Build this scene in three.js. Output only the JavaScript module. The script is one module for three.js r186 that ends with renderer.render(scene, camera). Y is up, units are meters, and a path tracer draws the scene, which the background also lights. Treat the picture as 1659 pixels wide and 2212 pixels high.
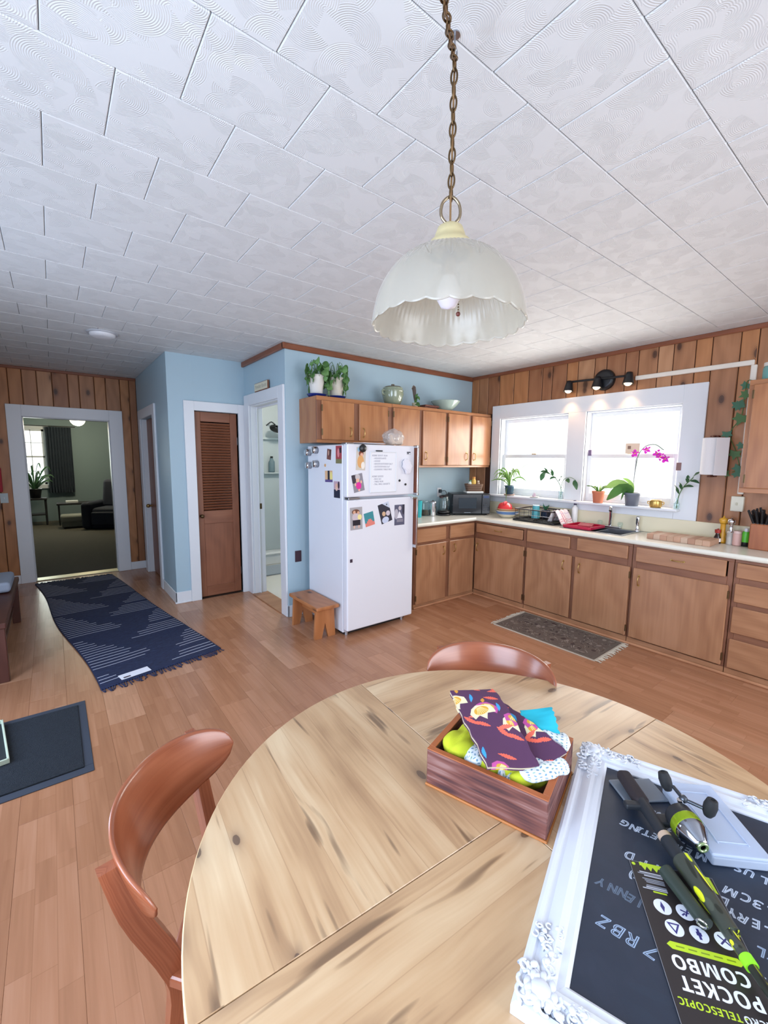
import * as THREE from 'three';
import { mergeGeometries, toCreasedNormals } from 'three/addons/utils/BufferGeometryUtils.js';
import { RoundedBoxGeometry } from 'three/addons/geometries/RoundedBoxGeometry.js';
import { RectAreaLightUniformsLib } from 'three/addons/lights/RectAreaLightUniformsLib.js';

// ---------------------------------------------------------------- camera, sky, daylight, exposure
const scene = new THREE.Scene();
const renderer = new THREE.WebGLRenderer({ antialias: true });
renderer.toneMapping = THREE.LinearToneMapping;
renderer.toneMappingExposure = 0.88;
renderer.shadowMap.enabled = true;
const camera = new THREE.PerspectiveCamera(100.34, 1659 / 2212, 0.05, 100);
camera.position.set(0, 1.6, 0);
camera.rotation.set(-0.120231, -0.658919, 0.009476, 'YXZ');
scene.add(camera);
RectAreaLightUniformsLib.init();
scene.background = new THREE.Color(0.92, 0.97, 1.0);          // bright overcast sky
scene.backgroundIntensity = 2.0;
function daylight(w, h, x, y, z, tx, ty, tz, color, power) {    // the sky's light as it comes in through one opening
  const l = new THREE.RectAreaLight(color, power, w, h);
  l.position.set(x, y, z); l.lookAt(tx, ty, tz); l.castShadow = true; scene.add(l);
  return l;
}
daylight(0.84, 0.88, 4.69, 1.67, -2.975, 0, 1.67, -2.975, 0xfffaf2, 13);      // kitchen window by the corner
daylight(0.84, 0.88, 4.69, 1.67, -1.89, 0, 1.67, -1.89, 0xfffaf2, 13);        // kitchen window over the tap
daylight(0.68, 1.7, -1.045, 1.1, -2.9, 4, 1.07, -2.9, 0xc4dcff, 11);          // glazed entrance door
daylight(1.9, 1.3, -1.02, 1.55, -0.35, 4, 1.55, -0.35, 0xcfe3ff, 11);         // wide side window
daylight(2.4, 1.4, 2.1, 1.55, 1.92, 2.1, 1.55, -4, 0xeaf1ff, 8.5);             // dining window behind the table
daylight(1.0, 1.3, -0.65, 1.6, -13.8, -0.65, 1.6, 0, 0xf4fff4, 10);            // living room window

// ---------------------------------------------------------------- small helpers
function rng(seed) { let a = seed >>> 0; return () => { a = (a + 0x6d2b79f5) >>> 0; let t = Math.imul(a ^ (a >>> 15), 1 | a); t = (t + Math.imul(t ^ (t >>> 7), 61 | t)) ^ t; return ((t ^ (t >>> 14)) >>> 0) / 4294967296; }; }
const R = rng(7);
const rr = (a, b, f = R) => a + (b - a) * f();
const lerp = (a, b, t) => a + (b - a) * t, clamp = (x, a = 0, b = 1) => Math.min(b, Math.max(a, x));
const V = (x, y, z) => new THREE.Vector3(x, y, z);
const used = {};
function numbered(n) { used[n] = (used[n] ?? -1) + 1; return used[n] ? n + '_' + String(used[n]).padStart(3, '0') : n; }
function shadow(o) { o.castShadow = o.receiveShadow = true; return o; }
function thing(name, label, category, pos = [0, 0, 0], rotY = 0, group) {
  const o = new THREE.Group(); o.name = numbered(name); o.position.set(...pos); o.rotation.y = rotY;
  o.userData = { label, category }; if (group) o.userData.group = group; scene.add(o); return o;
}
function single(name, label, category, geo, mat, pos = [0, 0, 0], rotY = 0, group) {
  const o = shadow(new THREE.Mesh(geo, mat)); o.name = numbered(name); o.position.set(...pos); o.rotation.y = rotY;
  o.userData = { label, category }; if (group) o.userData.group = group; scene.add(o); return o;
}
function struct(name, geo, mat, label) {
  const o = shadow(new THREE.Mesh(geo, mat)); o.name = numbered(name); o.userData = { kind: 'structure' }; if (label) o.userData.label = label; scene.add(o); return o;
}
function structGroup(name, label) { const o = new THREE.Group(); o.name = numbered(name); o.userData = { kind: 'structure' }; if (label) o.userData.label = label; scene.add(o); return o; }
function part(parent, name, geo, mat, pos, rot, label) {        // geometry in the parent's own axes
  const o = shadow(new THREE.Mesh(geo, mat)); o.name = name; if (pos) o.position.set(...pos); if (rot) o.rotation.set(...rot);
  if (label) o.userData.label = label; parent.add(o); return o;
}
function wpart(parent, name, geo, mat, label) {                  // geometry given in metres of the room
  parent.updateWorldMatrix(true, false);
  return part(parent, name, geo.clone().applyMatrix4(parent.matrixWorld.clone().invert()), mat, null, null, label);
}
function dup(root, pos, rotY, label) {
  const r = root.clone(); r.name = numbered(root.name.replace(/_\d{3}$/, '')); r.userData = { ...root.userData, label }; r.position.set(...pos); r.rotation.y = rotY; scene.add(r); return r;
}
// ---- geometry
function clean(g) { const n = g.index ? g.toNonIndexed() : g; for (const k of Object.keys(n.attributes)) if (!['position', 'normal', 'uv'].includes(k)) n.deleteAttribute(k); if (!n.attributes.uv) n.setAttribute('uv', new THREE.BufferAttribute(new Float32Array(n.attributes.position.count * 2), 2)); n.morphAttributes = {}; return n; }
const merge = (...l) => mergeGeometries(l.flat().map(clean));
const at = (g, x = 0, y = 0, z = 0, rx = 0, ry = 0, rz = 0) => { if (rx || ry || rz) g.applyMatrix4(new THREE.Matrix4().makeRotationFromEuler(new THREE.Euler(rx, ry, rz))); return g.translate(x, y, z); };
function metreUV(g, grain = 'y', ou = 0, ov = 0) {               // uv in metres, v along the grain
  const p = g.attributes.position, n = g.attributes.normal, uv = new Float32Array(p.count * 2);
  for (let i = 0; i < p.count; i++) {
    const c = [p.getX(i), p.getY(i), p.getZ(i)], a = [Math.abs(n.getX(i)), Math.abs(n.getY(i)), Math.abs(n.getZ(i))];
    const m = a.indexOf(Math.max(...a)), gi = 'xyz'.indexOf(grain); let v = gi, u;
    if (m === gi) { u = (gi + 1) % 3; v = (gi + 2) % 3; } else u = 3 - gi - m;
    uv[2 * i] = c[u] + ou; uv[2 * i + 1] = c[v] + ov;
  }
  g.setAttribute('uv', new THREE.BufferAttribute(uv, 2)); return g;
}
function chamfer(w, h, d, c = 0.003) {                            // a box with chamfered edges, 44 triangles
  const pos = [], X = w / 2, Y = h / 2, Z = d / 2; c = Math.min(c, X * 0.9, Y * 0.9, Z * 0.9);
  const tri = (a, b, e) => { const ab = V(...b).sub(V(...a)), ae = V(...e).sub(V(...a)), n = ab.cross(ae), m = V(a[0] + b[0] + e[0], a[1] + b[1] + e[1], a[2] + b[2] + e[2]); if (n.dot(m) < 0) pos.push(...a, ...e, ...b); else pos.push(...a, ...b, ...e); };
  const quad = (a, b, e, f) => { tri(a, b, e); tri(a, e, f); };
  const H = [X, Y, Z], P = (s, ax) => s.map((q, i) => q * (H[i] - (i === ax ? 0 : c)));
  for (let ax = 0; ax < 3; ax++) for (const s of [-1, 1]) {
    const b = (ax + 1) % 3, e = (ax + 2) % 3, mk = (p, q) => { const v = [0, 0, 0]; v[ax] = s; v[b] = p; v[e] = q; return P(v, ax); };
    quad(mk(-1, -1), mk(1, -1), mk(1, 1), mk(-1, 1));
  }
  for (let ax = 0; ax < 3; ax++) for (const p of [-1, 1]) for (const q of [-1, 1]) {
    const b = (ax + 1) % 3, e = (ax + 2) % 3, mk = (s, k) => { const v = [0, 0, 0]; v[ax] = s; v[b] = p; v[e] = q; return P(v, k); };
    quad(mk(-1, b), mk(1, b), mk(1, e), mk(-1, e));
  }
  for (const p of [-1, 1]) for (const q of [-1, 1]) for (const s of [-1, 1]) tri(P([p, q, s], 0), P([p, q, s], 1), P([p, q, s], 2));
  const g = new THREE.BufferGeometry(); g.setAttribute('position', new THREE.Float32BufferAttribute(pos, 3)); g.computeVertexNormals(); return metreUV(g);
}
function bb(x0, x1, y0, y1, z0, z1, c = 0.003, grain = 'y', ou = 0, ov = 0) {      // box from its limits
  const g = chamfer(Math.abs(x1 - x0), Math.abs(y1 - y0), Math.abs(z1 - z0), c).translate((x0 + x1) / 2, (y0 + y1) / 2, (z0 + z1) / 2);
  return metreUV(g, grain, ou, ov);
}
const cyl = (r0, r1, h, s = 20) => new THREE.CylinderGeometry(r0, r1, h, s);
const lathe = (pts, s = 32) => new THREE.LatheGeometry(pts.map(([r, y]) => new THREE.Vector2(Math.max(r, 0.0001), y)), s);
const rbox = (w, h, d, r = 0.01, s = 2) => new RoundedBoxGeometry(w, h, d, s, r);
const sph = (r, s = 16) => new THREE.SphereGeometry(r, s, Math.max(6, s >> 1));
function tube(pts, r, seg = 24, rad = 8, closed = false) { return new THREE.TubeGeometry(new THREE.CatmullRomCurve3(pts.map((p) => (p.isVector3 ? p : V(...p))), closed), seg, r, rad, closed); }
function rod(a, b, r, s = 8) { const A = V(...a), B = V(...b), g = cyl(r, r, A.distanceTo(B), s), q = new THREE.Quaternion().setFromUnitVectors(V(0, 1, 0), B.clone().sub(A).normalize()); g.applyQuaternion(q); const m = A.add(B).multiplyScalar(0.5); return g.translate(m.x, m.y, m.z); }
function sweep(rings, caps = true) {                               // rings: arrays of points of one length, joined into a closed skin
  const n = rings[0].length, pos = [], uv = [], idx = [];
  rings.forEach((r, i) => r.forEach((p, j) => { pos.push(p.x, p.y, p.z); uv.push(j / n, i / (rings.length - 1)); }));
  for (let i = 0; i < rings.length - 1; i++) for (let j = 0; j < n; j++) { const a = i * n + j, b = i * n + (j + 1) % n, c = a + n, d = b + n; idx.push(a, b, c, b, d, c); }
  if (caps) for (const [i, f] of [[0, 0], [rings.length - 1, 1]]) {
    const m = rings[i].reduce((s, p) => s.add(p), V(0, 0, 0)).multiplyScalar(1 / n), k = pos.length / 3; pos.push(m.x, m.y, m.z); uv.push(0.5, f);
    for (let j = 0; j < n; j++) { const a = i * n + j, b = i * n + (j + 1) % n; f ? idx.push(k, a, b) : idx.push(k, b, a); }
  }
  const g = new THREE.BufferGeometry(); g.setAttribute('position', new THREE.Float32BufferAttribute(pos, 3)); g.setAttribute('uv', new THREE.Float32BufferAttribute(uv, 2)); g.setIndex(idx); g.computeVertexNormals(); return g;
}
function warp(g, f) { const p = g.attributes.position, v = V(0, 0, 0); for (let i = 0; i < p.count; i++) { v.fromBufferAttribute(p, i); f(v); p.setXYZ(i, v.x, v.y, v.z); } p.needsUpdate = true; g.computeVertexNormals(); return g; }

// ---------------------------------------------------------------- procedural textures
const HB = new Uint8Array(65536); { const f = rng(99); for (let i = 0; i < 65536; i++) HB[i] = f() * 256; }
const hash = (x, y) => HB[((x * 73 + y * 7919) ^ (x * y * 31)) & 65535] / 255;
function vn(x, y, px, py) { const x0 = Math.floor(x), y0 = Math.floor(y), w = (a, n) => ((a % n) + n) % n; let u = x - x0, v = y - y0; u = u * u * (3 - 2 * u); v = v * v * (3 - 2 * v); const a = w(x0, px), b = w(x0 + 1, px), c = w(y0, py), d = w(y0 + 1, py); return lerp(lerp(hash(a, c), hash(b, c), u), lerp(hash(a, d), hash(b, d), u), v); }
function fbm(u, v, fx, fy, oct = 3) { let s = 0, a = 0.5, t = 0; for (let o = 0; o < oct; o++) { s += a * vn(u * fx + o * 17, v * fy + o * 5, fx, fy); t += a; a *= 0.5; fx *= 2; fy *= 2; } return s / t; }
function tex(w, h, fn, srgb = true) {                              // fn(u, v) -> [r, g, b] in 0..255
  const d = new Uint8Array(w * h * 4); let k = 0;
  for (let j = 0; j < h; j++) for (let i = 0; i < w; i++) { const c = fn(i / w, j / h); d[k++] = clamp(c[0], 0, 255); d[k++] = clamp(c[1], 0, 255); d[k++] = clamp(c[2], 0, 255); d[k++] = 255; }
  const t = new THREE.DataTexture(d, w, h); t.magFilter = THREE.LinearFilter; t.minFilter = THREE.LinearFilter; t.wrapS = t.wrapT = THREE.RepeatWrapping; if (srgb) t.colorSpace = THREE.SRGBColorSpace; t.needsUpdate = true; return t;
}
function canvasTex(w, h, draw) { const c = document.createElement('canvas'); c.width = w; c.height = h; const x = c.getContext('2d'); draw(x, w, h); const t = new THREE.CanvasTexture(c); t.colorSpace = THREE.SRGBColorSpace; t.magFilter = THREE.LinearFilter; return t; }
const mix3 = (a, b, t) => [lerp(a[0], b[0], t), lerp(a[1], b[1], t), lerp(a[2], b[2], t)];
const hex = (h) => [(h >> 16) & 255, (h >> 8) & 255, h & 255];
function woodTex(w, h, { dark, mid, light, rings = 14, along = 3, knots = [], fine = 0.25, streak = 0 }) {
  const D = hex(dark), Mi = hex(mid), L = hex(light);
  return tex(w, h, (u, v) => {
    let wu = u + 0.05 * (fbm(u, v, 3, along, 3) - 0.5), k = 0;
    for (const [ku, kv, kr] of knots) { let du = u - ku, dv = v - kv; du -= Math.round(du); dv -= Math.round(dv); const d = Math.hypot(du * w / h * 1.0, dv * 0.55) / kr; if (d < 4) { wu += 0.02 * Math.exp(-d * d * 0.4) * Math.sign(du || 1); k = Math.max(k, d < 1 ? 0.9 - 0.2 * d : 0.7 * Math.exp(-(d - 1) * 1.6) * (0.75 + 0.25 * Math.sin(d * 14))); } }
    const r = 0.5 + 0.5 * Math.sin((wu * rings + fbm(u, v, 2, along, 2) * 3) * 6.283), f = fbm(u, v, 60, along * 2, 2), b = fbm(u, v, 6, 2, 2);
    let t = 0.45 * r * 0.6 + 0.55 * b + fine * (f - 0.5);
    let c = t < 0.5 ? mix3(D, Mi, clamp(t * 2)) : mix3(Mi, L, clamp(t * 2 - 1));
    if (streak) { const s = fbm(u, v, 26, along, 3); if (s > 0.66) c = mix3(c, D, clamp((s - 0.66) * 6) * streak); }
    return mix3(c, [D[0] * 0.42, D[1] * 0.36, D[2] * 0.33], k);
  });
}
function rep(t, x, y) { const c = t.clone(); c.repeat.set(x, y); c.needsUpdate = true; return c; }
const std = (o) => new THREE.MeshStandardMaterial({ roughness: 0.6, ...o });
const phys = (o) => new THREE.MeshPhysicalMaterial({ roughness: 0.5, ...o });
// ---------------------------------------------------------------- materials
const kn = (n, s, r0, r1) => { const f = rng(s), a = []; for (let i = 0; i < n; i++) a.push([f(), f(), lerp(r0, r1, f())]); return a; };
const pineT = woodTex(1024, 1024, { dark: 0xa0724e, mid: 0xb78660, light: 0xc89972, rings: 9, along: 2, knots: kn(9, 4, 0.012, 0.022), fine: 0.3 });
const cabT = woodTex(512, 1024, { dark: 0x97694b, mid: 0xab7c5a, light: 0xb98b69, rings: 5, along: 2, fine: 0.5 });
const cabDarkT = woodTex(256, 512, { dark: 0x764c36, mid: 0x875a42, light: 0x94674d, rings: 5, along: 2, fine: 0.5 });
const cherryT = woodTex(512, 512, { dark: 0x84452b, mid: 0x99573a, light: 0xa96647, rings: 5, along: 1, fine: 0.35 });
const oakT = (() => {                                               // rustic light oak: planks of uneven tone, wavy grain, cracks and small knots
  const D = hex(0x9a7450), Mi = hex(0xc29d74), L = hex(0xd9bd97), N = 9, f = rng(88), w = [0]; for (let i = 0; i < N; i++) w.push(w[i] + 0.6 + f()); const tot = w[N], tone = w.map(() => f());
  const kn2 = []; for (let i = 0; i < 8; i++) kn2.push([f(), f(), 0.006 + 0.008 * f()]);
  return tex(1024, 1024, (u, v) => {
    const uu = u * tot; let k = 0; while (k < N - 1 && w[k + 1] < uu) k++;
    let wu = u + 0.035 * (fbm(u + k * 0.37, v, 4, 3, 3) - 0.5), kd = 0; for (const [a, b, r] of kn2) { let du = u - a, dv = v - b; du -= Math.round(du); dv -= Math.round(dv); const d = Math.hypot(du, dv * 0.5) / r; if (d < 6) { wu += 0.014 * Math.exp(-d * d * 0.12) * Math.sign(du || 1); kd = Math.max(kd, d < 1 ? 0.75 : 0.3 * Math.exp(-(d - 1))); } }
    const broad = fbm(wu, v, 14, 2, 3), fine = fbm(wu, v, 110, 5, 3), patch = fbm(u + k * 0.21, v + k * 0.43, 5, 4, 3);
    let t = 0.5 + 0.28 * (tone[k] - 0.5) + 1.0 * (broad - 0.5) + 0.35 * (fine - 0.5) + 0.5 * (patch - 0.5); let c = t < 0.5 ? mix3(D, Mi, clamp(t * 2)) : mix3(Mi, L, clamp(t * 2 - 1));
    const cr = fbm(wu + 0.3, v, 34, 3, 3); if (cr > 0.71) c = mix3(c, [96, 70, 46], clamp((cr - 0.71) * 9) * 0.7);
    const e = Math.min(uu - w[k], w[k + 1] - uu); if (e < 0.012) c = mix3(c, D, 0.35);
    return mix3(c, [74, 52, 38], kd);
  });
})();
const oldT = woodTex(512, 256, { dark: 0x46282a, mid: 0x6e4038, light: 0x8e6a64, rings: 2, along: 2, fine: 1.3, streak: 1.0 });
const mapleT = woodTex(256, 512, { dark: 0xb0917a, mid: 0xc8aa92, light: 0xdac0aa, rings: 4, along: 2, fine: 0.3 });
const laminateT = (() => {                                          // four boards of three printed strips each
  const f = rng(21), tone = [], off = []; for (let s = 0; s < 12; s++) { tone.push([f(), f(), f(), f()]); off.push([f() * 0.4, f() * 0.3 + 0.3, f() * 0.25 + 0.62]); }
  const A = hex(0xa87a5c), B = hex(0xbd8c6c), C = hex(0xcd9f82);
  return tex(1024, 1024, (u, v) => {
    const s = Math.min(11, Math.floor(u * 12)), o = off[s], q = (v > o[0]) + (v > o[1]) + (v > o[2]), t0 = tone[s][q % 4];
    const g = fbm(u, v, 96, 6, 3), b = fbm(u + q * 0.31, v, 24, 3, 2), t = 0.25 + 0.4 * t0 + 0.35 * (g - 0.5) + 0.45 * (b - 0.5);
    let c = t < 0.5 ? mix3(A, B, clamp(t * 2)) : mix3(B, C, clamp(t * 2 - 1));
    const e = Math.abs(u * 12 - Math.round(u * 12)); if (e < 0.018) c = mix3(c, A, 0.6);
    for (const k of o) if (Math.abs(v - k) < 0.0012) c = mix3(c, A, 0.6);
    return c;
  });
})();
// ceiling tiles: overlapping fans of combed plaster
const fans = (() => { const f = rng(5), a = []; for (let i = 0; i < 420; i++) a.push([f(), f(), lerp(0.035, 0.062, f()), f() * 6.283, f()]); return a; })();
const [swirlTone, swirlNormal] = (() => {
  const n = 1024, tone = new Float32Array(n * n).fill(0.5), hgt = new Float32Array(n * n).fill(0.5);
  for (const [cx, cy, r, a, t] of fans) { const ri = Math.ceil(r * n), X = Math.floor(cx * n), Y = Math.floor(cy * n);
    for (let j = -ri; j <= ri; j++) for (let i = -ri; i <= ri; i++) { const d = Math.hypot(i, j) / n; if (d > r) continue; let q = Math.atan2(j, i) - a; q = Math.atan2(Math.sin(q), Math.cos(q)); if (Math.abs(q) > 1.5) continue; const k = ((Y + j + n) % n) * n + ((X + i + n) % n); tone[k] = t; hgt[k] = 0.5 + 0.5 * Math.sin(d * n * 6.283 / 4.2); } }
  let m = 0, k = 0; const A = tex(n, n, () => { const t = tone[m++]; return [219 + 10 * t, 219 + 10 * t, 217 + 10 * t]; });
  const H = (i, j) => hgt[((j + n) % n) * n + ((i + n) % n)], B = tex(n, n, () => { const i = k % n, j = (k++ - i) / n, dx = (H(i + 1, j) - H(i - 1, j)) * 0.42, dy = (H(i, j + 1) - H(i, j - 1)) * 0.42, l = 127.5 / Math.hypot(dx, dy, 1); return [127.5 - dx * l, 127.5 - dy * l, 127.5 + l]; }, false); return [A, B];
})();
const noiseBump = tex(512, 512, (u, v) => { const n = 255 * fbm(u, v, 90, 90, 3); return [n, n, n]; }, false);
const weaveBump = tex(256, 256, (u, v) => { const n = 127 + 60 * Math.sin(u * 256) * Math.sin(v * 256) + 60 * fbm(u, v, 64, 64, 2); return [n, n, n]; }, false);
const tileM = std({ map: rep(swirlTone, 0.74, 0.74), normalMap: rep(swirlNormal, 0.74, 0.74), color: 0xf1f4f7, roughness: 0.62 });
const seamM = std({ color: 0x8e8c88, roughness: 0.9 });
const blueM = std({ color: 0xa9c2ce, roughness: 0.5 });
const whiteM = std({ color: 0xe0e3e7, roughness: 0.35 });
const plasterM = std({ color: 0xd8d8d4, roughness: 0.8 });
const pineMs = [0xffffff, 0xe8dcd2, 0xf4e2c8, 0xd6c4b8].map((c) => std({ map: pineT, color: c, roughness: 0.42 }));
const pineBackM = std({ color: 0x4a2c1b, roughness: 0.8 });
const cabM = std({ map: cabT, roughness: 0.3 }), cabLightM = std({ map: cabT, color: 0xfff0dc, roughness: 0.26 });
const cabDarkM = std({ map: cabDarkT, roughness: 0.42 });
const crownM = std({ map: cabDarkT, color: 0xffe6d8, roughness: 0.4 });
const floorMs = [0xffffff, 0xf4ece6, 0xe9dfd6].map((c) => std({ map: rep(laminateT, 1 / 0.78, 1 / 1.2), color: c, roughness: 0.27 }));
const cherryM = phys({ map: rep(cherryT, 2, 2), roughness: 0.3, clearcoat: 0.5, clearcoatRoughness: 0.18 });
const oakM = phys({ map: rep(oakT, 1.25, 1.25), roughness: 0.4, ior: 1.7, clearcoat: 0.8, clearcoatRoughness: 0.34 });
const oakEdgeM = std({ color: 0xe2c79a, roughness: 0.45 });
const brassM = std({ color: 0xb89a62, metalness: 1, roughness: 0.35 });
const bronzeM = std({ color: 0x6b563c, metalness: 0.9, roughness: 0.4 });
const chromeM = std({ color: 0xd8dade, metalness: 1, roughness: 0.12 });
const steelM = std({ color: 0xa9abb0, metalness: 1, roughness: 0.3 });
const blackM = std({ color: 0x17181c, roughness: 0.35 }), blackMatteM = std({ color: 0x1b1c1f, roughness: 0.75 });
const fridgeM = phys({ color: 0xe6e8ef, roughness: 0.32, clearcoat: 0.3, clearcoatRoughness: 0.2 });
const counterM = std({ map: tex(256, 256, (u, v) => { const n = fbm(u, v, 80, 80, 2) * 10; return [222 + n, 219 + n, 206 + n]; }), roughness: 0.28 });
const splashM = std({ color: 0xe4dabb, roughness: 0.4 });
const glassM = phys({ color: 0xffffff, transmission: 1, roughness: 0, thickness: 0, ior: 1.45 });
const clearM = phys({ color: 0xf4fafa, transmission: 1, roughness: 0.03, thickness: 0, ior: 1.45 });
const leafM = (c) => phys({ color: c, roughness: 0.55, transmission: 0.25, thickness: 0, side: THREE.DoubleSide });
const greenM = leafM(0x4f7d3c), paleLeafM = leafM(0x8fae62), deepLeafM = leafM(0x2f5a34), blueLeafM = leafM(0x3f7a58);
const terraM = std({ color: 0xc9795a, roughness: 0.8 });
// ---------------------------------------------------------------- the shell
const CH = 2.70, XW = 4.5, ZF = -3.92, XB = 1.82, ZL = -5.02, XC = 1.0, ZH = -7.0, XL = -1.0, ZS = 1.9;
function wallWith(axis, p0, p1, a0, a1, y0, y1, holes) {              // a wall across x or z with rectangular holes [a0, a1, y0, y1]
  const out = [], B = (s0, s1, u0, u1) => { if (s1 - s0 > 1e-4 && u1 - u0 > 1e-4) out.push(axis === 'x' ? bb(p0, p1, u0, u1, s0, s1, 0.0005) : bb(s0, s1, u0, u1, p0, p1, 0.0005)); };
  let s = a0; for (const [h0, h1, v0, v1] of [...holes].sort((a, b) => a[0] - b[0])) { B(s, h0, y0, y1); B(h0, h1, y0, v0); B(h0, h1, v1, y1); s = h1; } B(s, a1, y0, y1);
  return merge(out);
}
const WL = [-3.425, -2.526, 1.183, 2.13], WR = [-2.33, -1.455, 1.183, 2.13];
const wallRight = structGroup('wall_right', 'knotty pine panelled wall round the kitchen windows');
part(wallRight, 'backing', wallWith('x', XW + 0.012, XW + 0.15, -7.12, 2.02, -0.1, 2.8, [WL, WR]), pineBackM);
struct('wall_back', wallWith('z', ZF - 0.1, ZF, XB + 0.14, XW + 0.012, 0, 2.705, []), blueM, 'pale blue wall behind the refrigerator');
struct('wall_bathroom', wallWith('x', XB, XB + 0.14, -6.9, ZF, 0, 2.705, [[-4.85, -4.055, -0.001, 2.2]]), blueM, 'pale blue wall with the bathroom doorway');
struct('wall_closet', wallWith('z', ZL - 0.1, ZL, XC, XB, 0, 2.705, [[1.257, 1.735, -0.001, 2.12]]), blueM, 'pale blue wall round the louvred closet door');
struct('wall_passage', wallWith('x', XC, XC + 0.1, -7.0, ZL - 0.1, 0, 2.705, [[-6.70, -5.81, -0.001, 2.12]]), blueM, 'blue side wall with the narrow brown door');
const wallHall = structGroup('wall_hall', 'knotty pine panelled wall round the living room doorway');
part(wallHall, 'backing', wallWith('z', ZH - 0.12, ZH - 0.012, -2.72, 2.72, -0.1, 2.8, [[-0.26, 0.655, 0, 2.1]]), pineBackM);
struct('wall_left', wallWith('x', XL - 0.12, XL, ZH, 2.02, -0.1, 2.8, [[-3.34, -2.46, 0.08, 2.05], [-1.32, 0.62, 0.88, 2.22]]), plasterM, 'pale wall with the glazed entrance door');
struct('wall_front', wallWith('z', ZS, ZS + 0.12, XL, XW + 0.012, -0.1, 2.8, [[0.88, 3.32, 0.83, 2.27]]), plasterM, 'pale wall behind the dining table');
const pt = rng(31);
function pineBoard(parent, g) { part(parent, 'board', g, pineMs[Math.floor(pt() * 4)]); }
{ // boards of the window wall: random widths with a groove between
  const s = [-3.92, -3.80, -3.648, -3.473, -3.26, -3.057, -2.878, -2.755, -2.584, -2.459, -2.282, -2.16, -1.979, -1.861, -1.694, -1.569, -1.4, -1.281, -1.09, -0.975, -0.80, -0.64, -0.47, -0.33, -0.18, 0.0];
  for (let i = 0; i < s.length - 1; i++) {
    const a = s[i] + 0.003, b = s[i + 1] - 0.003, ou = pt() * 3, ov = pt() * 3, X0 = XW, X1 = XW + 0.012;
    const under = b > -3.56 && a < -1.29;
    pineBoard(wallRight, bb(X0, X1, under ? 2.2 : 0.92, 2.70, a, b, 0.005, 'y', ou, ov));
  }
  part(wallRight, 'board_field', bb(XW, XW + 0.012, 0.92, 2.70, 0.003, 1.9, 0.004, 'y', 0, 0), pineMs[0]);
}
{ const s = [-1.0, -0.84, -0.68, -0.52, -0.361, -0.228, -0.085, 0.066, 0.228, 0.347, 0.512, 0.639, 0.805, 0.914, 1.0];
  for (let i = 0; i < s.length - 1; i++) { const a = s[i] + 0.003, b = s[i + 1] - 0.003, over = b > -0.3 && a < 0.7;
    pineBoard(wallHall, bb(a, b, over ? 2.15 : 0.0, 2.70, ZH - 0.012, ZH, 0.005, 'y', pt() * 3, pt() * 3)); } }
// ceiling: a slab, and fibre tiles in running bond
const seen = (x, y, z) => z < -0.15 && x > -0.65;                  // the part of the room where single tiles and boards can be told apart
const ceiling = structGroup('ceiling', 'white ceiling of combed plaster tiles');
part(ceiling, 'backing', bb(-1.12, 4.65, CH + 0.012, 2.82, -7.12, 2.02, 0.0005), seamM);
{
  const rest = [], pz = 0.3285, px = 0.3408, solid = [[XB, XW, -9, ZF], [XC, XB + 0.01, -9, ZL]];
  const cache = {};
  for (let k = -8; k < 21; k++) {
    let z1 = -0.5635 - pz * k, z0 = z1 - pz; z1 = Math.min(z1, ZS); z0 = Math.max(z0, ZH); if (z1 - z0 < 0.02) continue;
    const off = (k % 2 === 0) ? 0.388 : 0.2177;
    for (let n = -6; n < 14; n++) {
      let x0 = off + px * n, x1 = x0 + px; x0 = Math.max(x0, XL); x1 = Math.min(x1, XW); 
      let zz0 = z0, zz1 = z1, skip = false;
      for (const [a, b, c, d] of solid) if (x1 > a + 1e-3 && x0 < b && zz0 < d - 1e-3) { if (zz1 <= d + 1e-3) { if (x0 < a - 0.02) x1 = a; else skip = true; } else if (x0 < a - 0.02) { x1 = x1; } else zz0 = Math.max(zz0, d); }
      if (skip || x1 - x0 < 0.02 || zz1 - zz0 < 0.02) continue;
      const w = x1 - x0, d = zz1 - zz0, q = ((k * 5 + n * 3) % 6 + 6) % 6, key = w.toFixed(3) + d.toFixed(3) + q;
      const g = cache[key] ??= metreUV(chamfer(w - 0.002, 0.012, d - 0.002, 0.003), 'z', q * 0.23 + 0.05, q * 0.37);
      const cx = (x0 + x1) / 2, cz = (zz0 + zz1) / 2;
      if ([[x0, zz0], [x1, zz0], [x0, zz1], [x1, zz1], [cx, cz]].some(([a, b]) => seen(a, CH, b))) part(ceiling, 'tile', g, tileM, [cx, CH + 0.006, cz]);
      else rest.push(g.clone().translate(cx, CH + 0.006, cz));
    }
  }
  const o = part(ceiling, 'tile_field', merge(rest), tileM); o.userData.kind = 'stuff';
}
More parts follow.
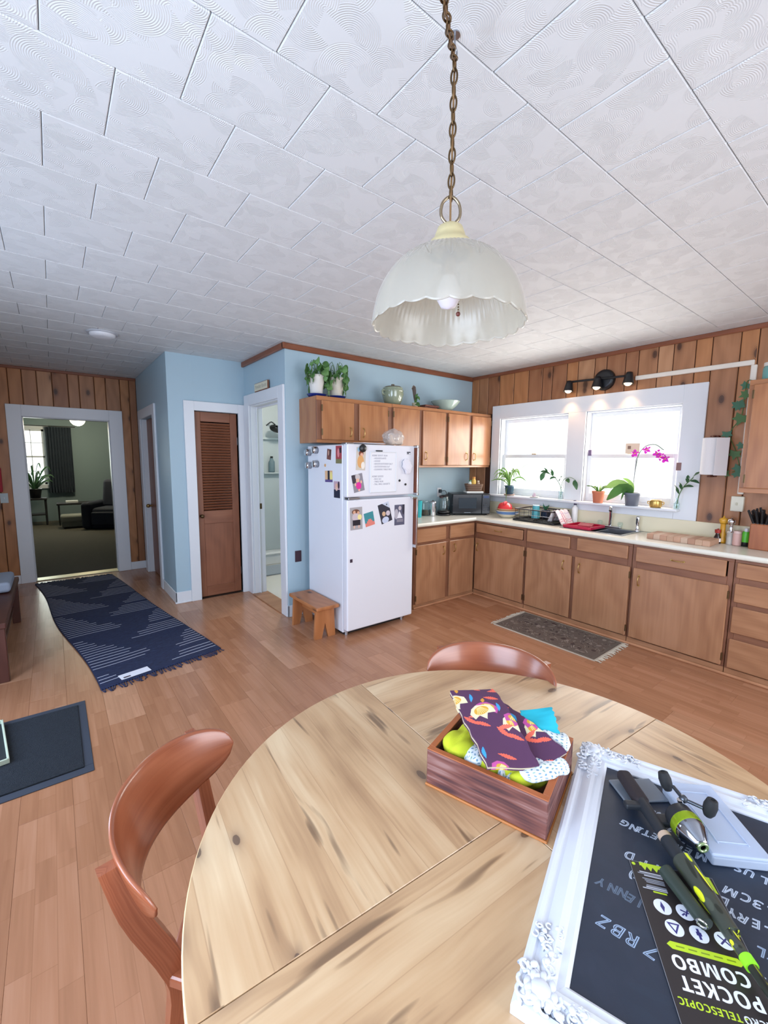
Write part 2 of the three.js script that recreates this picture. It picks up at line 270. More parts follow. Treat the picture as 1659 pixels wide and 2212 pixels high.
// floor: laminate boards along the room
const floor = structGroup('floor', 'warm brown laminate floor');
part(floor, 'subfloor', bb(-1.12, 4.65, -0.12, -0.008, -7.12, 2.02, 0.0005), std({ color: 0x5a4030, roughness: 0.9 }));
{
  const rest = [], bw = 0.195, bl = 1.2, cache = {}; let col = 0;
  for (let x = XL; x < 4.0; x += bw, col++) {
    const x1 = Math.min(x + bw, 4.05), o = [0, 0.4, 0.8, 0.2, 0.6, 1.0][col % 6];
    for (let z = 1.9 + o; z > -7.1; z -= bl) {
      const a = Math.max(z - bl, x >= XB ? ZF : x >= XC ? ZL : -7.12), b = Math.min(z, 1.9); if (b - a < 0.02) continue;
      const v = (col * 3 + Math.round(z * 5)) & 3, L = b - a, key = v + '|' + L.toFixed(2) + (x1 - x).toFixed(2);
      const g = cache[key] ??= metreUV(chamfer(x1 - x - 0.0006, 0.008, L - 0.0006, 0.0008), 'z', 0.0975 + v * 0.195, 0.6 + v * 0.31);
      const cx = (x + x1) / 2, cz = (a + b) / 2;
      if ([[x, a], [x1, a], [x, b], [x1, b], [cx, cz]].some(([p, q]) => seen(p, 0, q))) part(floor, 'floor_board', g, floorMs[(col * 7 + Math.round(z * 3)) % 3 < 0 ? 0 : (col * 7 + Math.abs(Math.round(z * 3))) % 3], [cx, -0.004, cz]);
      else rest.push(g.clone().translate(cx, -0.004, cz));
    }
  }
  const o = part(floor, 'floor_field', merge(rest), floorMs[0]); o.userData.kind = 'stuff';
}
// crown moulding, brown
function crown(name, pts) { struct(name, merge(pts), crownM); }
crown('trim_1', [bb(XB - 0.03, XW, CH - 0.055, CH, ZF, ZF + 0.025, 0.006, 'x'), bb(XB - 0.03, XB, CH - 0.055, CH, ZL + 0.001, ZF + 0.03, 0.006, 'z')]);
crown('trim_2', [bb(XW - 0.022, XW, CH - 0.04, CH, ZF + 0.026, ZS, 0.006, 'z')]);
crown('trim_3', [bb(XL, XC, CH - 0.035, CH, ZH, ZH + 0.02, 0.005, 'x')]);
// white baseboards
struct('baseboard_back', merge(bb(XC - 0.015, 1.15, 0, 0.13, ZL, ZL + 0.015, 0.004), bb(XC - 0.015, XC, 0, 0.13, -5.68, ZL + 0.015, 0.004), bb(XC - 0.022, 1.15, 0, 0.02, ZL, ZL + 0.024, 0.006)), whiteM);
struct('baseboard_right', merge(bb(XB - 0.015, XB, 0, 0.12, -3.93, ZF + 0.015, 0.004), bb(XB - 0.015, 2.0, 0, 0.12, ZF, ZF + 0.015, 0.004)), whiteM);
struct('baseboard_hall', merge(bb(0.81, XC, 0, 0.11, ZH, ZH + 0.018, 0.004), bb(XL, -0.405, 0, 0.11, ZH, ZH + 0.018, 0.004)), whiteM);
// door casings
struct('trim_4', merge(bb(-0.405, -0.26, 0, 2.24, ZH - 0.0, ZH + 0.025), bb(0.655, 0.81, 0, 2.24, ZH, ZH + 0.025), bb(-0.26, 0.655, 2.1, 2.24, ZH, ZH + 0.025), bb(-0.262, -0.25, 0, 2.1, ZH - 0.125, ZH), bb(0.645, 0.657, 0, 2.1, ZH - 0.125, ZH), bb(-0.25, 0.645, 2.09, 2.102, ZH - 0.125, ZH)), whiteM, 'white casing of the living room doorway');
struct('trim_5', merge(bb(1.15, 1.257, 0, 2.22, ZL, ZL + 0.022), bb(1.735, XB, 0, 2.22, ZL, ZL + 0.022), bb(1.257, 1.735, 2.12, 2.22, ZL, ZL + 0.022), bb(1.25, 1.257, 0, 2.12, ZL - 0.1, ZL), bb(1.735, 1.742, 0, 2.12, ZL - 0.1, ZL)), whiteM, 'white casing of the louvred door');
struct('trim_6', merge(bb(XB - 0.022, XB, 0, 2.32, -4.99, -4.85), bb(XB - 0.022, XB, 0, 2.32, -4.055, -3.93), bb(XB - 0.022, XB, 2.2, 2.32, -4.85, -4.055), bb(XB, XB + 0.14, 0, 2.2, -4.852, -4.838), bb(XB, XB + 0.14, 0, 2.2, -4.067, -4.053), bb(XB, XB + 0.14, 2.188, 2.202, -4.838, -4.067), bb(XB + 0.06, XB + 0.075, 0, 2.188, -4.838, -4.822), bb(XB + 0.075, XB + 0.09, 2.17, 2.188, -4.838, -4.067)), whiteM, 'white casing of the bathroom doorway');
struct('trim_7', merge(bb(XC - 0.022, XC, 0, 2.24, -6.85, -6.70), bb(XC - 0.022, XC, 0, 2.24, -5.81, -5.686), bb(XC - 0.022, XC, 2.12, 2.24, -6.70, -5.81), bb(XC, XC + 0.1, 0, 2.12, -6.702, -6.69), bb(XC, XC + 0.1, 0, 2.12, -5.82, -5.808)), whiteM, 'white casing of the narrow passage door');
single('strike_plate', 'small metal strike plate on the bathroom door jamb', 'plate', bb(1.90, 1.925, 1.02, 1.085, -4.838, -4.834, 0.001), bronzeM);
struct('trim_8', merge(bb(XB - 0.03, XB + 0.16, 0.0, 0.012, -4.85, -4.055, 0.004)), std({ map: cabT, roughness: 0.4 }), 'wooden threshold of the bathroom');
struct('trim_9', merge(bb(-0.26, 0.655, 0.0, 0.012, -7.16, -6.99, 0.004)), std({ color: 0xc9c3a4, metalness: 0.5, roughness: 0.35 }), 'pale metal threshold of the living room');
// louvred closet door
{
  const d = structGroup('door_1', 'brown closet door with louvres above and a flat panel below'); const wood = std({ map: cabDarkT, color: 0xffece2, roughness: 0.45 });
  const x0 = 1.261, x1 = 1.731, z = ZL - 0.035, zb = z - 0.034;
  part(d, 'stile', bb(x0, x0 + 0.068, 0.012, 2.116, zb, z), wood); part(d, 'stile', bb(x1 - 0.078, x1, 0.012, 2.116, zb, z), wood);
  part(d, 'top_rail', bb(x0 + 0.068, x1 - 0.078, 2.01, 2.116, zb, z, 0.003, 'x'), wood);
  part(d, 'lock_rail', bb(x0 + 0.068, x1 - 0.078, 0.86, 1.01, zb, z, 0.003, 'x'), wood);
  part(d, 'bottom_rail', bb(x0 + 0.068, x1 - 0.078, 0.012, 0.125, zb, z, 0.003, 'x'), wood);
  part(d, 'panel', bb(x0 + 0.06, x1 - 0.07, 0.12, 0.865, zb + 0.008, z - 0.012), wood);
  const sl = metreUV(chamfer(x1 - x0 - 0.14, 0.034, 0.006, 0.002), 'x');
  for (let i = 0; i < 32; i++) part(d, 'slat', sl, wood, [(x0 + x1) / 2 - 0.005, 1.03 + i * 0.0308, z - 0.016], [0.75, 0, 0]);
  const k = part(d, 'door_knob', at(merge(at(cyl(0.014, 0.016, 0.03, 14), 0, 0, 0.015, Math.PI / 2), at(sph(0.022, 14), 0, 0, 0.04)), x0 + 0.04, 0.955, z), bronzeM);
  part(d, 'hinge', bb(x1 - 0.004, x1 + 0.004, 1.76, 1.85, z - 0.004, z + 0.008, 0.002), steelM);
  part(d, 'hinge', bb(x1 - 0.004, x1 + 0.004, 0.22, 0.31, z - 0.004, z + 0.008, 0.002), steelM);
}
// narrow door of the passage
{
  const d = structGroup('door_2', 'narrow brown flush door seen edge on in the passage');
  part(d, 'door_leaf', bb(XC + 0.06, XC + 0.095, 0.012, 2.118, -6.69, -5.82, 0.003), std({ map: cabDarkT, color: 0xf2d2c2, roughness: 0.4 }));
  part(d, 'door_knob', at(merge(at(cyl(0.012, 0.012, 0.05, 12), 0, 0, 0, 0, 0, Math.PI / 2), at(sph(0.026, 14), -0.035, 0, 0)), XC + 0.045, 0.95, -6.6), brassM);
}
// kitchen windows: casing, sashes, panes
{
  const X = XW;
  struct('trim_10', merge(bb(X - 0.02, X, 1.165, 2.293, -3.55, -3.425), bb(X - 0.02, X, 1.165, 2.13, -2.526, -2.33), bb(X - 0.02, X, 1.09, 2.293, -1.455, -1.275), bb(X - 0.02, X, 2.13, 2.293, -3.425, -1.455)), whiteM, 'wide white casing round both kitchen windows');
  struct('trim_11', merge(bb(X - 0.11, X + 0.05, 1.163, 1.187, -3.56, -1.40, 0.006), bb(X - 0.018, X, 1.09, 1.163, -3.55, -1.455)), whiteM, 'white window sill with the plants');
  [[WL, 'window_1', 'double-hung kitchen window beside the corner'], [WR, 'window_2', 'double-hung kitchen window beside the paper towel']].forEach(([[z0, z1, y0, y1], nm, lb]) => {
    const w = structGroup(nm, lb), j = 0.012, fr = (a, b, c, d, x0, x1, t, tb) => merge(bb(x0, x1, c, d, a, a + t), bb(x0, x1, c, d, b - t, b), bb(x0, x1, d - t, d, a + t, b - t), bb(x0, x1, c, c + tb, a + t, b - t));
    part(w, 'window_frame', merge(bb(X, X + 0.15, y0, y1, z0, z0 + j), bb(X, X + 0.15, y0, y1, z1 - j, z1), bb(X, X + 0.15, y1 - j, y1, z0 + j, z1 - j), bb(X + 0.05, X + 0.16, y0 - 0.0, y0 + 0.03, z0 + j, z1 - j)), whiteM);
    const ym = 1.665, up = part(w, 'sash', fr(z0 + j, z1 - j, ym - 0.02, y1 - j, X + 0.085, X + 0.115, 0.042, 0.04), whiteM), lo = part(w, 'sash', fr(z0 + j, z1 - j, y0 + 0.03, ym + 0.022, X + 0.05, X + 0.08, 0.042, 0.06), whiteM);
    part(up, 'pane', bb(X + 0.098, X + 0.102, ym + 0.02, y1 - j - 0.042, z0 + 0.054, z1 - 0.054, 0.0005), glassM);
    part(lo, 'pane', bb(X + 0.063, X + 0.067, y0 + 0.09, ym - 0.02, z0 + 0.054, z1 - 0.054, 0.0005), glassM);
    part(lo, 'sash_lock', merge(bb(X + 0.052, X + 0.08, ym + 0.022, ym + 0.032, (z0 + z1) / 2 - 0.03, (z0 + z1) / 2 + 0.03, 0.003)), brassM);
  });
}
// glazed entrance door, side window and dining window, all behind or beside the camera
{
  const d = structGroup('door_3', 'glazed white entrance door'), x0 = XL - 0.09, x1 = XL - 0.05;
  part(d, 'door_leaf', merge(bb(x0, x1, 0.085, 2.045, -3.335, -3.24), bb(x0, x1, 0.085, 2.045, -2.56, -2.465), bb(x0, x1, 1.95, 2.045, -3.24, -2.56), bb(x0, x1, 0.085, 0.25, -3.24, -2.56)), whiteM);
  part(d, 'pane', bb(x0 + 0.018, x1 - 0.018, 0.25, 1.95, -3.24, -2.56, 0.0005), glassM);
  const glaze = (nm, lb, axis, p, a0, a1, y0, y1, n) => { const w = structGroup(nm, lb), f = [], B = (s0, s1, u0, u1, q0, q1, c) => axis === 'x' ? bb(q0, q1, u0, u1, s0, s1, c) : bb(s0, s1, u0, u1, q0, q1, c);
    f.push(B(a0, a1, y0, y0 + 0.05, p - 0.03, p + 0.03), B(a0, a1, y1 - 0.05, y1, p - 0.03, p + 0.03)); for (let i = 0; i <= n; i++) { const s = lerp(a0 + 0.025, a1 - 0.025, i / n); f.push(B(s - 0.025, s + 0.025, y0 + 0.05, y1 - 0.05, p - 0.03, p + 0.03)); }
    part(w, 'window_frame', merge(f), whiteM); for (let i = 0; i < n; i++) part(w, 'pane', B(lerp(a0 + 0.05, a1, i / n), lerp(a0, a1 - 0.05, (i + 1) / n), y0 + 0.05, y1 - 0.05, p - 0.002, p + 0.002, 0.0005), glassM); };
  glaze('window_3', 'wide window in the side wall', 'x', XL - 0.06, -1.32, 0.62, 0.88, 2.22, 2);
  glaze('window_4', 'wide dining window behind the table', 'z', ZS + 0.06, 0.88, 3.32, 0.83, 2.27, 3);
}
// bathroom
{
  const pale = std({ color: 0xc6d2d8, roughness: 0.25 });
  struct('wall_bathroom_back', bb(XB + 0.14, 3.4, 0, 2.705, -7.0, -6.9, 0.0005), pale); struct('wall_bathroom_side', bb(3.3, 3.4, 0, 2.705, -6.9, ZF - 0.1, 0.0005), pale);
  struct('floor_bathroom', bb(XB + 0.0, 3.4, -0.12, 0.0, -6.9, ZF - 0.1, 0.0005), std({ color: 0xe4e2dc, roughness: 0.3 }), 'white bathroom floor');
  const t = thing('shower_stall', 'white shower base and pale surround seen through the bathroom doorway', 'shower', [2.6, 0, -6.5]), sur = std({ color: 0xc3d0d6, roughness: 0.15 });
  wpart(t, 'base', merge(bb(1.965, 3.295, 0.0, 0.16, -6.18, -6.10, 0.01), bb(1.965, 3.295, 0.15, 0.185, -6.2, -6.085, 0.012), bb(1.965, 3.295, 0.0, 0.06, -6.895, -6.18, 0.01)), std({ color: 0xe9ecef, roughness: 0.15 }));
  wpart(t, 'surround', merge(bb(1.965, 3.295, 0.06, 1.92, -6.895, -6.875, 0.004), bb(1.965, 3.295, 1.92, 1.96, -6.895, -6.80, 0.01)), sur);
  wpart(t, 'niche_shelf', bb(2.75, 3.05, 1.36, 1.385, -6.875, -6.77, 0.006), sur);
  const s = wpart(t, 'shower_arm', tube([[2.86, 2.16, -6.9], [2.86, 2.2, -6.7], [2.86, 2.15, -6.56]], 0.011), std({ color: 0x4b4f55, metalness: 0.8, roughness: 0.3 }));
  wpart(t, 'shower_head', at(lathe([[0.02, 0.05], [0.03, 0.03], [0.1, 0.012], [0.1, 0], [0.02, 0]], 24), 2.86, 2.08, -6.53, 0.7), std({ color: 0x33383c, metalness: 0.7, roughness: 0.35 }));
  const b = thing('shampoo_bottle', 'grey bottle on the niche shelf of the shower', 'bottle', [2.9, 1.3855, -6.815]);
  part(b, 'body', lathe([[0.001, 0], [0.045, 0], [0.05, 0.02], [0.05, 0.17], [0.03, 0.21], [0.02, 0.22], [0.02, 0.235]], 20), std({ color: 0x6f8792, roughness: 0.35 })); part(b, 'cap', at(cyl(0.022, 0.022, 0.03, 16), 0, 0.25, 0), blackM);
  single('bath_mat', 'light grey bath mat in front of the tub', 'mat', rbox(0.85, 0.02, 0.5, 0.009), std({ color: 0xaeb9c6, roughness: 0.95, bumpMap: rep(noiseBump, 4, 4), bumpScale: 0.004 }), [2.55, 0.0105, -5.76]);
  const l = thing('bathroom_ceiling_light', 'round frosted ceiling light inside the bathroom', 'light', [2.5, 2.62, -5.2]);
  part(l, 'base', at(cyl(0.12, 0.12, 0.02, 24), 0, 0.07, 0), whiteM); part(l, 'diffuser_lamp', at(lathe([[0.001, -0.08], [0.07, -0.07], [0.12, -0.03], [0.13, 0.0], [0.12, 0.01]], 28), 0, 0.05, 0), std({ color: 0xffffff, emissive: 0xfff2dc, emissiveIntensity: 1.5 }));
  const p = new THREE.PointLight(0xfff1df, 5); p.position.set(2.5, 2.5, -5.2); p.castShadow = true; p.shadow.radius = 4; scene.add(p);
}
// living room beyond the doorway
{
  const wallM = std({ color: 0x7b8d90, roughness: 0.85 });
  const LW = [-1.15, -0.115, 0.93, 2.28];
  struct('wall_living_back', wallWith('z', -13.72, -13.6, -2.72, 2.72, 0, 2.6, [LW]), wallM); struct('wall_living_left', bb(-2.72, -2.6, 0, 2.6, -13.6, -7.12, 0.0005), wallM); struct('wall_living_right', bb(2.6, 2.72, 0, 2.6, -13.6, -7.12, 0.0005), wallM);
  struct('ceiling_living', bb(-2.72, 2.72, 2.6, 2.7, -13.72, -7.12, 0.0005), std({ color: 0xd9dccc, roughness: 0.8 }));
  struct('floor_living', bb(-2.72, 2.72, -0.12, 0.0, -13.72, -7.12, 0.0005), std({ color: 0x5a564c, roughness: 0.98, bumpMap: rep(noiseBump, 3, 3), bumpScale: 0.006 }), 'grey green carpet of the living room');
  const w = structGroup('window_5', 'living room window with small panes behind the dark curtain'), B = (a, b, c, d, q0 = -13.66, q1 = -13.62) => bb(a, b, c, d, q0, q1, 0.002), f = [];
  f.push(B(LW[0], LW[1], LW[2], LW[2] + 0.05), B(LW[0], LW[1], LW[3] - 0.05, LW[3]), B(LW[0], LW[0] + 0.05, LW[2], LW[3]), B(LW[1] - 0.05, LW[1], LW[2], LW[3]), B(LW[0], LW[1], 1.59, 1.63));
  for (let i = 1; i < 4; i++) { const x = lerp(LW[0], LW[1], i / 4); f.push(B(x - 0.008, x + 0.008, LW[2], LW[3])); } for (const y of [1.26, 1.95]) f.push(B(LW[0], LW[1], y - 0.008, y + 0.008));
  part(w, 'window_frame', merge(f), whiteM); part(w, 'casing', merge(bb(LW[0] - 0.1, LW[0], LW[2] - 0.1, LW[3] + 0.1, -13.6, -13.58), bb(LW[1], LW[1] + 0.1, LW[2] - 0.1, LW[3] + 0.1, -13.6, -13.58), bb(LW[0], LW[1], LW[3], LW[3] + 0.1, -13.6, -13.58), bb(LW[0] - 0.1, LW[1] + 0.1, LW[2] - 0.1, LW[2], -13.6, -13.55)), whiteM);
  part(w, 'pane', bb(LW[0], LW[1], LW[2], LW[3], -13.642, -13.638, 0.0005), glassM);
  const c = thing('curtain', 'dark grey curtain hanging beside the living room window', 'curtain', [0.17, 0.72, -13.5]);
  { const n = 60, rings = []; for (let j = 0; j <= 8; j++) { const y = j * 1.62 / 8, a = [], b = []; for (let i = 0; i <= n; i++) { const x = -0.26 + 0.52 * i / n, z = 0.028 * Math.sin(i * 0.95 + 0.3 * Math.sin(j * 0.5)); a.push(V(x, y, z + 0.004)); b.push(V(x, y, z - 0.004)); } rings.push([...a, ...b.reverse()]); } part(c, 'cloth', sweep(rings), std({ color: 0x2b3540, roughness: 0.95 })); }
  part(c, 'curtain_rod', at(cyl(0.012, 0.012, 1.6, 10), -0.45, 1.64, 0, 0, 0, Math.PI / 2), blackM);
  const L = thing('living_room_ceiling_light', 'glowing round ceiling light in the living room', 'light', [0.52, 2.6, -12.0]);
  part(L, 'base', at(cyl(0.13, 0.13, 0.03, 24), 0, -0.015, 0), whiteM); part(L, 'glowing_lamp', at(sph(0.15, 24), 0, -0.14, 0), std({ color: 0xffffff, emissive: 0xfff6dc, emissiveIntensity: 4 }));
  const p = new THREE.PointLight(0xfff0d0, 5); p.position.set(0.52, 2.25, -12.0); p.castShadow = true; p.shadow.radius = 7; scene.add(p);
  const r = thing('recliner', 'dark blue padded recliner in the living room', 'armchair', [1.05, 0, -11.7], -0.5), nv = std({ color: 0x1d2333, roughness: 0.8 });
  part(r, 'seat', at(rbox(0.56, 0.3, 0.7, 0.08, 3), 0, 0.33, 0.05), nv); part(r, 'backrest', at(rbox(0.62, 0.7, 0.24, 0.1, 3), 0, 0.75, -0.32, -0.2), nv); for (const s of [-1, 1]) part(r, 'armrest', at(rbox(0.2, 0.6, 0.85, 0.08, 3), s * 0.38, 0.31, 0.02), nv); part(r, 'base', at(rbox(0.7, 0.16, 0.7, 0.03), 0, 0.09, 0), nv); part(r, 'footrest', at(rbox(0.52, 0.3, 0.1, 0.04), 0, 0.25, 0.42), nv);
  const tb = thing('coffee_table', 'low dark table behind the pale ottoman in the living room', 'table', [0.42, 0, -12.75]); part(tb, 'tabletop', at(rbox(0.8, 0.04, 0.5, 0.01), 0, 0.5, 0), blackMatteM); for (const a of [-0.36, 0.36]) for (const b of [-0.2, 0.2]) part(tb, 'leg', at(cyl(0.02, 0.016, 0.48, 10), a, 0.24, b), blackMatteM);
  single('paper_stack', 'small white stack of paper on the low dark table', 'paper', rbox(0.24, 0.05, 0.17, 0.005), std({ color: 0xe6e8e6 }), [0.32, 0.5455, -12.7]);
  const o = thing('ottoman', 'pale grey upholstered ottoman on the living room carpet', 'ottoman', [0.34, 0, -12.1]); part(o, 'cushion', at(rbox(0.54, 0.15, 0.46, 0.05, 3), 0, 0.225, 0), std({ color: 0x87897f, roughness: 0.9 })); part(o, 'base', at(rbox(0.5, 0.12, 0.42, 0.02), 0, 0.095, 0), std({ color: 0x6d7068, roughness: 0.9 })); for (const a of [-0.2, 0.2]) for (const b of [-0.16, 0.16]) part(o, 'leg', at(cyl(0.018, 0.014, 0.035, 8), a, 0.0175, b), blackMatteM);
  const st = thing('plant_stand', 'dark wooden plant stand under the living room window', 'stand', [-0.42, 0, -13.0]); part(st, 'tabletop', at(rbox(0.55, 0.04, 0.4, 0.01), 0, 0.62, 0), blackMatteM); part(st, 'shelf', at(rbox(0.5, 0.03, 0.36, 0.01), 0, 0.25, 0), blackMatteM); for (const a of [-0.24, 0.24]) for (const b of [-0.16, 0.16]) part(st, 'leg', at(cyl(0.022, 0.018, 0.6, 8), a, 0.3, b), blackMatteM);
  const pl = thing('potted_palm', 'dark leafy plant silhouetted in the living room window', 'plant', [-0.36, 0.64, -13.0]); part(pl, 'pot', lathe([[0.001, 0], [0.1, 0], [0.13, 0.2], [0.14, 0.2], [0.14, 0.22], [0.12, 0.22], [0.11, 0.17], [0.001, 0.17]], 20), blackM);
  const f5 = rng(8); for (let i = 0; i < 26; i++) { const a = f5() * 6.28, e = lerp(0.25, 0.75, f5()), h = 0.2 + 0.45 * f5(); part(pl, 'leaf', leafStrip([[0, 0.17, 0], [Math.cos(a) * e * 0.3, 0.17 + h * 0.8, Math.sin(a) * e * 0.2], [Math.cos(a) * e * 0.5, 0.17 + h, Math.sin(a) * e * 0.3], [Math.cos(a) * e * 0.62, 0.17 + h * 0.8, Math.sin(a) * e * 0.36]], 0.045), deepLeafM); }
}
function leafStrip(pts, w, fold = 0.25, tw = 0.75) {                              // a long leaf along a curve, widest in the middle
  const c = new THREE.CatmullRomCurve3(pts.map((p) => V(...p))), n = 9, pos = [], idx = [], uv = [];
  for (let i = 0; i <= n; i++) { const t = i / n, p = c.getPoint(t), d = c.getTangent(t), s = V(-d.z, 0, d.x); if (s.length() < 1e-3) s.set(1, 0, 0); s.normalize().applyAxisAngle(d, tw); const q = w / 2 * Math.pow(Math.sin(Math.PI * (0.06 + 0.92 * t)), 0.8); const up = d.clone().cross(s).multiplyScalar(-fold * q);
    for (const k of [-1, 0, 1]) { const v = p.clone().addScaledVector(s, k * q); if (k) v.add(up); pos.push(v.x, v.y, v.z); uv.push((k + 1) / 2, t); } }
  for (let i = 0; i < n; i++) for (const k of [0, 1]) { const a = i * 3 + k; idx.push(a, a + 1, a + 3, a + 1, a + 4, a + 3); }
  const g = new THREE.BufferGeometry(); g.setAttribute('position', new THREE.Float32BufferAttribute(pos, 3)); g.setAttribute('uv', new THREE.Float32BufferAttribute(uv, 2)); g.setIndex(idx); g.computeVertexNormals(); return g;
}
// ---------------------------------------------------------------- kitchen cabinets and worktop
function pull(len, axis = 'y') {                                       // bow pull; stands out along +z
  const g = merge(tube([[0, -len / 2, 0], [0, -len / 2 + 0.006, 0.016], [0, 0, 0.026], [0, len / 2 - 0.006, 0.016], [0, len / 2, 0]], 0.0042, 16, 6), at(cyl(0.008, 0.01, 0.005, 10), 0, -len / 2, 0.002, Math.PI / 2), at(cyl(0.008, 0.01, 0.005, 10), 0, len / 2, 0.002, Math.PI / 2));
  return axis === 'x' ? at(g, 0, 0, 0, 0, 0, Math.PI / 2) : g;
}
const pullG = pull(0.085), pullWideG = pull(0.085, 'x');
// facing +z or -x; doors and drawers lie on the face plane
function front(cab, name, face, p, a0, a1, y0, y1, mat, handle, hinge) {
  const t = 0.02, ou = R() * 2, ov = R() * 2, g = face === 'z' ? bb(a0, a1, y0, y1, p, p + t, 0.005, name === 'door' ? 'y' : 'x', ou, ov) : bb(p - t, p, y0, y1, a0, a1, 0.005, name === 'door' ? 'y' : 'z', ou, ov);
  const d = wpart(cab, name, g, mat); const wp = cab.position, put = (h, a, y, nm, m) => { const o = part(d, nm, h, m); if (face === 'z') { o.position.set(a - wp.x, y - wp.y, p + t - wp.z); } else { o.position.set(p - t - wp.x, y - wp.y, a - wp.z); o.rotation.y = -Math.PI / 2; } return o; };
  if (handle) put(handle[2] ? pullWideG : pullG, handle[0], handle[1], 'handle', brassM);
  if (hinge !== undefined) for (const y of [y0 + 0.07, y1 - 0.07]) put(at(merge(chamfer(0.012, 0.06, 0.006, 0.002), at(cyl(0.005, 0.005, 0.06, 8), 0.004, 0, 0.002)), 0, 0, -0.004), hinge, y, 'hinge', bronzeM);
  return d;
}
{
  // wall cabinets
  const zf = -3.57, wood = cabLightM;
  const a = thing('wall_cabinet', 'short two-door wooden cabinet above the refrigerator', 'cabinet', [2.41, 1.76, -3.74]);
  wpart(a, 'body', merge(bb(1.966, 2.858, 1.76, 2.19, ZF, zf - 0.018, 0.002), bb(1.966, 2.858, 2.15, 2.19, zf - 0.018, zf, 0.002, 'x'), bb(1.966, 2.858, 1.76, 1.79, zf - 0.018, zf, 0.002, 'x')), wood);
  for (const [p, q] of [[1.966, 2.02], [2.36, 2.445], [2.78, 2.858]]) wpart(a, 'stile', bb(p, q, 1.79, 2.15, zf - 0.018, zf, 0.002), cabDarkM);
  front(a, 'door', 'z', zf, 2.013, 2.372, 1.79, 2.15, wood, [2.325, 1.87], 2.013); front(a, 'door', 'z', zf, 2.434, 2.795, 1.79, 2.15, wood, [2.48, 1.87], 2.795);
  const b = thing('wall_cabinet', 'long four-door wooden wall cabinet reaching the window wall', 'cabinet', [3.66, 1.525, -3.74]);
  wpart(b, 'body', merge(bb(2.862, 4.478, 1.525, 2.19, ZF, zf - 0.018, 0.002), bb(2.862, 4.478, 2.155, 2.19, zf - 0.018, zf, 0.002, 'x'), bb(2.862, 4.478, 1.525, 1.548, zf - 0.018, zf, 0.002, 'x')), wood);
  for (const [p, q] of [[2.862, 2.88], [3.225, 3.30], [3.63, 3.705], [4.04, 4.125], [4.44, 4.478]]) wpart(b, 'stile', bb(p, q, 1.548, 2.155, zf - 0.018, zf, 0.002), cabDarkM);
  for (const [p, q, h] of [[2.868, 3.238, 3.19], [3.29, 3.645, 3.335], [3.692, 4.058, 4.01], [4.112, 4.468, 4.155]]) front(b, 'door', 'z', zf, p, q, 1.548, 2.152, wood, [h, 1.655], h < (p + q) / 2 ? q : p);
  const c = thing('wall_cabinet', 'wooden wall cabinet on the window wall above the knife block', 'cabinet', [4.3, 1.38, -0.47]);
  wpart(c, 'body', bb(4.12, 4.499, 1.385, 2.21, -0.915, -0.02, 0.003), wood);
  wpart(c, 'rail', bb(4.1, 4.12, 1.385, 1.42, -0.915, -0.02, 0.002, 'z'), wood); wpart(c, 'rail', bb(4.1, 4.12, 2.17, 2.21, -0.915, -0.02, 0.002, 'z'), wood); for (const [p, q] of [[-0.915, -0.88], [-0.49, -0.44], [-0.05, -0.02]]) wpart(c, 'stile', bb(4.1, 4.12, 1.42, 2.17, p, q, 0.002), wood);
  front(c, 'door', 'x', 4.1, -0.885, -0.48, 1.42, 2.175, wood, [-0.53, 1.5], -0.886); front(c, 'door', 'x', 4.1, -0.45, -0.04, 1.42, 2.175, wood, [-0.4, 1.5]);
}
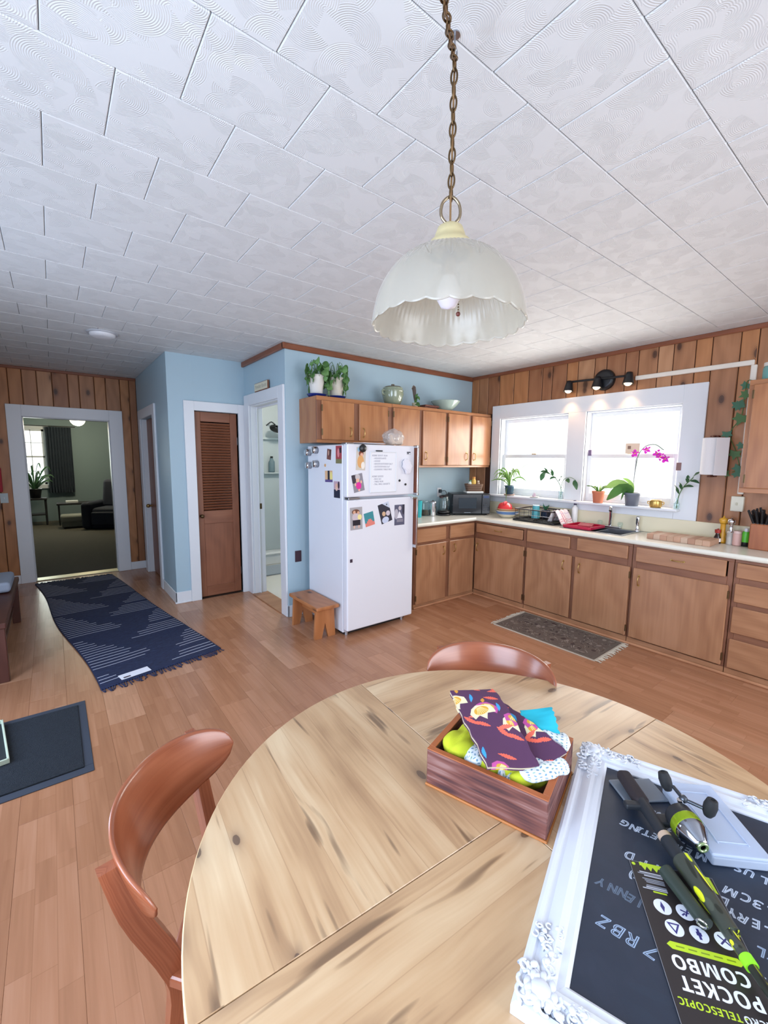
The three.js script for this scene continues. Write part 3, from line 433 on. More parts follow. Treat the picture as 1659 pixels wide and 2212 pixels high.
{
  const zf = -3.33, xf = 3.955, top = 0.898;
  // beside the refrigerator
  const a = thing('base_cabinet', 'two-door base cabinet between the refrigerator and the corner', 'cabinet', [3.47, 0, -3.6]);
  wpart(a, 'body', merge(bb(2.99, 3.955, 0.0, top, ZF, zf - 0.02, 0.002), bb(2.99, 3.955, 0.0, 0.05, zf - 0.02, zf, 0.002, 'x')), cabM);
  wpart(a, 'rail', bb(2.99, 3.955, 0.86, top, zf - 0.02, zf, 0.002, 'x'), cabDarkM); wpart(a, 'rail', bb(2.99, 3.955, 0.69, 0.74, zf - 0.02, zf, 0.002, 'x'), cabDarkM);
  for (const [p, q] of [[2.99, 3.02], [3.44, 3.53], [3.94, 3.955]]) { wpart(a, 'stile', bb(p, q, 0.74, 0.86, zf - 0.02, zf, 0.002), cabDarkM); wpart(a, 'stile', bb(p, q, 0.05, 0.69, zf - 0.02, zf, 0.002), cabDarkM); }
  front(a, 'drawer_front', 'z', zf, 3.006, 3.452, 0.728, 0.874, cabM); front(a, 'drawer_front', 'z', zf, 3.52, 3.93, 0.728, 0.874, cabM);
  front(a, 'door', 'z', zf, 3.006, 3.46, 0.05, 0.70, cabM, [3.41, 0.605], 3.006); front(a, 'door', 'z', zf, 3.518, 3.93, 0.05, 0.70, cabM, [3.585, 0.615], 3.93);
  // under the windows
  const unit = (label, z0, z1, doors, drawers) => {
    const c = thing('base_cabinet', label, 'cabinet', [4.2, 0, (z0 + z1) / 2]);
    wpart(c, 'body', merge(bb(xf + 0.02, XW - 0.002, 0, 0.07, z0, z1, 0.002), bb(xf, xf + 0.02, 0, 0.06, z0, z1, 0.002, 'z'), bb(xf + 0.02, XW - 0.002, 0.07, top, z0, z0 + 0.018, 0.001), bb(xf + 0.02, XW - 0.002, 0.07, top, z1 - 0.018, z1, 0.001), bb(XW - 0.014, XW - 0.002, 0.07, top, z0 + 0.018, z1 - 0.018, 0.001)), cabM);
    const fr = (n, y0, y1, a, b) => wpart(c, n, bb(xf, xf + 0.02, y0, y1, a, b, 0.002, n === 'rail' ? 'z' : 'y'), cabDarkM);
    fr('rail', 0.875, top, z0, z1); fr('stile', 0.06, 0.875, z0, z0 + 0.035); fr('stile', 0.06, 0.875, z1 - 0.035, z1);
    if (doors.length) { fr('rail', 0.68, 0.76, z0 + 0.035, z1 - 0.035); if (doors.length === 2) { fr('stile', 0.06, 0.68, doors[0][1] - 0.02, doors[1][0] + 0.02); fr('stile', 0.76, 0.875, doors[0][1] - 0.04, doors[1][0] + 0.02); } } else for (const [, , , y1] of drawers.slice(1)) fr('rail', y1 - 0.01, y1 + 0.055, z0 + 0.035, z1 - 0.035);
    for (const [p, q, h, hi] of doors) front(c, 'door', 'x', xf, p, q, 0.072, 0.695, cabM, [h, 0.59], hi);
    for (const [p, q, y0, y1, h] of drawers) front(c, 'drawer_front', 'x', xf, p, q, y0, y1, cabM, h ? [(p + q) / 2, (y0 + y1) / 2, 1] : null);
    return c;
  };
  unit('base cabinet in the corner under the microwave end of the worktop', -3.328, -2.622, [[-3.30, -2.632, -3.26, -2.632]], [[-3.29, -2.658, 0.765, 0.872, 1]]);
  unit('two-door sink cabinet with plain panels over its doors', -2.618, -1.562, [[-2.602, -2.10, -2.178, -2.602], [-2.066, -1.568, -2.015, -1.568]], [[-2.605, -2.13, 0.76, 0.878, 0], [-2.055, -1.595, 0.76, 0.878, 0]]);
  unit('wide single-door base cabinet right of the sink', -1.558, -0.858, [[-1.54, -0.874, -1.488, -0.874]], [[-1.528, -0.90, 0.755, 0.88, 1]]);
  unit('base cabinet of four drawers below the knife block', -0.854, -0.1, [], [[-0.838, -0.14, 0.765, 0.875, 1], [-0.838, -0.14, 0.58, 0.72, 1], [-0.838, -0.14, 0.345, 0.545, 1], [-0.838, -0.14, 0.07, 0.295, 1]]);
  struct('baseboard_kitchen', merge(bb(2.99, xf - 0.001, 0, 0.022, zf, zf + 0.018, 0.007, 'x'), bb(xf - 0.02, xf - 0.001, 0, 0.022, zf + 0.018, -0.1, 0.007, 'z')), std({ map: mapleT, color: 0xf2cdb0, roughness: 0.5 }), 'pale quarter-round trim along the base cabinets');
  // worktop with a sink cut-out
  const w = thing('worktop', 'cream laminate L-shaped worktop with a rounded front edge', 'worktop', [4.2, 0.9, -2]);
  const y0 = 0.9, y1 = 0.94, sx0 = 4.06, sx1 = 4.42, s0 = -2.27, s1 = -1.72;
  wpart(w, 'top', merge(bb(2.96, 3.94, y0, y1, ZF + 0.002, -3.30, 0.0005), bb(3.94, XW - 0.02, y0, y1, ZF + 0.002, s0, 0.0005), bb(3.94, sx0, y0, y1, s0, s1, 0.0005), bb(sx1, XW - 0.02, y0, y1, s0, s1, 0.0005), bb(3.94, XW - 0.02, y0, y1, s1, -0.1, 0.0005)), counterM);
  const nose = (a, b) => { const A = V(...a), B = V(...b), n = 10, ring = (c, d) => Array.from({ length: n }, (_, i) => { const t = i / n * 6.283; return V(c.x + (d ? 0.012 * Math.cos(t) : 0), c.y + 0.02 * Math.sin(t), c.z + (d ? 0 : 0.012 * Math.cos(t))); }), d = Math.abs(a[0] - b[0]) < 1e-6; return sweep([ring(A, d), ring(B, d)]); };
  wpart(w, 'edge', merge(nose([2.96, 0.92, -3.30], [3.93, 0.92, -3.30]), nose([3.94, 0.92, -3.292], [3.94, 0.92, -0.1])), std({ color: 0xe6e4d6, roughness: 0.25 }));
  wpart(w, 'backsplash', merge(bb(XW - 0.02, XW - 0.001, 0.94, 1.09, -3.55, -0.1, 0.004, 'z')), splashM);
  // sink
  const s = thing('kitchen_sink', 'stainless steel drop-in sink under the window', 'sink', [4.24, 0.94, -1.995]);
  wpart(s, 'basin', merge(bb(sx0 - 0.03, sx0 + 0.004, 0.938, 0.945, s0 - 0.03, s1 + 0.03, 0.003), bb(sx1 - 0.004, sx1 + 0.05, 0.938, 0.945, s0 - 0.03, s1 + 0.03, 0.003), bb(sx0 + 0.004, sx1 - 0.004, 0.938, 0.945, s0 - 0.03, s0 + 0.004, 0.003), bb(sx0 + 0.004, sx1 - 0.004, 0.938, 0.945, s1 - 0.004, s1 + 0.03, 0.003),
    bb(sx0, sx0 + 0.004, 0.76, 0.94, s0, s1, 0.001), bb(sx1 - 0.004, sx1, 0.76, 0.94, s0, s1, 0.001), bb(sx0, sx1, 0.76, 0.94, s0, s0 + 0.004, 0.001), bb(sx0, sx1, 0.76, 0.94, s1 - 0.004, s1, 0.001), bb(sx0, sx1, 0.755, 0.76, s0, s1, 0.001), bb(sx0, sx1, 0.76, 0.93, -2.0, -1.99, 0.003)), steelM);
  wpart(s, 'drain', at(lathe([[0.02, 0.004], [0.04, 0.006], [0.045, 0]], 20), 4.24, 0.76, -1.85), chromeM);
  const f = thing('faucet', 'chrome kitchen faucet with an angled spout behind the sink', 'faucet', [4.445, 0.945, -1.99]);
  wpart(f, 'base_plate', at(rbox(0.05, 0.02, 0.22, 0.008), 4.445, 0.955, -1.99), chromeM);
  wpart(f, 'spout', tube([[4.445, 0.96, -1.99], [4.44, 1.05, -1.985], [4.415, 1.13, -1.975], [4.39, 1.155, -1.965], [4.36, 1.15, -1.955], [4.345, 1.125, -1.95]], 0.015, 28, 12), chromeM);
  for (const z of [-2.09, -1.89]) wpart(f, 'knob', at(lathe([[0.001, 0.05], [0.02, 0.048], [0.027, 0.03], [0.02, 0.008], [0.024, 0]], 12), 4.445, 0.962, z), clearM);
  const sp = thing('sink_sprayer', 'upright chrome side sprayer right of the faucet', 'sprayer', [4.44, 0.945, -1.73]); part(sp, 'body', lathe([[0.026, 0], [0.026, 0.012], [0.014, 0.02], [0.013, 0.06], [0.017, 0.07], [0.018, 0.13], [0.012, 0.142], [0.001, 0.144]], 20), chromeM); part(sp, 'lever', at(chamfer(0.006, 0.05, 0.014, 0.002), -0.019, 0.1, 0), blackM);
  single('sink_strainer', 'metal sink strainer lying beside the sink rim', 'strainer', lathe([[0.001, 0.022], [0.012, 0.022], [0.014, 0.012], [0.036, 0.01], [0.04, 0.0], [0.001, 0]], 24), steelM, [4.435, 0.9455, -2.25]);
  // red dish pan on the left basin
  const pan = thing('dish_pan', 'red plastic tray set over the left half of the sink', 'tray', [4.215, 0.946, -2.14]); const red = std({ color: 0xb6123c, roughness: 0.3 });
  part(pan, 'tray', merge(at(rbox(0.30, 0.008, 0.27, 0.003), 0, 0.004, 0), at(rbox(0.30, 0.028, 0.012, 0.005), 0, 0.014, 0.135), at(rbox(0.30, 0.028, 0.012, 0.005), 0, 0.014, -0.135), at(rbox(0.012, 0.028, 0.27, 0.005), 0.15, 0.014, 0), at(rbox(0.012, 0.028, 0.27, 0.005), -0.15, 0.014, 0)), red);
  part(pan, 'colander_insert', at(rbox(0.16, 0.02, 0.13, 0.008), -0.02, 0.03, 0.03, 0, 0.3, 0.05), std({ color: 0xa0333f, roughness: 0.4 }));
}
// ---------------------------------------------------------------- refrigerator and what is stuck on it
{
  const f = thing('refrigerator', 'white top-freezer refrigerator covered with photographs', 'refrigerator', [2.38, 0, -3.47]);
  const x0 = 2.0, x1 = 2.765, zb = -3.82, zd = -3.17, zf = -3.10;
  wpart(f, 'body', bb(x0, x1, 0.03, 1.735, zb, zd - 0.012, 0.008), fridgeM);
  wpart(f, 'gasket', bb(x0 + 0.012, x1 - 0.012, 0.05, 1.725, zd - 0.012, zd, 0.002), std({ color: 0xb9bcc4, roughness: 0.7 }));
  const fd = wpart(f, 'freezer_door', at(rbox(x1 - x0 + 0.006, 0.462, zf - zd, 0.014, 3), (x0 + x1) / 2, 1.508, (zf + zd) / 2), fridgeM), rd = wpart(f, 'fridge_door', at(rbox(x1 - x0 + 0.006, 1.19, zf - zd, 0.014, 3), (x0 + x1) / 2, 0.66, (zf + zd) / 2), fridgeM);
  const hw = std({ map: cabDarkT, color: 0xe8c0b0, roughness: 0.4 });
  const lp = (p, n, g, m) => { p.updateWorldMatrix(true, false); return part(p, n, g.applyMatrix4(p.matrixWorld.clone().invert()), m); };
  const h1 = lp(fd, 'handle', merge(bb(2.768, 2.782, 1.29, 1.73, -3.115, -3.06, 0.005)), hw); lp(fd, 'handle_trim', merge(bb(2.764, 2.786, 1.72, 1.745, -3.118, -3.055, 0.004), bb(2.764, 2.79, 1.268, 1.292, -3.118, -3.05, 0.004), bb(2.766, 2.785, 1.292, 1.72, -3.062, -3.054, 0.003)), chromeM);
  lp(rd, 'handle', merge(bb(2.768, 2.782, 0.78, 1.235, -3.115, -3.06, 0.005)), hw); lp(rd, 'handle_trim', merge(bb(2.764, 2.788, 0.75, 0.782, -3.118, -3.055, 0.004), bb(2.766, 2.785, 0.782, 1.235, -3.062, -3.054, 0.003), bb(2.72, 2.79, 1.235, 1.252, -3.118, -3.07, 0.003)), chromeM);
  wpart(f, 'hinge', merge(bb(2.01, 2.13, 1.258, 1.274, -3.155, -3.098, 0.003), bb(2.0, 2.08, 1.735, 1.75, -3.2, -3.12, 0.004)), steelM);
  wpart(f, 'base_grille', bb(2.02, 2.75, 0.005, 0.05, -3.3, -3.2, 0.004), blackMatteM);
  for (const [a, b] of [[2.05, -3.2], [2.71, -3.2], [2.05, -3.75], [2.71, -3.75]]) wpart(f, 'foot', at(cyl(0.018, 0.02, 0.03, 12), a, 0.015, b), steelM);
  wpart(f, 'badge', new THREE.BoxGeometry(0.046, 0.03, 0.002).translate(2.69, 1.67, -3.099), std({ map: canvasTex(64, 48, (x) => { x.fillStyle = '#c8ccd4'; x.fillRect(0, 0, 64, 48); x.fillStyle = '#20263a'; x.fillRect(2, 4, 60, 14); x.fillRect(6, 20, 26, 16); x.fillStyle = '#e8ecf4'; x.fillRect(34, 22, 26, 10); }), roughness: 0.3 }));
  // photographs: printed paper; each a thin sheet of its own
  function sheet(name, label, cat, w, h, draw, pos, face, tilt, group) {
    const t = canvasTex(128, Math.round(128 * h / w), draw), g = new THREE.BoxGeometry(w, h, 0.0015); g.applyMatrix4(new THREE.Matrix4().makeRotationZ(tilt));
    const p = std({ color: 0xe9e9e9, roughness: 0.5 }), o = shadow(new THREE.Mesh(g, [p, p, p, p, std({ map: t, roughness: 0.35 }), p])); o.name = numbered(name); o.position.set(...pos); o.rotation.y = face; o.userData = { label, category: cat }; if (group) o.userData.group = group; scene.add(o); return o;
  }
  const blob = (x, c, cx, cy, rx, ry) => { x.fillStyle = c; x.beginPath(); x.ellipse(cx, cy, rx, ry, 0, 0, 7); x.fill(); }, bg = (x, w, h, c) => { x.fillStyle = c; x.fillRect(0, 0, w, h); };
  const F = zf + 0.0012, G = 'photographs on the refrigerator';
  sheet('photograph', 'photo of a child in a pink dress on the freezer door', 'photograph', 0.115, 0.155, (x, w, h) => { bg(x, w, h, '#8d8b94'); blob(x, '#3a3440', 20, 40, 30, 44); blob(x, '#c6c0c2', 70, 30, 28, 30); blob(x, '#e6b79c', 64, 62, 20, 20); blob(x, '#e0309a', 66, 115, 32, 36); blob(x, '#e9b59d', 30, 96, 9, 16); blob(x, '#e9b59d', 102, 84, 10, 15); blob(x, '#e9b59d', 64, 158, 12, 12); }, [2.109, 1.402, F], 0, 0.2, G);
  sheet('photograph', 'tall photo of two standing girls with black leggings on the lower door', 'photograph', 0.13, 0.2, (x, w, h) => { bg(x, w, h, '#a9a6a8'); blob(x, '#6d4332', 60, 40, 40, 22); blob(x, '#d9a98d', 45, 44, 14, 16); blob(x, '#d9a98d', 86, 50, 13, 15); blob(x, '#cdbfc4', 60, 86, 38, 34); blob(x, '#f2e39a', 100, 88, 22, 24); bg(x, 0, 0, '#000'); x.fillStyle = '#22222c'; x.fillRect(26, 112, 80, 48); blob(x, '#e0b59e', 42, 172, 7, 14); blob(x, '#e0b59e', 90, 172, 7, 14); }, [2.091, 1.089, F], 0, 0.03, G);
  sheet('photograph', 'teal and coral card between the photos on the lower door', 'card', 0.105, 0.125, (x, w, h) => { bg(x, w, h, '#3f8f98'); x.fillStyle = '#e2867a'; x.fillRect(0, h * 0.74, w, h); x.fillRect(44, h * 0.5, 44, h); x.fillRect(26, h * 0.62, 76, h); }, [2.233, 1.073, F], 0, 0.2, G);
  sheet('photograph', 'tilted dark photo of two heads on the lower door', 'photograph', 0.13, 0.185, (x, w, h) => { bg(x, w, h, '#30323f'); x.fillStyle = '#c9d2e2'; x.beginPath(); x.moveTo(50, 0); x.lineTo(128, 0); x.lineTo(128, 66); x.closePath(); x.fill(); blob(x, '#d2b08c', 48, 96, 20, 22); blob(x, '#cfc4cc', 96, 104, 24, 24); blob(x, '#c8d2e8', 52, 156, 40, 30); blob(x, '#55606c', 100, 22, 8, 8); }, [2.412, 1.118, F], 0, 0.27, G);
  sheet('photograph', 'grey photo of a child in a white dress on the lower door', 'photograph', 0.125, 0.195, (x, w, h) => { bg(x, w, h, '#5b5c72'); blob(x, '#b7b4be', 24, 90, 26, 50); blob(x, '#c9c0c4', 68, 34, 18, 22); x.fillStyle = '#e8e8ee'; x.beginPath(); x.moveTo(62, 60); x.lineTo(104, 132); x.lineTo(34, 132); x.closePath(); x.fill(); x.fillStyle = '#8a8794'; x.fillRect(30, 140, 80, 30); blob(x, '#2e3040', 112, 40, 14, 60); }, [2.586, 1.087, F], 0, 0, G);
  const S = -Math.PI / 2, X = x0 - 0.0012;
  sheet('photograph', 'small reddish photo high on the refrigerator side', 'photograph', 0.075, 0.095, (x, w, h) => { bg(x, w, h, '#7a4a44'); blob(x, '#c8a08c', 50, 60, 20, 40); blob(x, '#2e1d20', 90, 50, 16, 60); }, [X, 1.65, -3.404], S, -0.12, G);
  sheet('photograph', 'photo with a red building on the refrigerator side', 'photograph', 0.1, 0.155, (x, w, h) => { bg(x, w, h, '#a8434c'); x.fillStyle = '#2e2730'; x.fillRect(80, 20, 40, 60); blob(x, '#e28c92', 56, 80, 22, 50); x.fillStyle = '#7d7a52'; x.fillRect(0, h - 50, w, 50); }, [X, 1.647, -3.238], S, 0, G);
  sheet('photograph', 'wide photo of a dark silhouette on the refrigerator side', 'photograph', 0.135, 0.105, (x, w, h) => { bg(x, w, h, '#e3b78a'); x.fillStyle = '#1f2030'; x.fillRect(46, 0, 34, h); blob(x, '#efe28a', 104, 50, 20, 40); x.fillStyle = '#5b4a86'; x.fillRect(0, h - 22, w, 22); }, [X, 1.45, -3.412], S, 0.03, G);
  sheet('photograph', 'photo of a face above dark clothes on the refrigerator side', 'photograph', 0.105, 0.148, (x, w, h) => { bg(x, w, h, '#c7a6b4'); blob(x, '#e4b49c', 58, 56, 28, 34); x.fillStyle = '#22263c'; x.fillRect(0, h * 0.5, w, h); blob(x, '#2a2033', 100, 40, 18, 40); blob(x, '#e9c3ae', 56, 84, 24, 20); }, [X, 1.337, -3.27], S, 0, G);
  // whiteboard
  const wb = thing('whiteboard', 'white memo board with handwritten shopping lists on the freezer door', 'whiteboard', [2.388, 1.3, zf]);
  wpart(wb, 'frame', merge(bb(2.236, 2.246, 1.308, 1.678, zf, zf + 0.01, 0.003), bb(2.53, 2.54, 1.308, 1.678, zf, zf + 0.01, 0.003), bb(2.246, 2.53, 1.668, 1.678, zf, zf + 0.01, 0.003), bb(2.246, 2.53, 1.308, 1.318, zf, zf + 0.01, 0.003)), whiteM);
  const wt = canvasTex(384, 480, (x, w, h) => { bg(x, w, h, '#eceff4'); x.fillStyle = '#4a4e6c'; x.font = 'italic 27px sans-serif'; ['HOME DEPOT: RUN', '   - HOUSEPLANTS', '   - HOOKS', '   - WATER SOFTENER SALT', '   - OUTDOOR RUG 5x7', '   - CLEANING TABLE RAG'].forEach((s, i) => x.fillText(s, 12, 44 + i * 34)); ['HOME GOODS', '   - RUG 3x5', '   - TABLE RUN', '   - TALL WALL BASKETS'].forEach((s, i) => x.fillText(s, 12, 300 + i * 32)); });
  { const g = new THREE.BoxGeometry(0.284, 0.35, 0.004), p = whiteM, o = part(wb, 'board', g, [p, p, p, p, std({ map: wt, roughness: 0.2 }), p]); o.position.set(0, 0.193, 0.003); }
  single('marker_pen', 'short dark marker lying along the top of the memo board', 'marker', at(cyl(0.006, 0.006, 0.07, 10), 0, 0, 0, 0, 0, Math.PI / 2), std({ color: 0x3a3f44, roughness: 0.4 }), [2.334, 1.6845, zf + 0.008]);
  // clips, papers, magnets
  const cl = thing('magnet_clip', 'round black magnet clip holding a baby photo strip', 'magnet', [2.15, 1.703, zf]); part(cl, 'knob', at(lathe([[0.001, 0.03], [0.03, 0.028], [0.035, 0.015], [0.03, 0]], 24), 0, 0, 0.002, Math.PI / 2), blackM);
  sheet('photograph', 'crumpled photo of a child in orange under the black magnet', 'photograph', 0.1, 0.2, (x, w, h) => { bg(x, w, h, '#cfc6b8'); blob(x, '#9ec4d8', 60, 26, 50, 30); blob(x, '#8a4a34', 66, 70, 32, 32); blob(x, '#e8b49c', 74, 84, 20, 22); blob(x, '#dca66a', 62, 160, 44, 70); blob(x, '#efe9de', 96, 200, 26, 40); }, [2.138, 1.612, F], 0, -0.04, G);
  single('crumpled_paper', 'crumpled white paper and ribbon clipped on the freezer door', 'paper', warp(new THREE.IcosahedronGeometry(0.06, 3), (v) => { const n = 1 + 0.5 * (vn(v.x * 60 + 9, v.y * 60 + 9, 64, 64) - 0.5); v.multiplyScalar(n); v.z *= 0.22; v.y *= 1.15; }), std({ color: 0xe3e2ea, roughness: 0.8 }), [2.665, 1.545, zf + 0.017]);
  for (const [x, y, l] of [[2.58, 1.413, 'small dark magnet left of the crumpled paper'], [2.654, 1.375, 'small grey magnet below the crumpled paper']]) single('fridge_magnet', l, 'magnet', at(cyl(0.011, 0.011, 0.006, 12), 0, 0, 0.003, Math.PI / 2), blackM, [x, y, zf], 0, 'small magnets');
  single('fridge_magnet', 'small dark square magnet low on the refrigerator door', 'magnet', chamfer(0.026, 0.03, 0.004, 0.001), std({ color: 0x37283c }), [2.038, 0.714, zf + 0.002], 0, 'small magnets');
  single('fridge_magnet', 'round tan magnet on the refrigerator side below the spice tins', 'magnet', at(cyl(0.014, 0.014, 0.006, 14), 0, 0, 0, 0, 0, Math.PI / 2), std({ color: 0xd8ac7c }), [x0 - 0.003, 1.55, -3.474], 0, 'small magnets');
  const tin = (z, y, l) => { const t = thing('spice_tin', l, 'tin', [x0, y, z], 0, 'magnetic spice tins'); part(t, 'body', at(lathe([[0.001, 0], [0.033, 0], [0.033, 0.03], [0.031, 0.03], [0.031, 0.045], [0.001, 0.045]], 24), 0, 0, 0, 0, 0, Math.PI / 2), steelM); part(t, 'lid', at(lathe([[0.001, 0.055], [0.024, 0.055], [0.033, 0.05], [0.034, 0.036], [0.031, 0.036]], 24), 0, 0, 0, 0, 0, Math.PI / 2), chromeM); };
  tin(-3.77, 1.668, 'upper steel spice tin nearest the wall on the refrigerator side'); tin(-3.63, 1.69, 'upper steel spice tin further from the wall on the refrigerator side'); tin(-3.76, 1.545, 'lower steel spice tin nearest the wall on the refrigerator side'); tin(-3.62, 1.56, 'lower steel spice tin further from the wall on the refrigerator side');
  // on top of the refrigerator
  const bag = thing('bread_bag', 'clear plastic bag of bread on top of the refrigerator', 'bag', [2.66, 1.7505, -3.3]);
  part(bag, 'loaf', at(warp(rbox(0.19, 0.11, 0.13, 0.04, 4), (v) => { v.y += 0.012 * Math.sin(v.x * 50); }), 0, 0.056, 0), std({ color: 0xcdbcae, roughness: 0.8 }));
  part(bag, 'wrap', at(warp(new THREE.IcosahedronGeometry(0.1, 4), (v) => { const n = 1 + 0.35 * (vn(v.x * 40 + 5, v.y * 40 + v.z * 30 + 5, 64, 64) - 0.5); v.multiplyScalar(n); v.x *= 1.1; v.y *= 0.78; v.z *= 0.8; v.y = Math.max(v.y, -0.075); }), 0, 0.077, 0), phys({ color: 0xf2efee, transmission: 0.75, roughness: 0.25, thickness: 0 }));
  single('flyer', 'flat leaflets lying on the refrigerator top edge', 'paper', merge(at(chamfer(0.34, 0.004, 0.2, 0.001), 0, 0.002, 0), at(chamfer(0.28, 0.004, 0.18, 0.001), 0.06, 0.006, 0.0, 0, 0.12)), std({ map: canvasTex(64, 64, (x) => { bg(x, 64, 64, '#d9dbe4'); x.fillStyle = '#7c86c0'; x.fillRect(30, 8, 26, 40); x.fillStyle = '#c98a8a'; x.fillRect(4, 20, 20, 30); }), roughness: 0.4 }), [2.3, 1.7505, -3.3]);
  single('outlet_plate', 'dark brown outlet plate on the blue wall behind the refrigerator', 'outlet', chamfer(0.07, 0.115, 0.006, 0.002), std({ color: 0x3b2430 }), [1.93, 0.62, ZF + 0.003]);
}
// step stool against the refrigerator
{
  const s = thing('step_stool', 'small orange pine step stool against the refrigerator', 'stool', [1.86, 0, -3.48]), m = std({ map: pineT, color: 0xffe2c4, roughness: 0.35 });
  wpart(s, 'seat', metreUV(at(rbox(0.235, 0.034, 0.56, 0.012, 3), 1.865, 0.288, -3.485), 'z'), m);
  for (const z of [-3.265, -3.70]) { const sh = new THREE.Shape(); sh.moveTo(-0.105, 0); sh.lineTo(-0.035, 0); sh.lineTo(0, 0.14); sh.lineTo(0.035, 0); sh.lineTo(0.105, 0); sh.lineTo(0.09, 0.27); sh.lineTo(-0.09, 0.27); sh.closePath(); const g = new THREE.ExtrudeGeometry(sh, { depth: 0.024, bevelEnabled: true, bevelSize: 0.002, bevelThickness: 0.002, bevelSegments: 1 }); wpart(s, 'leg', metreUV(at(g, 1.858, 0.001, z - 0.012), 'y'), m); }
  wpart(s, 'stretcher', bb(1.85, 1.872, 0.17, 0.24, -3.69, -3.255, 0.004, 'z'), m);
}
// ---------------------------------------------------------------- things on the worktop
const CT = 0.9405;
{
  const teal = std({ color: 0x35b4bd, roughness: 0.3 });
  const tum = thing('tumbler', 'turquoise plastic tumbler beside the refrigerator', 'cup', [3.37, CT, -3.69]); part(tum, 'cup', lathe([[0.001, 0], [0.036, 0], [0.042, 0.19], [0.044, 0.19], [0.044, 0.195], [0.04, 0.195], [0.034, 0.006], [0.001, 0.006]], 24), teal);
  const jar = thing('glass_canister', 'clear glass canister behind the steel canister', 'jar', [3.535, CT, -3.76]); part(jar, 'jar_glass', lathe([[0.001, 0], [0.05, 0], [0.052, 0.17], [0.045, 0.185], [0.043, 0.185], [0.049, 0.168], [0.047, 0.005], [0.001, 0.005]], 24), clearM); part(jar, 'filling', at(cyl(0.045, 0.045, 0.06, 20), 0, 0.037, 0), std({ color: 0x4a3626, roughness: 0.8 }));
  const can = thing('steel_canister', 'shiny steel canister left of the kettle', 'canister', [3.61, CT, -3.70]); part(can, 'body', lathe([[0.001, 0], [0.04, 0], [0.042, 0.006], [0.042, 0.15], [0.04, 0.155]], 28), chromeM); part(can, 'lid', at(lathe([[0.044, 0], [0.044, 0.02], [0.036, 0.026], [0.012, 0.028], [0.01, 0.036], [0.001, 0.038]], 28), 0, 0.152, 0), steelM);
  const k = thing('electric_kettle', 'glass electric kettle with a black handle left of the microwave', 'kettle', [3.76, CT, -3.665], 0.35);
  part(k, 'power_base', lathe([[0.001, 0], [0.085, 0], [0.088, 0.01], [0.08, 0.025], [0.001, 0.027]], 28), blackM);
  part(k, 'jug', at(lathe([[0.072, 0.0], [0.078, 0.03], [0.07, 0.14], [0.058, 0.195], [0.055, 0.195], [0.067, 0.138], [0.074, 0.03], [0.068, 0.004], [0.001, 0.004]], 28), 0, 0.03, 0), clearM); part(k, 'collar', at(lathe([[0.001, 0], [0.076, 0], [0.08, 0.012], [0.077, 0.035], [0.001, 0.033]], 28), 0, 0.0275, 0), blackM);
  part(k, 'lid', at(lathe([[0.06, 0], [0.058, 0.014], [0.02, 0.026], [0.001, 0.027]], 24), 0, 0.224, 0), blackM); part(k, 'spout', at(chamfer(0.05, 0.02, 0.035, 0.006), -0.07, 0.225, 0), std({ color: 0x3d2126, roughness: 0.4 }));
  part(k, 'handle', tube([[0.04, 0.235, 0], [0.1, 0.24, 0], [0.125, 0.18, 0], [0.115, 0.09, 0], [0.08, 0.05, 0]], 0.014, 24, 10), blackM); part(k, 'handle_inlay', tube([[0.105, 0.225, 0.012], [0.132, 0.18, 0.012], [0.124, 0.11, 0.012]], 0.005, 16, 8), chromeM);
  // microwave, set across the corner
  const m = thing('microwave', 'black microwave oven standing across the worktop corner', 'microwave', [4.115, CT, -3.585], -0.6), w = 0.47, h = 0.262, d = 0.28;
  part(m, 'case', at(rbox(w, h - 0.012, d, 0.008), 0, h / 2 + 0.008, 0), std({ color: 0x1a2028, roughness: 0.35 }));
  part(m, 'door', at(rbox(w * 0.77, h - 0.024, 0.022, 0.006), -w * 0.11, h / 2 + 0.008, d / 2 + 0.008), std({ color: 0x121920, roughness: 0.15 }));
  part(m, 'window_glass', at(chamfer(w * 0.47, h * 0.5, 0.004, 0.002), -w * 0.1, h / 2 + 0.02, d / 2 + 0.0205), std({ color: 0x2e3a44, roughness: 0.08 }));
  part(m, 'control_panel', at(rbox(w * 0.215, h - 0.024, 0.02, 0.005), w * 0.388, h / 2 + 0.008, d / 2 + 0.008), std({ color: 0x161d25, roughness: 0.18 })); part(m, 'display', at(chamfer(w * 0.14, 0.03, 0.003, 0.001), w * 0.388, h - 0.035, d / 2 + 0.019), std({ color: 0x3c4c70, roughness: 0.1 }));
  for (let i = 0; i < 4; i++) for (let j = 0; j < 3; j++) part(m, 'button', chamfer(0.018, 0.014, 0.003, 0.001), std({ color: 0x222b35, roughness: 0.3 }), [w * 0.388 + (j - 1) * 0.024, 0.06 + i * 0.026, d / 2 + 0.019]);
  part(m, 'name_strip', at(chamfer(0.08, 0.008, 0.002, 0.0005), -w * 0.1, 0.035, d / 2 + 0.02), std({ color: 0x7c8790, roughness: 0.4 })); for (const a of [-0.2, 0.2]) for (const b of [-0.1, 0.1]) part(m, 'foot', cyl(0.012, 0.012, 0.014, 10), blackMatteM, [a, 0.007, b]);
  const top = CT + 0.2645;
  single('paper_pad', 'white pad under the wicker basket on the microwave', 'pad', chamfer(0.21, 0.022, 0.17, 0.003), std({ color: 0xeceae4 }), [4.19, top + 0.0115, -3.57], -0.6);
  const bk = thing('wicker_basket', 'brown wicker basket on top of the microwave', 'basket', [4.19, top + 0.023, -3.57], -0.6), wick = [std({ color: 0x7a5e4c, roughness: 0.85 }), std({ color: 0x8f7564, roughness: 0.85 })];
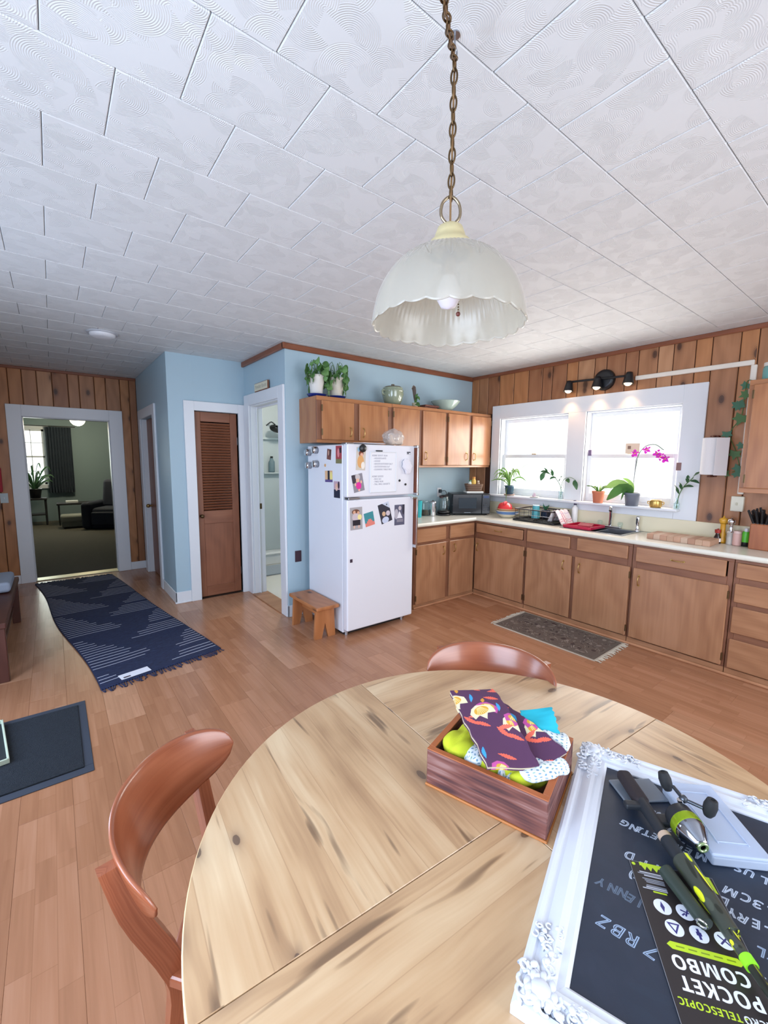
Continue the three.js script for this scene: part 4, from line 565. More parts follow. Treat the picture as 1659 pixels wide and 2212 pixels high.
  for (let i = 0; i < 7; i++) { const a = 0.085 + i * 0.003, b = 0.065 + i * 0.003, pts = []; for (let j = 0; j < 40; j++) { const t = j / 40 * 6.283, cx = Math.sign(Math.cos(t)) * Math.pow(Math.abs(Math.cos(t)), 0.45), sz = Math.sign(Math.sin(t)) * Math.pow(Math.abs(Math.sin(t)), 0.45), q = 1 + 0.04 * Math.sin(j * 3.14 + i * 3.14); pts.push([cx * a * q, 0.008 + i * 0.0125, sz * b * q]); } part(bk, 'weave', tube(pts, 0.0072, 60, 6, true), wick[i % 2]); }
  part(bk, 'base', at(rbox(0.17, 0.012, 0.13, 0.005), 0, 0.006, 0), wick[0]);
  const bot = (x, z, h, r, c, cc, l) => { const cs = Math.cos(-0.6), sn = Math.sin(-0.6), t = thing('small_bottle', l, 'bottle', [4.19 + x * cs + z * sn, top + 0.037, -3.57 - x * sn + z * cs], 0, 'bottles in the wicker basket'); part(t, 'body', lathe([[0.001, 0], [r, 0], [r, h * 0.7], [r * 0.6, h * 0.85], [r * 0.6, h * 0.9]], 16), std({ color: c, roughness: 0.4 })); part(t, 'cap', at(cyl(r * 0.68, r * 0.68, h * 0.14, 14), 0, h * 0.95, 0), std({ color: cc, roughness: 0.5 })); };
  bot(0.0, 0.0, 0.16, 0.028, 0xe3b44e, 0xd08a3a, 'yellow bottle with an orange cap in the wicker basket'); bot(-0.05, 0.01, 0.12, 0.022, 0xdfe6de, 0x4f8a68, 'white bottle with a green cap in the wicker basket'); bot(0.055, 0.005, 0.115, 0.02, 0xa98f78, 0xc9b9a8, 'tan bottle in the wicker basket');
  const ol = thing('wall_outlet', 'white outlet with a black cord on the blue wall behind the kettle', 'outlet', [3.93, 1.20, ZF]); part(ol, 'plate', at(chamfer(0.07, 0.115, 0.006, 0.002), 0, 0, 0.003), whiteM); part(ol, 'plug', at(rbox(0.035, 0.045, 0.035, 0.008), 0, 0.015, 0.022), std({ color: 0x23323c, roughness: 0.5 })); part(ol, 'cord', tube([[0.01, 0.015, 0.04], [0.05, 0.02, 0.06], [0.075, -0.03, 0.07], [0.085, -0.1, 0.06], [0.07, -0.2, 0.03]], 0.004, 30, 6), blackM);
  // bowls, red lid, dish rack
  const bowl = (n, l, r, h, c, pos, band) => { const t = thing(n, l, 'bowl', pos); part(t, 'bowl', lathe([[0.001, 0], [r * 0.5, 0], [r * 0.55, 0.006], [r * 0.85, h * 0.5], [r, h], [r * 0.96, h], [r * 0.8, h * 0.52], [r * 0.5, 0.012], [0.001, 0.012]], 36), std({ color: c, roughness: 0.25 })); if (band) part(t, 'stripe', lathe([[r * 0.875, h * 0.52], [r * 0.985, h * 0.9], [r * 0.99, h * 0.9], [r * 0.88, h * 0.51]], 36), std({ color: band, roughness: 0.3 })); return t; };
  bowl('mixing_bowl', 'cream bowl with a blue stripe at the left end of the dish rack', 0.135, 0.085, 0xeadfc4, [4.26, CT, -3.1], 0x5f7fae);
  bowl('serving_bowl', 'shallow tan bowl nested in the blue striped bowl', 0.125, 0.05, 0xd8a77f, [4.26, CT + 0.058, -3.1]);
  { const t = thing('red_lid', 'red plastic pot lid leaning in the nested bowls', 'lid', [4.24, CT + 0.09, -3.12]); part(t, 'dome', at(lathe([[0.001, 0.06], [0.04, 0.056], [0.075, 0.035], [0.085, 0], [0.078, 0]], 28), 0, 0.02, 0, 0.35, 0, 0.35), std({ color: 0xd63b3f, roughness: 0.25 })); part(t, 'knob', at(rbox(0.05, 0.03, 0.03, 0.008), -0.03, 0.085, 0.02, 0.35, 0, 0.35), std({ color: 0xe05a5e, roughness: 0.25 })); }
  const rk = thing('dish_rack', 'black wire dish rack on a black drip tray', 'dish rack', [4.27, CT, -2.66]);
  part(rk, 'drip_tray', merge(at(rbox(0.32, 0.008, 0.5, 0.003), 0, 0.004, 0), at(rbox(0.32, 0.018, 0.01, 0.004), 0, 0.012, 0.25), at(rbox(0.32, 0.018, 0.01, 0.004), 0, 0.012, -0.25), at(rbox(0.01, 0.018, 0.5, 0.004), 0.16, 0.012, 0), at(rbox(0.01, 0.018, 0.5, 0.004), -0.16, 0.012, 0)), blackM);
  const loop = (a, b, y, r) => merge(rod([-a, y, -b], [a, y, -b], r), rod([-a, y, b], [a, y, b], r), rod([-a, y, -b], [-a, y, b], r), rod([a, y, -b], [a, y, b], r));
  part(rk, 'rim', loop(0.15, 0.235, 0.135, 0.006), std({ color: 0x2c2028, roughness: 0.4 })); part(rk, 'wire', loop(0.148, 0.232, 0.075, 0.0025), steelM); part(rk, 'wire', loop(0.145, 0.23, 0.03, 0.003), blackM);
  for (let i = 0; i < 9; i++) { const z = -0.23 + i * 0.0575; for (const x of [-0.15, 0.15]) part(rk, 'wire', rod([x, 0.012, z], [x, 0.135, z], 0.0022, 6), blackM); part(rk, 'wire', rod([-0.145, 0.03, z], [0.145, 0.03, z], 0.0022, 6), blackM); }
  const cup = thing('drinking_cup', 'upturned teal cup in the dish rack', 'cup', [4.26, CT + 0.034, -2.72]); part(cup, 'cup', lathe([[0.046, 0], [0.036, 0.14], [0.034, 0.145], [0.001, 0.145], [0.001, 0.141], [0.032, 0.141], [0.043, 0]], 24), std({ color: 0x4aa3ae, roughness: 0.4 })); part(cup, 'base_ring', at(lathe([[0.037, 0], [0.037, 0.008], [0.03, 0.008], [0.03, 0]], 24), 0, 0.138, 0), whiteM);
  const pp = thing('succulent', 'small green succulent in a navy pot behind the teal cup', 'plant', [4.36, CT + 0.034, -2.66]); part(pp, 'pot', rbox(0.075, 0.09, 0.075, 0.008).translate(0, 0.045, 0), std({ color: 0x1c2540, roughness: 0.4 })); for (let i = 0; i < 7; i++) { const a = i * 0.9; part(pp, 'leaf', leafStrip([[0, 0.085, 0], [Math.cos(a) * 0.02, 0.12, Math.sin(a) * 0.02], [Math.cos(a) * 0.035, 0.13 + 0.02 * (i % 3), Math.sin(a) * 0.035]], 0.022), blueLeafM); }
  // towel over the rack end
  const tw = thing('dish_towel', 'white tea towel with red stripes draped over the dish rack end', 'towel', [4.27, CT, -2.43]);
  { const tt = canvasTex(256, 256, (x) => { x.fillStyle = '#e6dfe0'; x.fillRect(0, 0, 256, 256); x.fillStyle = '#c8707a'; for (const p of [40, 52, 150, 162]) { x.fillRect(p, 0, 4, 256); x.fillRect(0, p, 256, 3); } x.fillStyle = '#e2b79e'; x.fillRect(170, 120, 60, 110); x.fillStyle = '#b9a7c4'; x.fillRect(0, 90, 256, 3); });
    const prof = [[-0.06, 0.03], [-0.035, 0.09], [-0.012, 0.142], [0.004, 0.15], [0.02, 0.145], [0.055, 0.09], [0.085, 0.03], [0.1, 0.012]], rings = prof.map(([z, y], i) => { const n = 22, a = [], b = []; for (let j = 0; j <= n; j++) { const u = j / n - 0.5, wob = 0.012 * Math.sin(u * 16 + i * 0.5) * Math.min(1, Math.abs(i - 3) / 2.5), x = u * (0.2 + 0.012 * i), fl = y + 0.006 * Math.sin(u * 21); a.push(V(x, fl + 0.004, z + wob + 0.003)); b.push(V(x, fl - 0.002, z + wob - 0.003)); } return [...a, ...b.reverse()]; });
    part(tw, 'cloth', sweep(rings), std({ map: tt, roughness: 0.95 }), [-0.02, 0.0, 0.0]); }
  const soap = thing('soap_pump', 'white soap bottle with a dark pump at the sill behind the rack', 'soap bottle', [4.44, CT, -2.365]); part(soap, 'body', lathe([[0.001, 0], [0.03, 0], [0.032, 0.01], [0.032, 0.17], [0.014, 0.19], [0.014, 0.2]], 20), std({ color: 0xecebe6, roughness: 0.3 })); part(soap, 'pump', merge(at(cyl(0.013, 0.015, 0.02, 12), 0, 0.21, 0), at(cyl(0.004, 0.004, 0.03, 8), 0, 0.23, 0), at(chamfer(0.04, 0.01, 0.014, 0.003), -0.01, 0.247, 0)), std({ color: 0x33254a, roughness: 0.4 }));
  // cutting board
  const cb = thing('cutting_board', 'thick butcher block cutting board right of the sink', 'cutting board', [4.215, CT, -1.285]), tones = [0xffffff, 0xf0dcd0, 0xf8ece2, 0xe4ccc0];
  for (let i = 0; i < 9; i++) part(cb, 'block', metreUV(chamfer(0.235, 0.045, 0.05, 0.002), 'x', i * 0.3, 0), std({ map: mapleT, color: tones[(i * 3 + 1) % 4], roughness: 0.45 }), [0, 0.0225, -0.204 + i * 0.051]);
  // condiments by the knife block
  const pm = thing('pepper_mill', 'yellow turned pepper mill beside the soy sauce', 'pepper mill', [4.40, CT, -1.055]); part(pm, 'body', lathe([[0.001, 0], [0.03, 0], [0.031, 0.02], [0.022, 0.05], [0.026, 0.075], [0.019, 0.1], [0.018, 0.155], [0.026, 0.165]], 24), std({ color: 0xd39a2a, roughness: 0.3 })); part(pm, 'head', at(lathe([[0.024, 0], [0.03, 0.012], [0.031, 0.03], [0.024, 0.042], [0.008, 0.046], [0.005, 0.06], [0.001, 0.062]], 24), 0, 0.167, 0), std({ color: 0xd9a233, roughness: 0.3 }));
  const so = thing('soy_sauce_bottle', 'small dark sauce bottle with a red cap before the pepper mill', 'bottle', [4.35, CT, -1.075]); part(so, 'body', lathe([[0.001, 0], [0.026, 0], [0.027, 0.01], [0.024, 0.05], [0.014, 0.075], [0.014, 0.085]], 20), std({ color: 0x2a140e, roughness: 0.15 })); part(so, 'label_band', at(lathe([[0.0275, 0], [0.0255, 0.03]], 20), 0, 0.014, 0), std({ color: 0xe9e2da, roughness: 0.5 })); part(so, 'cap', at(merge(cyl(0.022, 0.02, 0.028, 20), at(chamfer(0.03, 0.008, 0.012, 0.003), 0, 0.018, 0)), 0, 0.1, 0), std({ color: 0x9b2a20, roughness: 0.35 }));
  const sm = thing('salt_mill', 'steel topped glass salt mill', 'mill', [4.37, CT, -0.995]); part(sm, 'glass_body', lathe([[0.001, 0], [0.026, 0], [0.024, 0.09], [0.026, 0.1]], 20), phys({ color: 0xe8e6e2, transmission: 0.6, roughness: 0.15, thickness: 0 })); part(sm, 'salt', at(cyl(0.021, 0.023, 0.06, 16), 0, 0.033, 0), std({ color: 0xf0eeea })); part(sm, 'top', at(lathe([[0.026, 0], [0.014, 0.015], [0.012, 0.06], [0.02, 0.065], [0.028, 0.085], [0.026, 0.105], [0.012, 0.112], [0.006, 0.12], [0.001, 0.122]], 24), 0, 0.1, 0), chromeM);
  const pk = thing('salt_jar', 'pink salt jar between the salt mill and the green bottle', 'jar', [4.355, CT, -0.945]); part(pk, 'jar', lathe([[0.001, 0], [0.028, 0], [0.03, 0.01], [0.03, 0.095], [0.026, 0.1]], 20), std({ color: 0xd9aea4, roughness: 0.45 })); part(pk, 'lid', at(cyl(0.028, 0.028, 0.02, 20), 0, 0.11, 0), std({ color: 0xe2c4bc, roughness: 0.4 }));
  const gb = thing('green_bottle', 'small green bottle left of the knife block', 'bottle', [4.37, CT, -0.895]); part(gb, 'body', lathe([[0.001, 0], [0.024, 0], [0.025, 0.03], [0.026, 0.1], [0.02, 0.12]], 20), std({ color: 0x5cc234, roughness: 0.3 })); part(gb, 'base_cup', lathe([[0.001, 0.0005], [0.026, 0.0005], [0.0265, 0.035], [0.0255, 0.035]], 20), blackM); part(gb, 'cap', at(cyl(0.012, 0.014, 0.03, 14), 0, 0.132, 0), whiteM);
  const kb = thing('knife_block', 'wooden knife block full of black handled knives', 'knife block', [4.335, CT, -0.79]); part(kb, 'block', metreUV(at(chamfer(0.15, 0.2, 0.13, 0.006), 0, 0.1, 0), 'y'), std({ map: cabT, color: 0xf3c9a8, roughness: 0.4 }));
  const kf = rng(3); for (let i = 0; i < 5; i++) for (let j = 0; j < 4; j++) { const L = 0.075 + 0.06 * kf(), o = part(kb, 'knife_handle', merge(at(rbox(0.02, L, 0.015, 0.006), 0, L / 2, 0), at(cyl(0.004, 0.004, 0.0192, 8), 0, L * 0.3, 0, 0, 0, Math.PI / 2)), blackM, [-0.058 + j * 0.037, 0.198, -0.048 + i * 0.024], [0.3 * (i - 2) / 2 + 0.1 * kf(), 0, 0.3 - 0.06 * j + 0.1 * kf()]); part(o, 'bolster', at(chamfer(0.021, 0.008, 0.016, 0.002), 0, 0.004, 0), steelM); }
}
// ---------------------------------------------------------------- window sill
const SY = 1.1875;
function pot(t, r0, r1, h, m, soil = 0x3a2b20) { part(t, 'pot', lathe([[0.001, 0], [r0, 0], [r1 * 0.96, h * 0.8], [r1 * 1.05, h * 0.8], [r1 * 1.08, h], [r1 * 0.95, h], [r1 * 0.9, h * 0.85], [0.001, h * 0.85]], 28), m); part(t, 'soil', at(cyl(r1 * 0.9, r1 * 0.9, 0.004, 20), 0, h * 0.87, 0), std({ color: soil, roughness: 1 })); }
{
  const sp = thing('spider_plant', 'spider plant with long pale leaves at the window corner', 'plant', [4.435, SY, -3.21]); part(sp, 'saucer', lathe([[0.001, 0], [0.055, 0], [0.07, 0.016], [0.066, 0.016], [0.052, 0.004], [0.001, 0.004]], 24), std({ color: 0xb49a8c, roughness: 0.7 })); { const q = new THREE.Group(); } part(sp, 'pot', at(lathe([[0.001, 0], [0.042, 0], [0.056, 0.1], [0.06, 0.1], [0.06, 0.118], [0.053, 0.118], [0.05, 0.1], [0.001, 0.1]], 24), 0, 0.005, 0), std({ color: 0x2c4a5a, roughness: 0.35 }));
  const spiderM = leafM(0x6f9a4a), f = rng(17); for (let i = 0; i < 22; i++) { const a = 1.2 + f() * 4.6, L = lerp(0.12, 0.24, f()), h = lerp(0.06, 0.22, f()); const bx = Math.min(0.03, Math.cos(a) * L * 0.9), bz = Math.sin(a) * L; part(sp, 'leaf', leafStrip([[0, 0.105, 0], [bx * 0.35, 0.12 + h * 0.8, bz * 0.35], [bx * 0.75, 0.12 + h, bz * 0.75], [bx * 1.05, 0.12 + h * (0.35 + 0.4 * f()), bz * 1.15]], 0.019, 0.5, 1.0), i % 3 ? spiderM : paleLeafM); }
  part(sp, 'leaf', leafStrip([[0, 0.105, 0], [-0.01, 0.25, 0.09], [-0.01, 0.36, 0.2], [-0.01, 0.4, 0.29]], 0.012), paleLeafM); part(sp, 'leaf', leafStrip([[0, 0.105, 0], [-0.03, 0.13, 0.0], [-0.07, 0.05, 0.01], [-0.085, -0.1, 0.02]], 0.016), paleLeafM);
  const cr = thing('crystal_cluster', 'small cluster of crystals on a saucer on the sill', 'ornament', [4.43, SY, -2.86]); part(cr, 'saucer', lathe([[0.001, 0], [0.04, 0], [0.055, 0.01], [0.001, 0.008]], 20), std({ color: 0xe6dfd2, roughness: 0.4 })); for (let i = 0; i < 5; i++) part(cr, 'crystal', at(new THREE.ConeGeometry(0.01, 0.05 + 0.012 * (i % 3), 6), -0.02 + i * 0.01, 0.03, (i % 2) * 0.012 - 0.005, 0, 0, (i - 2) * 0.12), std({ color: 0xb8a6b4, roughness: 0.2 }));
  const va = thing('cutting_vase', 'narrow glass vase with a long leafy cutting before the middle casing', 'vase', [4.425, SY, -2.53]); part(va, 'vase_glass', lathe([[0.001, 0], [0.026, 0], [0.028, 0.01], [0.02, 0.06], [0.03, 0.12], [0.028, 0.12], [0.018, 0.06], [0.024, 0.008], [0.001, 0.006]], 24), clearM);
  part(va, 'stem', tube([[0, 0.01, 0], [0.0, 0.12, 0.0], [-0.005, 0.19, -0.03], [-0.01, 0.26, -0.1], [-0.01, 0.3, -0.2]], 0.003, 24, 6), greenM); part(va, 'stem', tube([[0, 0.12, 0], [-0.01, 0.22, 0.03], [-0.01, 0.25, 0.1], [-0.01, 0.22, 0.17]], 0.0025, 18, 6), greenM);
  for (const [a, b, c, d, w] of [[0.26, -0.1, 0.34, -0.13, 0.045], [0.28, -0.14, 0.3, -0.25, 0.045], [0.3, -0.19, 0.2, -0.24, 0.06], [0.29, -0.17, 0.34, -0.21, 0.04], [0.24, -0.06, 0.22, -0.13, 0.03], [0.2, -0.02, 0.26, 0.02, 0.04], [0.23, 0.06, 0.19, 0.1, 0.045], [0.22, 0.15, 0.12, 0.19, 0.05]]) part(va, 'leaf', leafStrip([[-0.008, a, b], [-0.02, (a + c) / 2 + 0.01, (b + d) / 2], [-0.02, c, d]], w), deepLeafM);
  const te = thing('terracotta_aloe', 'small aloe in a terracotta pot on the sill', 'plant', [4.43, SY, -2.12]); pot(te, 0.045, 0.058, 0.12, terraM); const f2 = rng(6); for (let i = 0; i < 12; i++) { const a = i * 0.62, L = 0.08 + 0.06 * f2(); part(te, 'leaf', leafStrip([[0, 0.1, 0], [Math.cos(a) * L * 0.35, 0.16, Math.sin(a) * L * 0.6], [Math.cos(a) * L * 0.5, 0.15 + 0.03 * f2(), Math.sin(a) * L * 1.2]], 0.02), i % 3 ? greenM : paleLeafM); }
  const or = thing('orchid', 'magenta flowering orchid in a grey pot on the sill', 'plant', [4.42, SY, -1.79]); pot(or, 0.055, 0.068, 0.125, std({ color: 0x6a707c, roughness: 0.45 })); part(or, 'stake', rod([0, 0.1, 0], [0.0, 0.46, 0.01], 0.004), std({ color: 0x9a9aa0 })); part(or, 'flower_stem', tube([[0, 0.1, 0], [0.005, 0.36, 0.01], [0.005, 0.5, 0.03], [0, 0.57, 0.09], [-0.01, 0.58, 0.17], [-0.01, 0.53, 0.24]], 0.0035, 30, 6), deepLeafM);
  for (const [pts, w, m] of [[[[0, 0.11, 0], [-0.05, 0.2, -0.1], [-0.06, 0.16, -0.23]], 0.12, paleLeafM], [[[0, 0.11, 0], [-0.06, 0.16, -0.06], [-0.08, 0.04, -0.2]], 0.13, greenM], [[[0, 0.11, 0], [-0.04, 0.14, -0.04], [-0.07, 0.05, -0.07]], 0.07, greenM], [[[0, 0.11, 0], [-0.02, 0.22, -0.03], [-0.02, 0.26, -0.09]], 0.07, paleLeafM]]) part(or, 'leaf', leafStrip(pts, w), m);
  const petal = leafM(0xc01fb0); for (const [y, z] of [[0.5, 0.0], [0.535, 0.1], [0.47, 0.22], [0.5, 0.19], [0.45, 0.26]]) { const fl = part(or, 'flower', sph(0.008, 8), std({ color: 0xe8d85c }), [-0.012, y, z]); for (let i = 0; i < 5; i++) { const a = i * 1.257 + z * 9; part(fl, 'petal', leafStrip([[0, 0, 0], [-0.006, Math.cos(a) * 0.02, Math.sin(a) * 0.02], [0, Math.cos(a) * 0.04, Math.sin(a) * 0.04]], 0.032, 0.1), petal); } }
  { const c = thing('postcard', 'cream card propped against the window behind the orchid', 'card', [4.54, 1.69, -1.87]); part(c, 'sheet', chamfer(0.002, 0.1, 0.13, 0.0005), std({ color: 0xd9cbb8, roughness: 0.7 }), [0, 0.05, 0]); part(c, 'print', chamfer(0.001, 0.03, 0.03, 0.0002), std({ color: 0x7f6a5c }), [-0.0016, 0.06, -0.03]); }
  const gd = thing('brass_pot', 'small brass pot with handles on the sill', 'pot', [4.43, SY, -1.585]); part(gd, 'pot', lathe([[0.001, 0], [0.042, 0], [0.05, 0.012], [0.052, 0.055], [0.045, 0.066], [0.047, 0.07], [0.04, 0.07], [0.046, 0.05], [0.04, 0.008], [0.001, 0.006]], 28), std({ color: 0xc8a45c, metalness: 0.8, roughness: 0.3 })); for (const s of [-1, 1]) part(gd, 'handle', tube([[0, 0.05, s * 0.048], [0, 0.055, s * 0.066], [0, 0.035, s * 0.066], [0, 0.028, s * 0.05]], 0.004, 14, 6), std({ color: 0xc8a45c, metalness: 0.8, roughness: 0.3 })); part(gd, 'candle', at(cyl(0.038, 0.038, 0.045, 20), 0, 0.034, 0), std({ color: 0xb09a78 }));
  const zz = thing('stem_vase', 'glass bottle with a leafy stem at the right end of the sill', 'vase', [4.43, SY, -1.415]); part(zz, 'bottle_glass', lathe([[0.001, 0], [0.024, 0], [0.026, 0.05], [0.012, 0.075], [0.011, 0.1], [0.009, 0.1], [0.01, 0.075], [0.023, 0.049], [0.021, 0.005], [0.001, 0.005]], 20), clearM); part(zz, 'stem', tube([[0, 0.01, 0], [0, 0.12, 0.01], [-0.005, 0.2, 0.04], [-0.01, 0.29, 0.11]], 0.004, 20, 6), greenM);
  for (const [a, b, c, d] of [[0.14, 0.01, 0.22, -0.03], [0.18, 0.03, 0.25, -0.0], [0.2, 0.04, 0.21, 0.12], [0.24, 0.07, 0.31, 0.07], [0.26, 0.09, 0.24, 0.16], [0.28, 0.1, 0.34, 0.16]]) part(zz, 'leaf', leafStrip([[-0.005, a, b], [-0.015, (a + c) / 2 + 0.008, (b + d) / 2], [-0.012, c, d]], 0.032), deepLeafM);
  single('window_thermometer', 'small purple-grey thermometer on the left side of the right window', 'thermometer', rbox(0.012, 0.06, 0.035, 0.004), std({ color: 0x6b5a78 }), [4.545, 1.7, -2.295]);
  single('window_sticker', 'small brown tag on the right jamb of the right window', 'tag', chamfer(0.003, 0.07, 0.04, 0.001), std({ color: 0x8a6a66 }), [4.4785, 1.57, -1.442]);
}
// ---------------------------------------------------------------- on the window wall
{
  // three-spot light bar
  const t = thing('track_light', 'black three-spot light bar above the kitchen windows', 'light', [4.48, 2.43, -2.16]);
  wpart(t, 'canopy', at(lathe([[0.001, 0.045], [0.07, 0.045], [0.1, 0.032], [0.104, 0], [0.001, 0]], 32), 4.499, 2.43, -2.165, 0, 0, Math.PI / 2), blackM);
  wpart(t, 'bar', rod([4.44, 2.45, -2.5], [4.44, 2.43, -1.9], 0.011, 12), blackM);
  for (const z of [-2.50, -2.2, -1.90]) { const h = wpart(t, 'spot_head', at(lathe([[0.001, 0.055], [0.028, 0.055], [0.034, 0.03], [0.05, -0.055], [0.046, -0.055], [0.03, 0.028], [0.001, 0.03]], 24), 4.41, 2.40, z, 0, 0, -0.15), blackM); h.updateWorldMatrix(true, false);
    const g = at(sph(0.036, 16), 4.403, 2.364, z).applyMatrix4(h.matrixWorld.clone().invert()); part(h, 'bulb', g, std({ color: 0xffffff, emissive: 0xffd8a8, emissiveIntensity: 9 }));
    const s = new THREE.SpotLight(0xffbe80, 0.6, 0, 0.8, 0.8, 2); s.position.set(4.40, 2.32, z); s.target.position.set(4.42, 1.2, z); s.castShadow = true; s.shadow.radius = 1; scene.add(s, s.target); }
  single('cable_raceway', 'white cable cover running from the spot lights to the switch box', 'cable cover', merge(bb(4.475, 4.4995, 2.385, 2.425, -1.87, -0.985, 0.004), bb(4.475, 4.4995, 1.35, 2.385, -1.005, -0.965, 0.004)), std({ color: 0xe4dccf, roughness: 0.4 }));
  const sw = thing('switch_box', 'cream surface-mounted switch box beside the paper towel', 'switch', [4.49, 1.27, -0.995]); part(sw, 'box', rbox(0.04, 0.125, 0.085, 0.006).translate(-0.0105, 0, 0), std({ color: 0xdcd9c6, roughness: 0.4 })); part(sw, 'toggle', chamfer(0.012, 0.022, 0.01, 0.002), std({ color: 0xc9c6b2 }), [-0.036, 0, 0]);
  const p = thing('paper_towel', 'white paper towel roll mounted upright beside the window', 'paper towel', [4.41, 1.505, -1.19]); part(p, 'roll', at(lathe([[0.02, 0], [0.066, 0], [0.068, 0.004], [0.068, 0.306], [0.066, 0.31], [0.02, 0.31], [0.02, 0]], 36), 0, 0, 0), std({ color: 0xeeecec, roughness: 0.9, bumpMap: rep(noiseBump, 3, 3), bumpScale: 0.001 })); part(p, 'loose_sheet', chamfer(0.003, 0.31, 0.09, 0.001), std({ color: 0xeeecec, roughness: 0.9 }), [-0.05, 0.152, 0.085], [0, 0.55, 0]); part(p, 'spindle', at(cyl(0.008, 0.008, 0.35, 12), 0, 0.155, 0), std({ map: cabDarkT })); part(p, 'wall_bracket', merge(bb(0.03, 0.089, 0.318, 0.33, -0.03, 0.03, 0.003), bb(0.0, 0.04, 0.318, 0.33, -0.014, 0.014, 0.003), bb(0.075, 0.089, -0.02, 0.33, -0.03, 0.03, 0.003), bb(-0.01, 0.089, -0.02, -0.008, -0.014, 0.014, 0.003)), std({ map: cabDarkT, color: 0xd8b8b8 }));
  const iv = thing('ivy_vine', 'trailing ivy vine hanging beside the right wall cabinet', 'vine', [4.45, 2.2, -1.02]); wpart(iv, 'stem', tube([[4.40, 2.225, -0.93], [4.43, 2.26, -1.0], [4.46, 2.15, -1.02], [4.465, 1.98, -1.03], [4.465, 1.85, -1.09], [4.465, 1.7, -1.04], [4.465, 1.56, -1.01], [4.46, 1.53, -1.05]], 0.0035, 60, 6), greenM);
  const ivyLeaf = (y, z, s, a, m) => { const sh = new THREE.Shape(); sh.moveTo(0, 0); sh.lineTo(0.5, -0.15); sh.lineTo(0.42, 0.25); sh.lineTo(0.62, 0.5); sh.lineTo(0.2, 0.55); sh.lineTo(0, 1); sh.lineTo(-0.2, 0.55); sh.lineTo(-0.62, 0.5); sh.lineTo(-0.42, 0.25); sh.lineTo(-0.5, -0.15); sh.closePath(); const g = new THREE.ExtrudeGeometry(sh, { depth: 0.02, bevelEnabled: false }); g.scale(s, s, s); g.applyMatrix4(new THREE.Matrix4().makeRotationFromEuler(new THREE.Euler(0.2, -Math.PI / 2 + 0.2, a))); wpart(iv, 'leaf', at(g, 4.455, y, z), m); };
  [[2.24, -1.01, 0.06, 2.8], [2.16, -1.0, 0.065, 2.2], [2.10, -1.06, 0.075, 3.6], [2.05, -1.04, 0.07, 0.6], [1.99, -1.02, 0.09, 3.0], [1.86, -1.11, 0.065, 3.4], [1.76, -1.0, 0.055, 2.8], [1.70, -1.04, 0.075, 3.2], [1.58, -1.0, 0.075, 3.0], [1.53, -1.03, 0.06, 4.2], [1.52, -1.07, 0.05, 1.9]].forEach(([y, z, s, a], i) => ivyLeaf(y, z, s, a, i % 3 === 1 ? greenM : blueLeafM));
  const j = thing('candle_jar', 'teal glass jar on top of the right wall cabinet', 'jar', [4.2, 2.2105, -0.82]); part(j, 'jar', lathe([[0.001, 0], [0.045, 0], [0.05, 0.01], [0.05, 0.085], [0.04, 0.1]], 24), phys({ color: 0x7fb9b4, roughness: 0.2, transmission: 0.3, thickness: 0 })); part(j, 'lid', at(cyl(0.046, 0.046, 0.025, 24), 0, 0.112, 0), std({ color: 0xd8d6ce, roughness: 0.4 }));
}
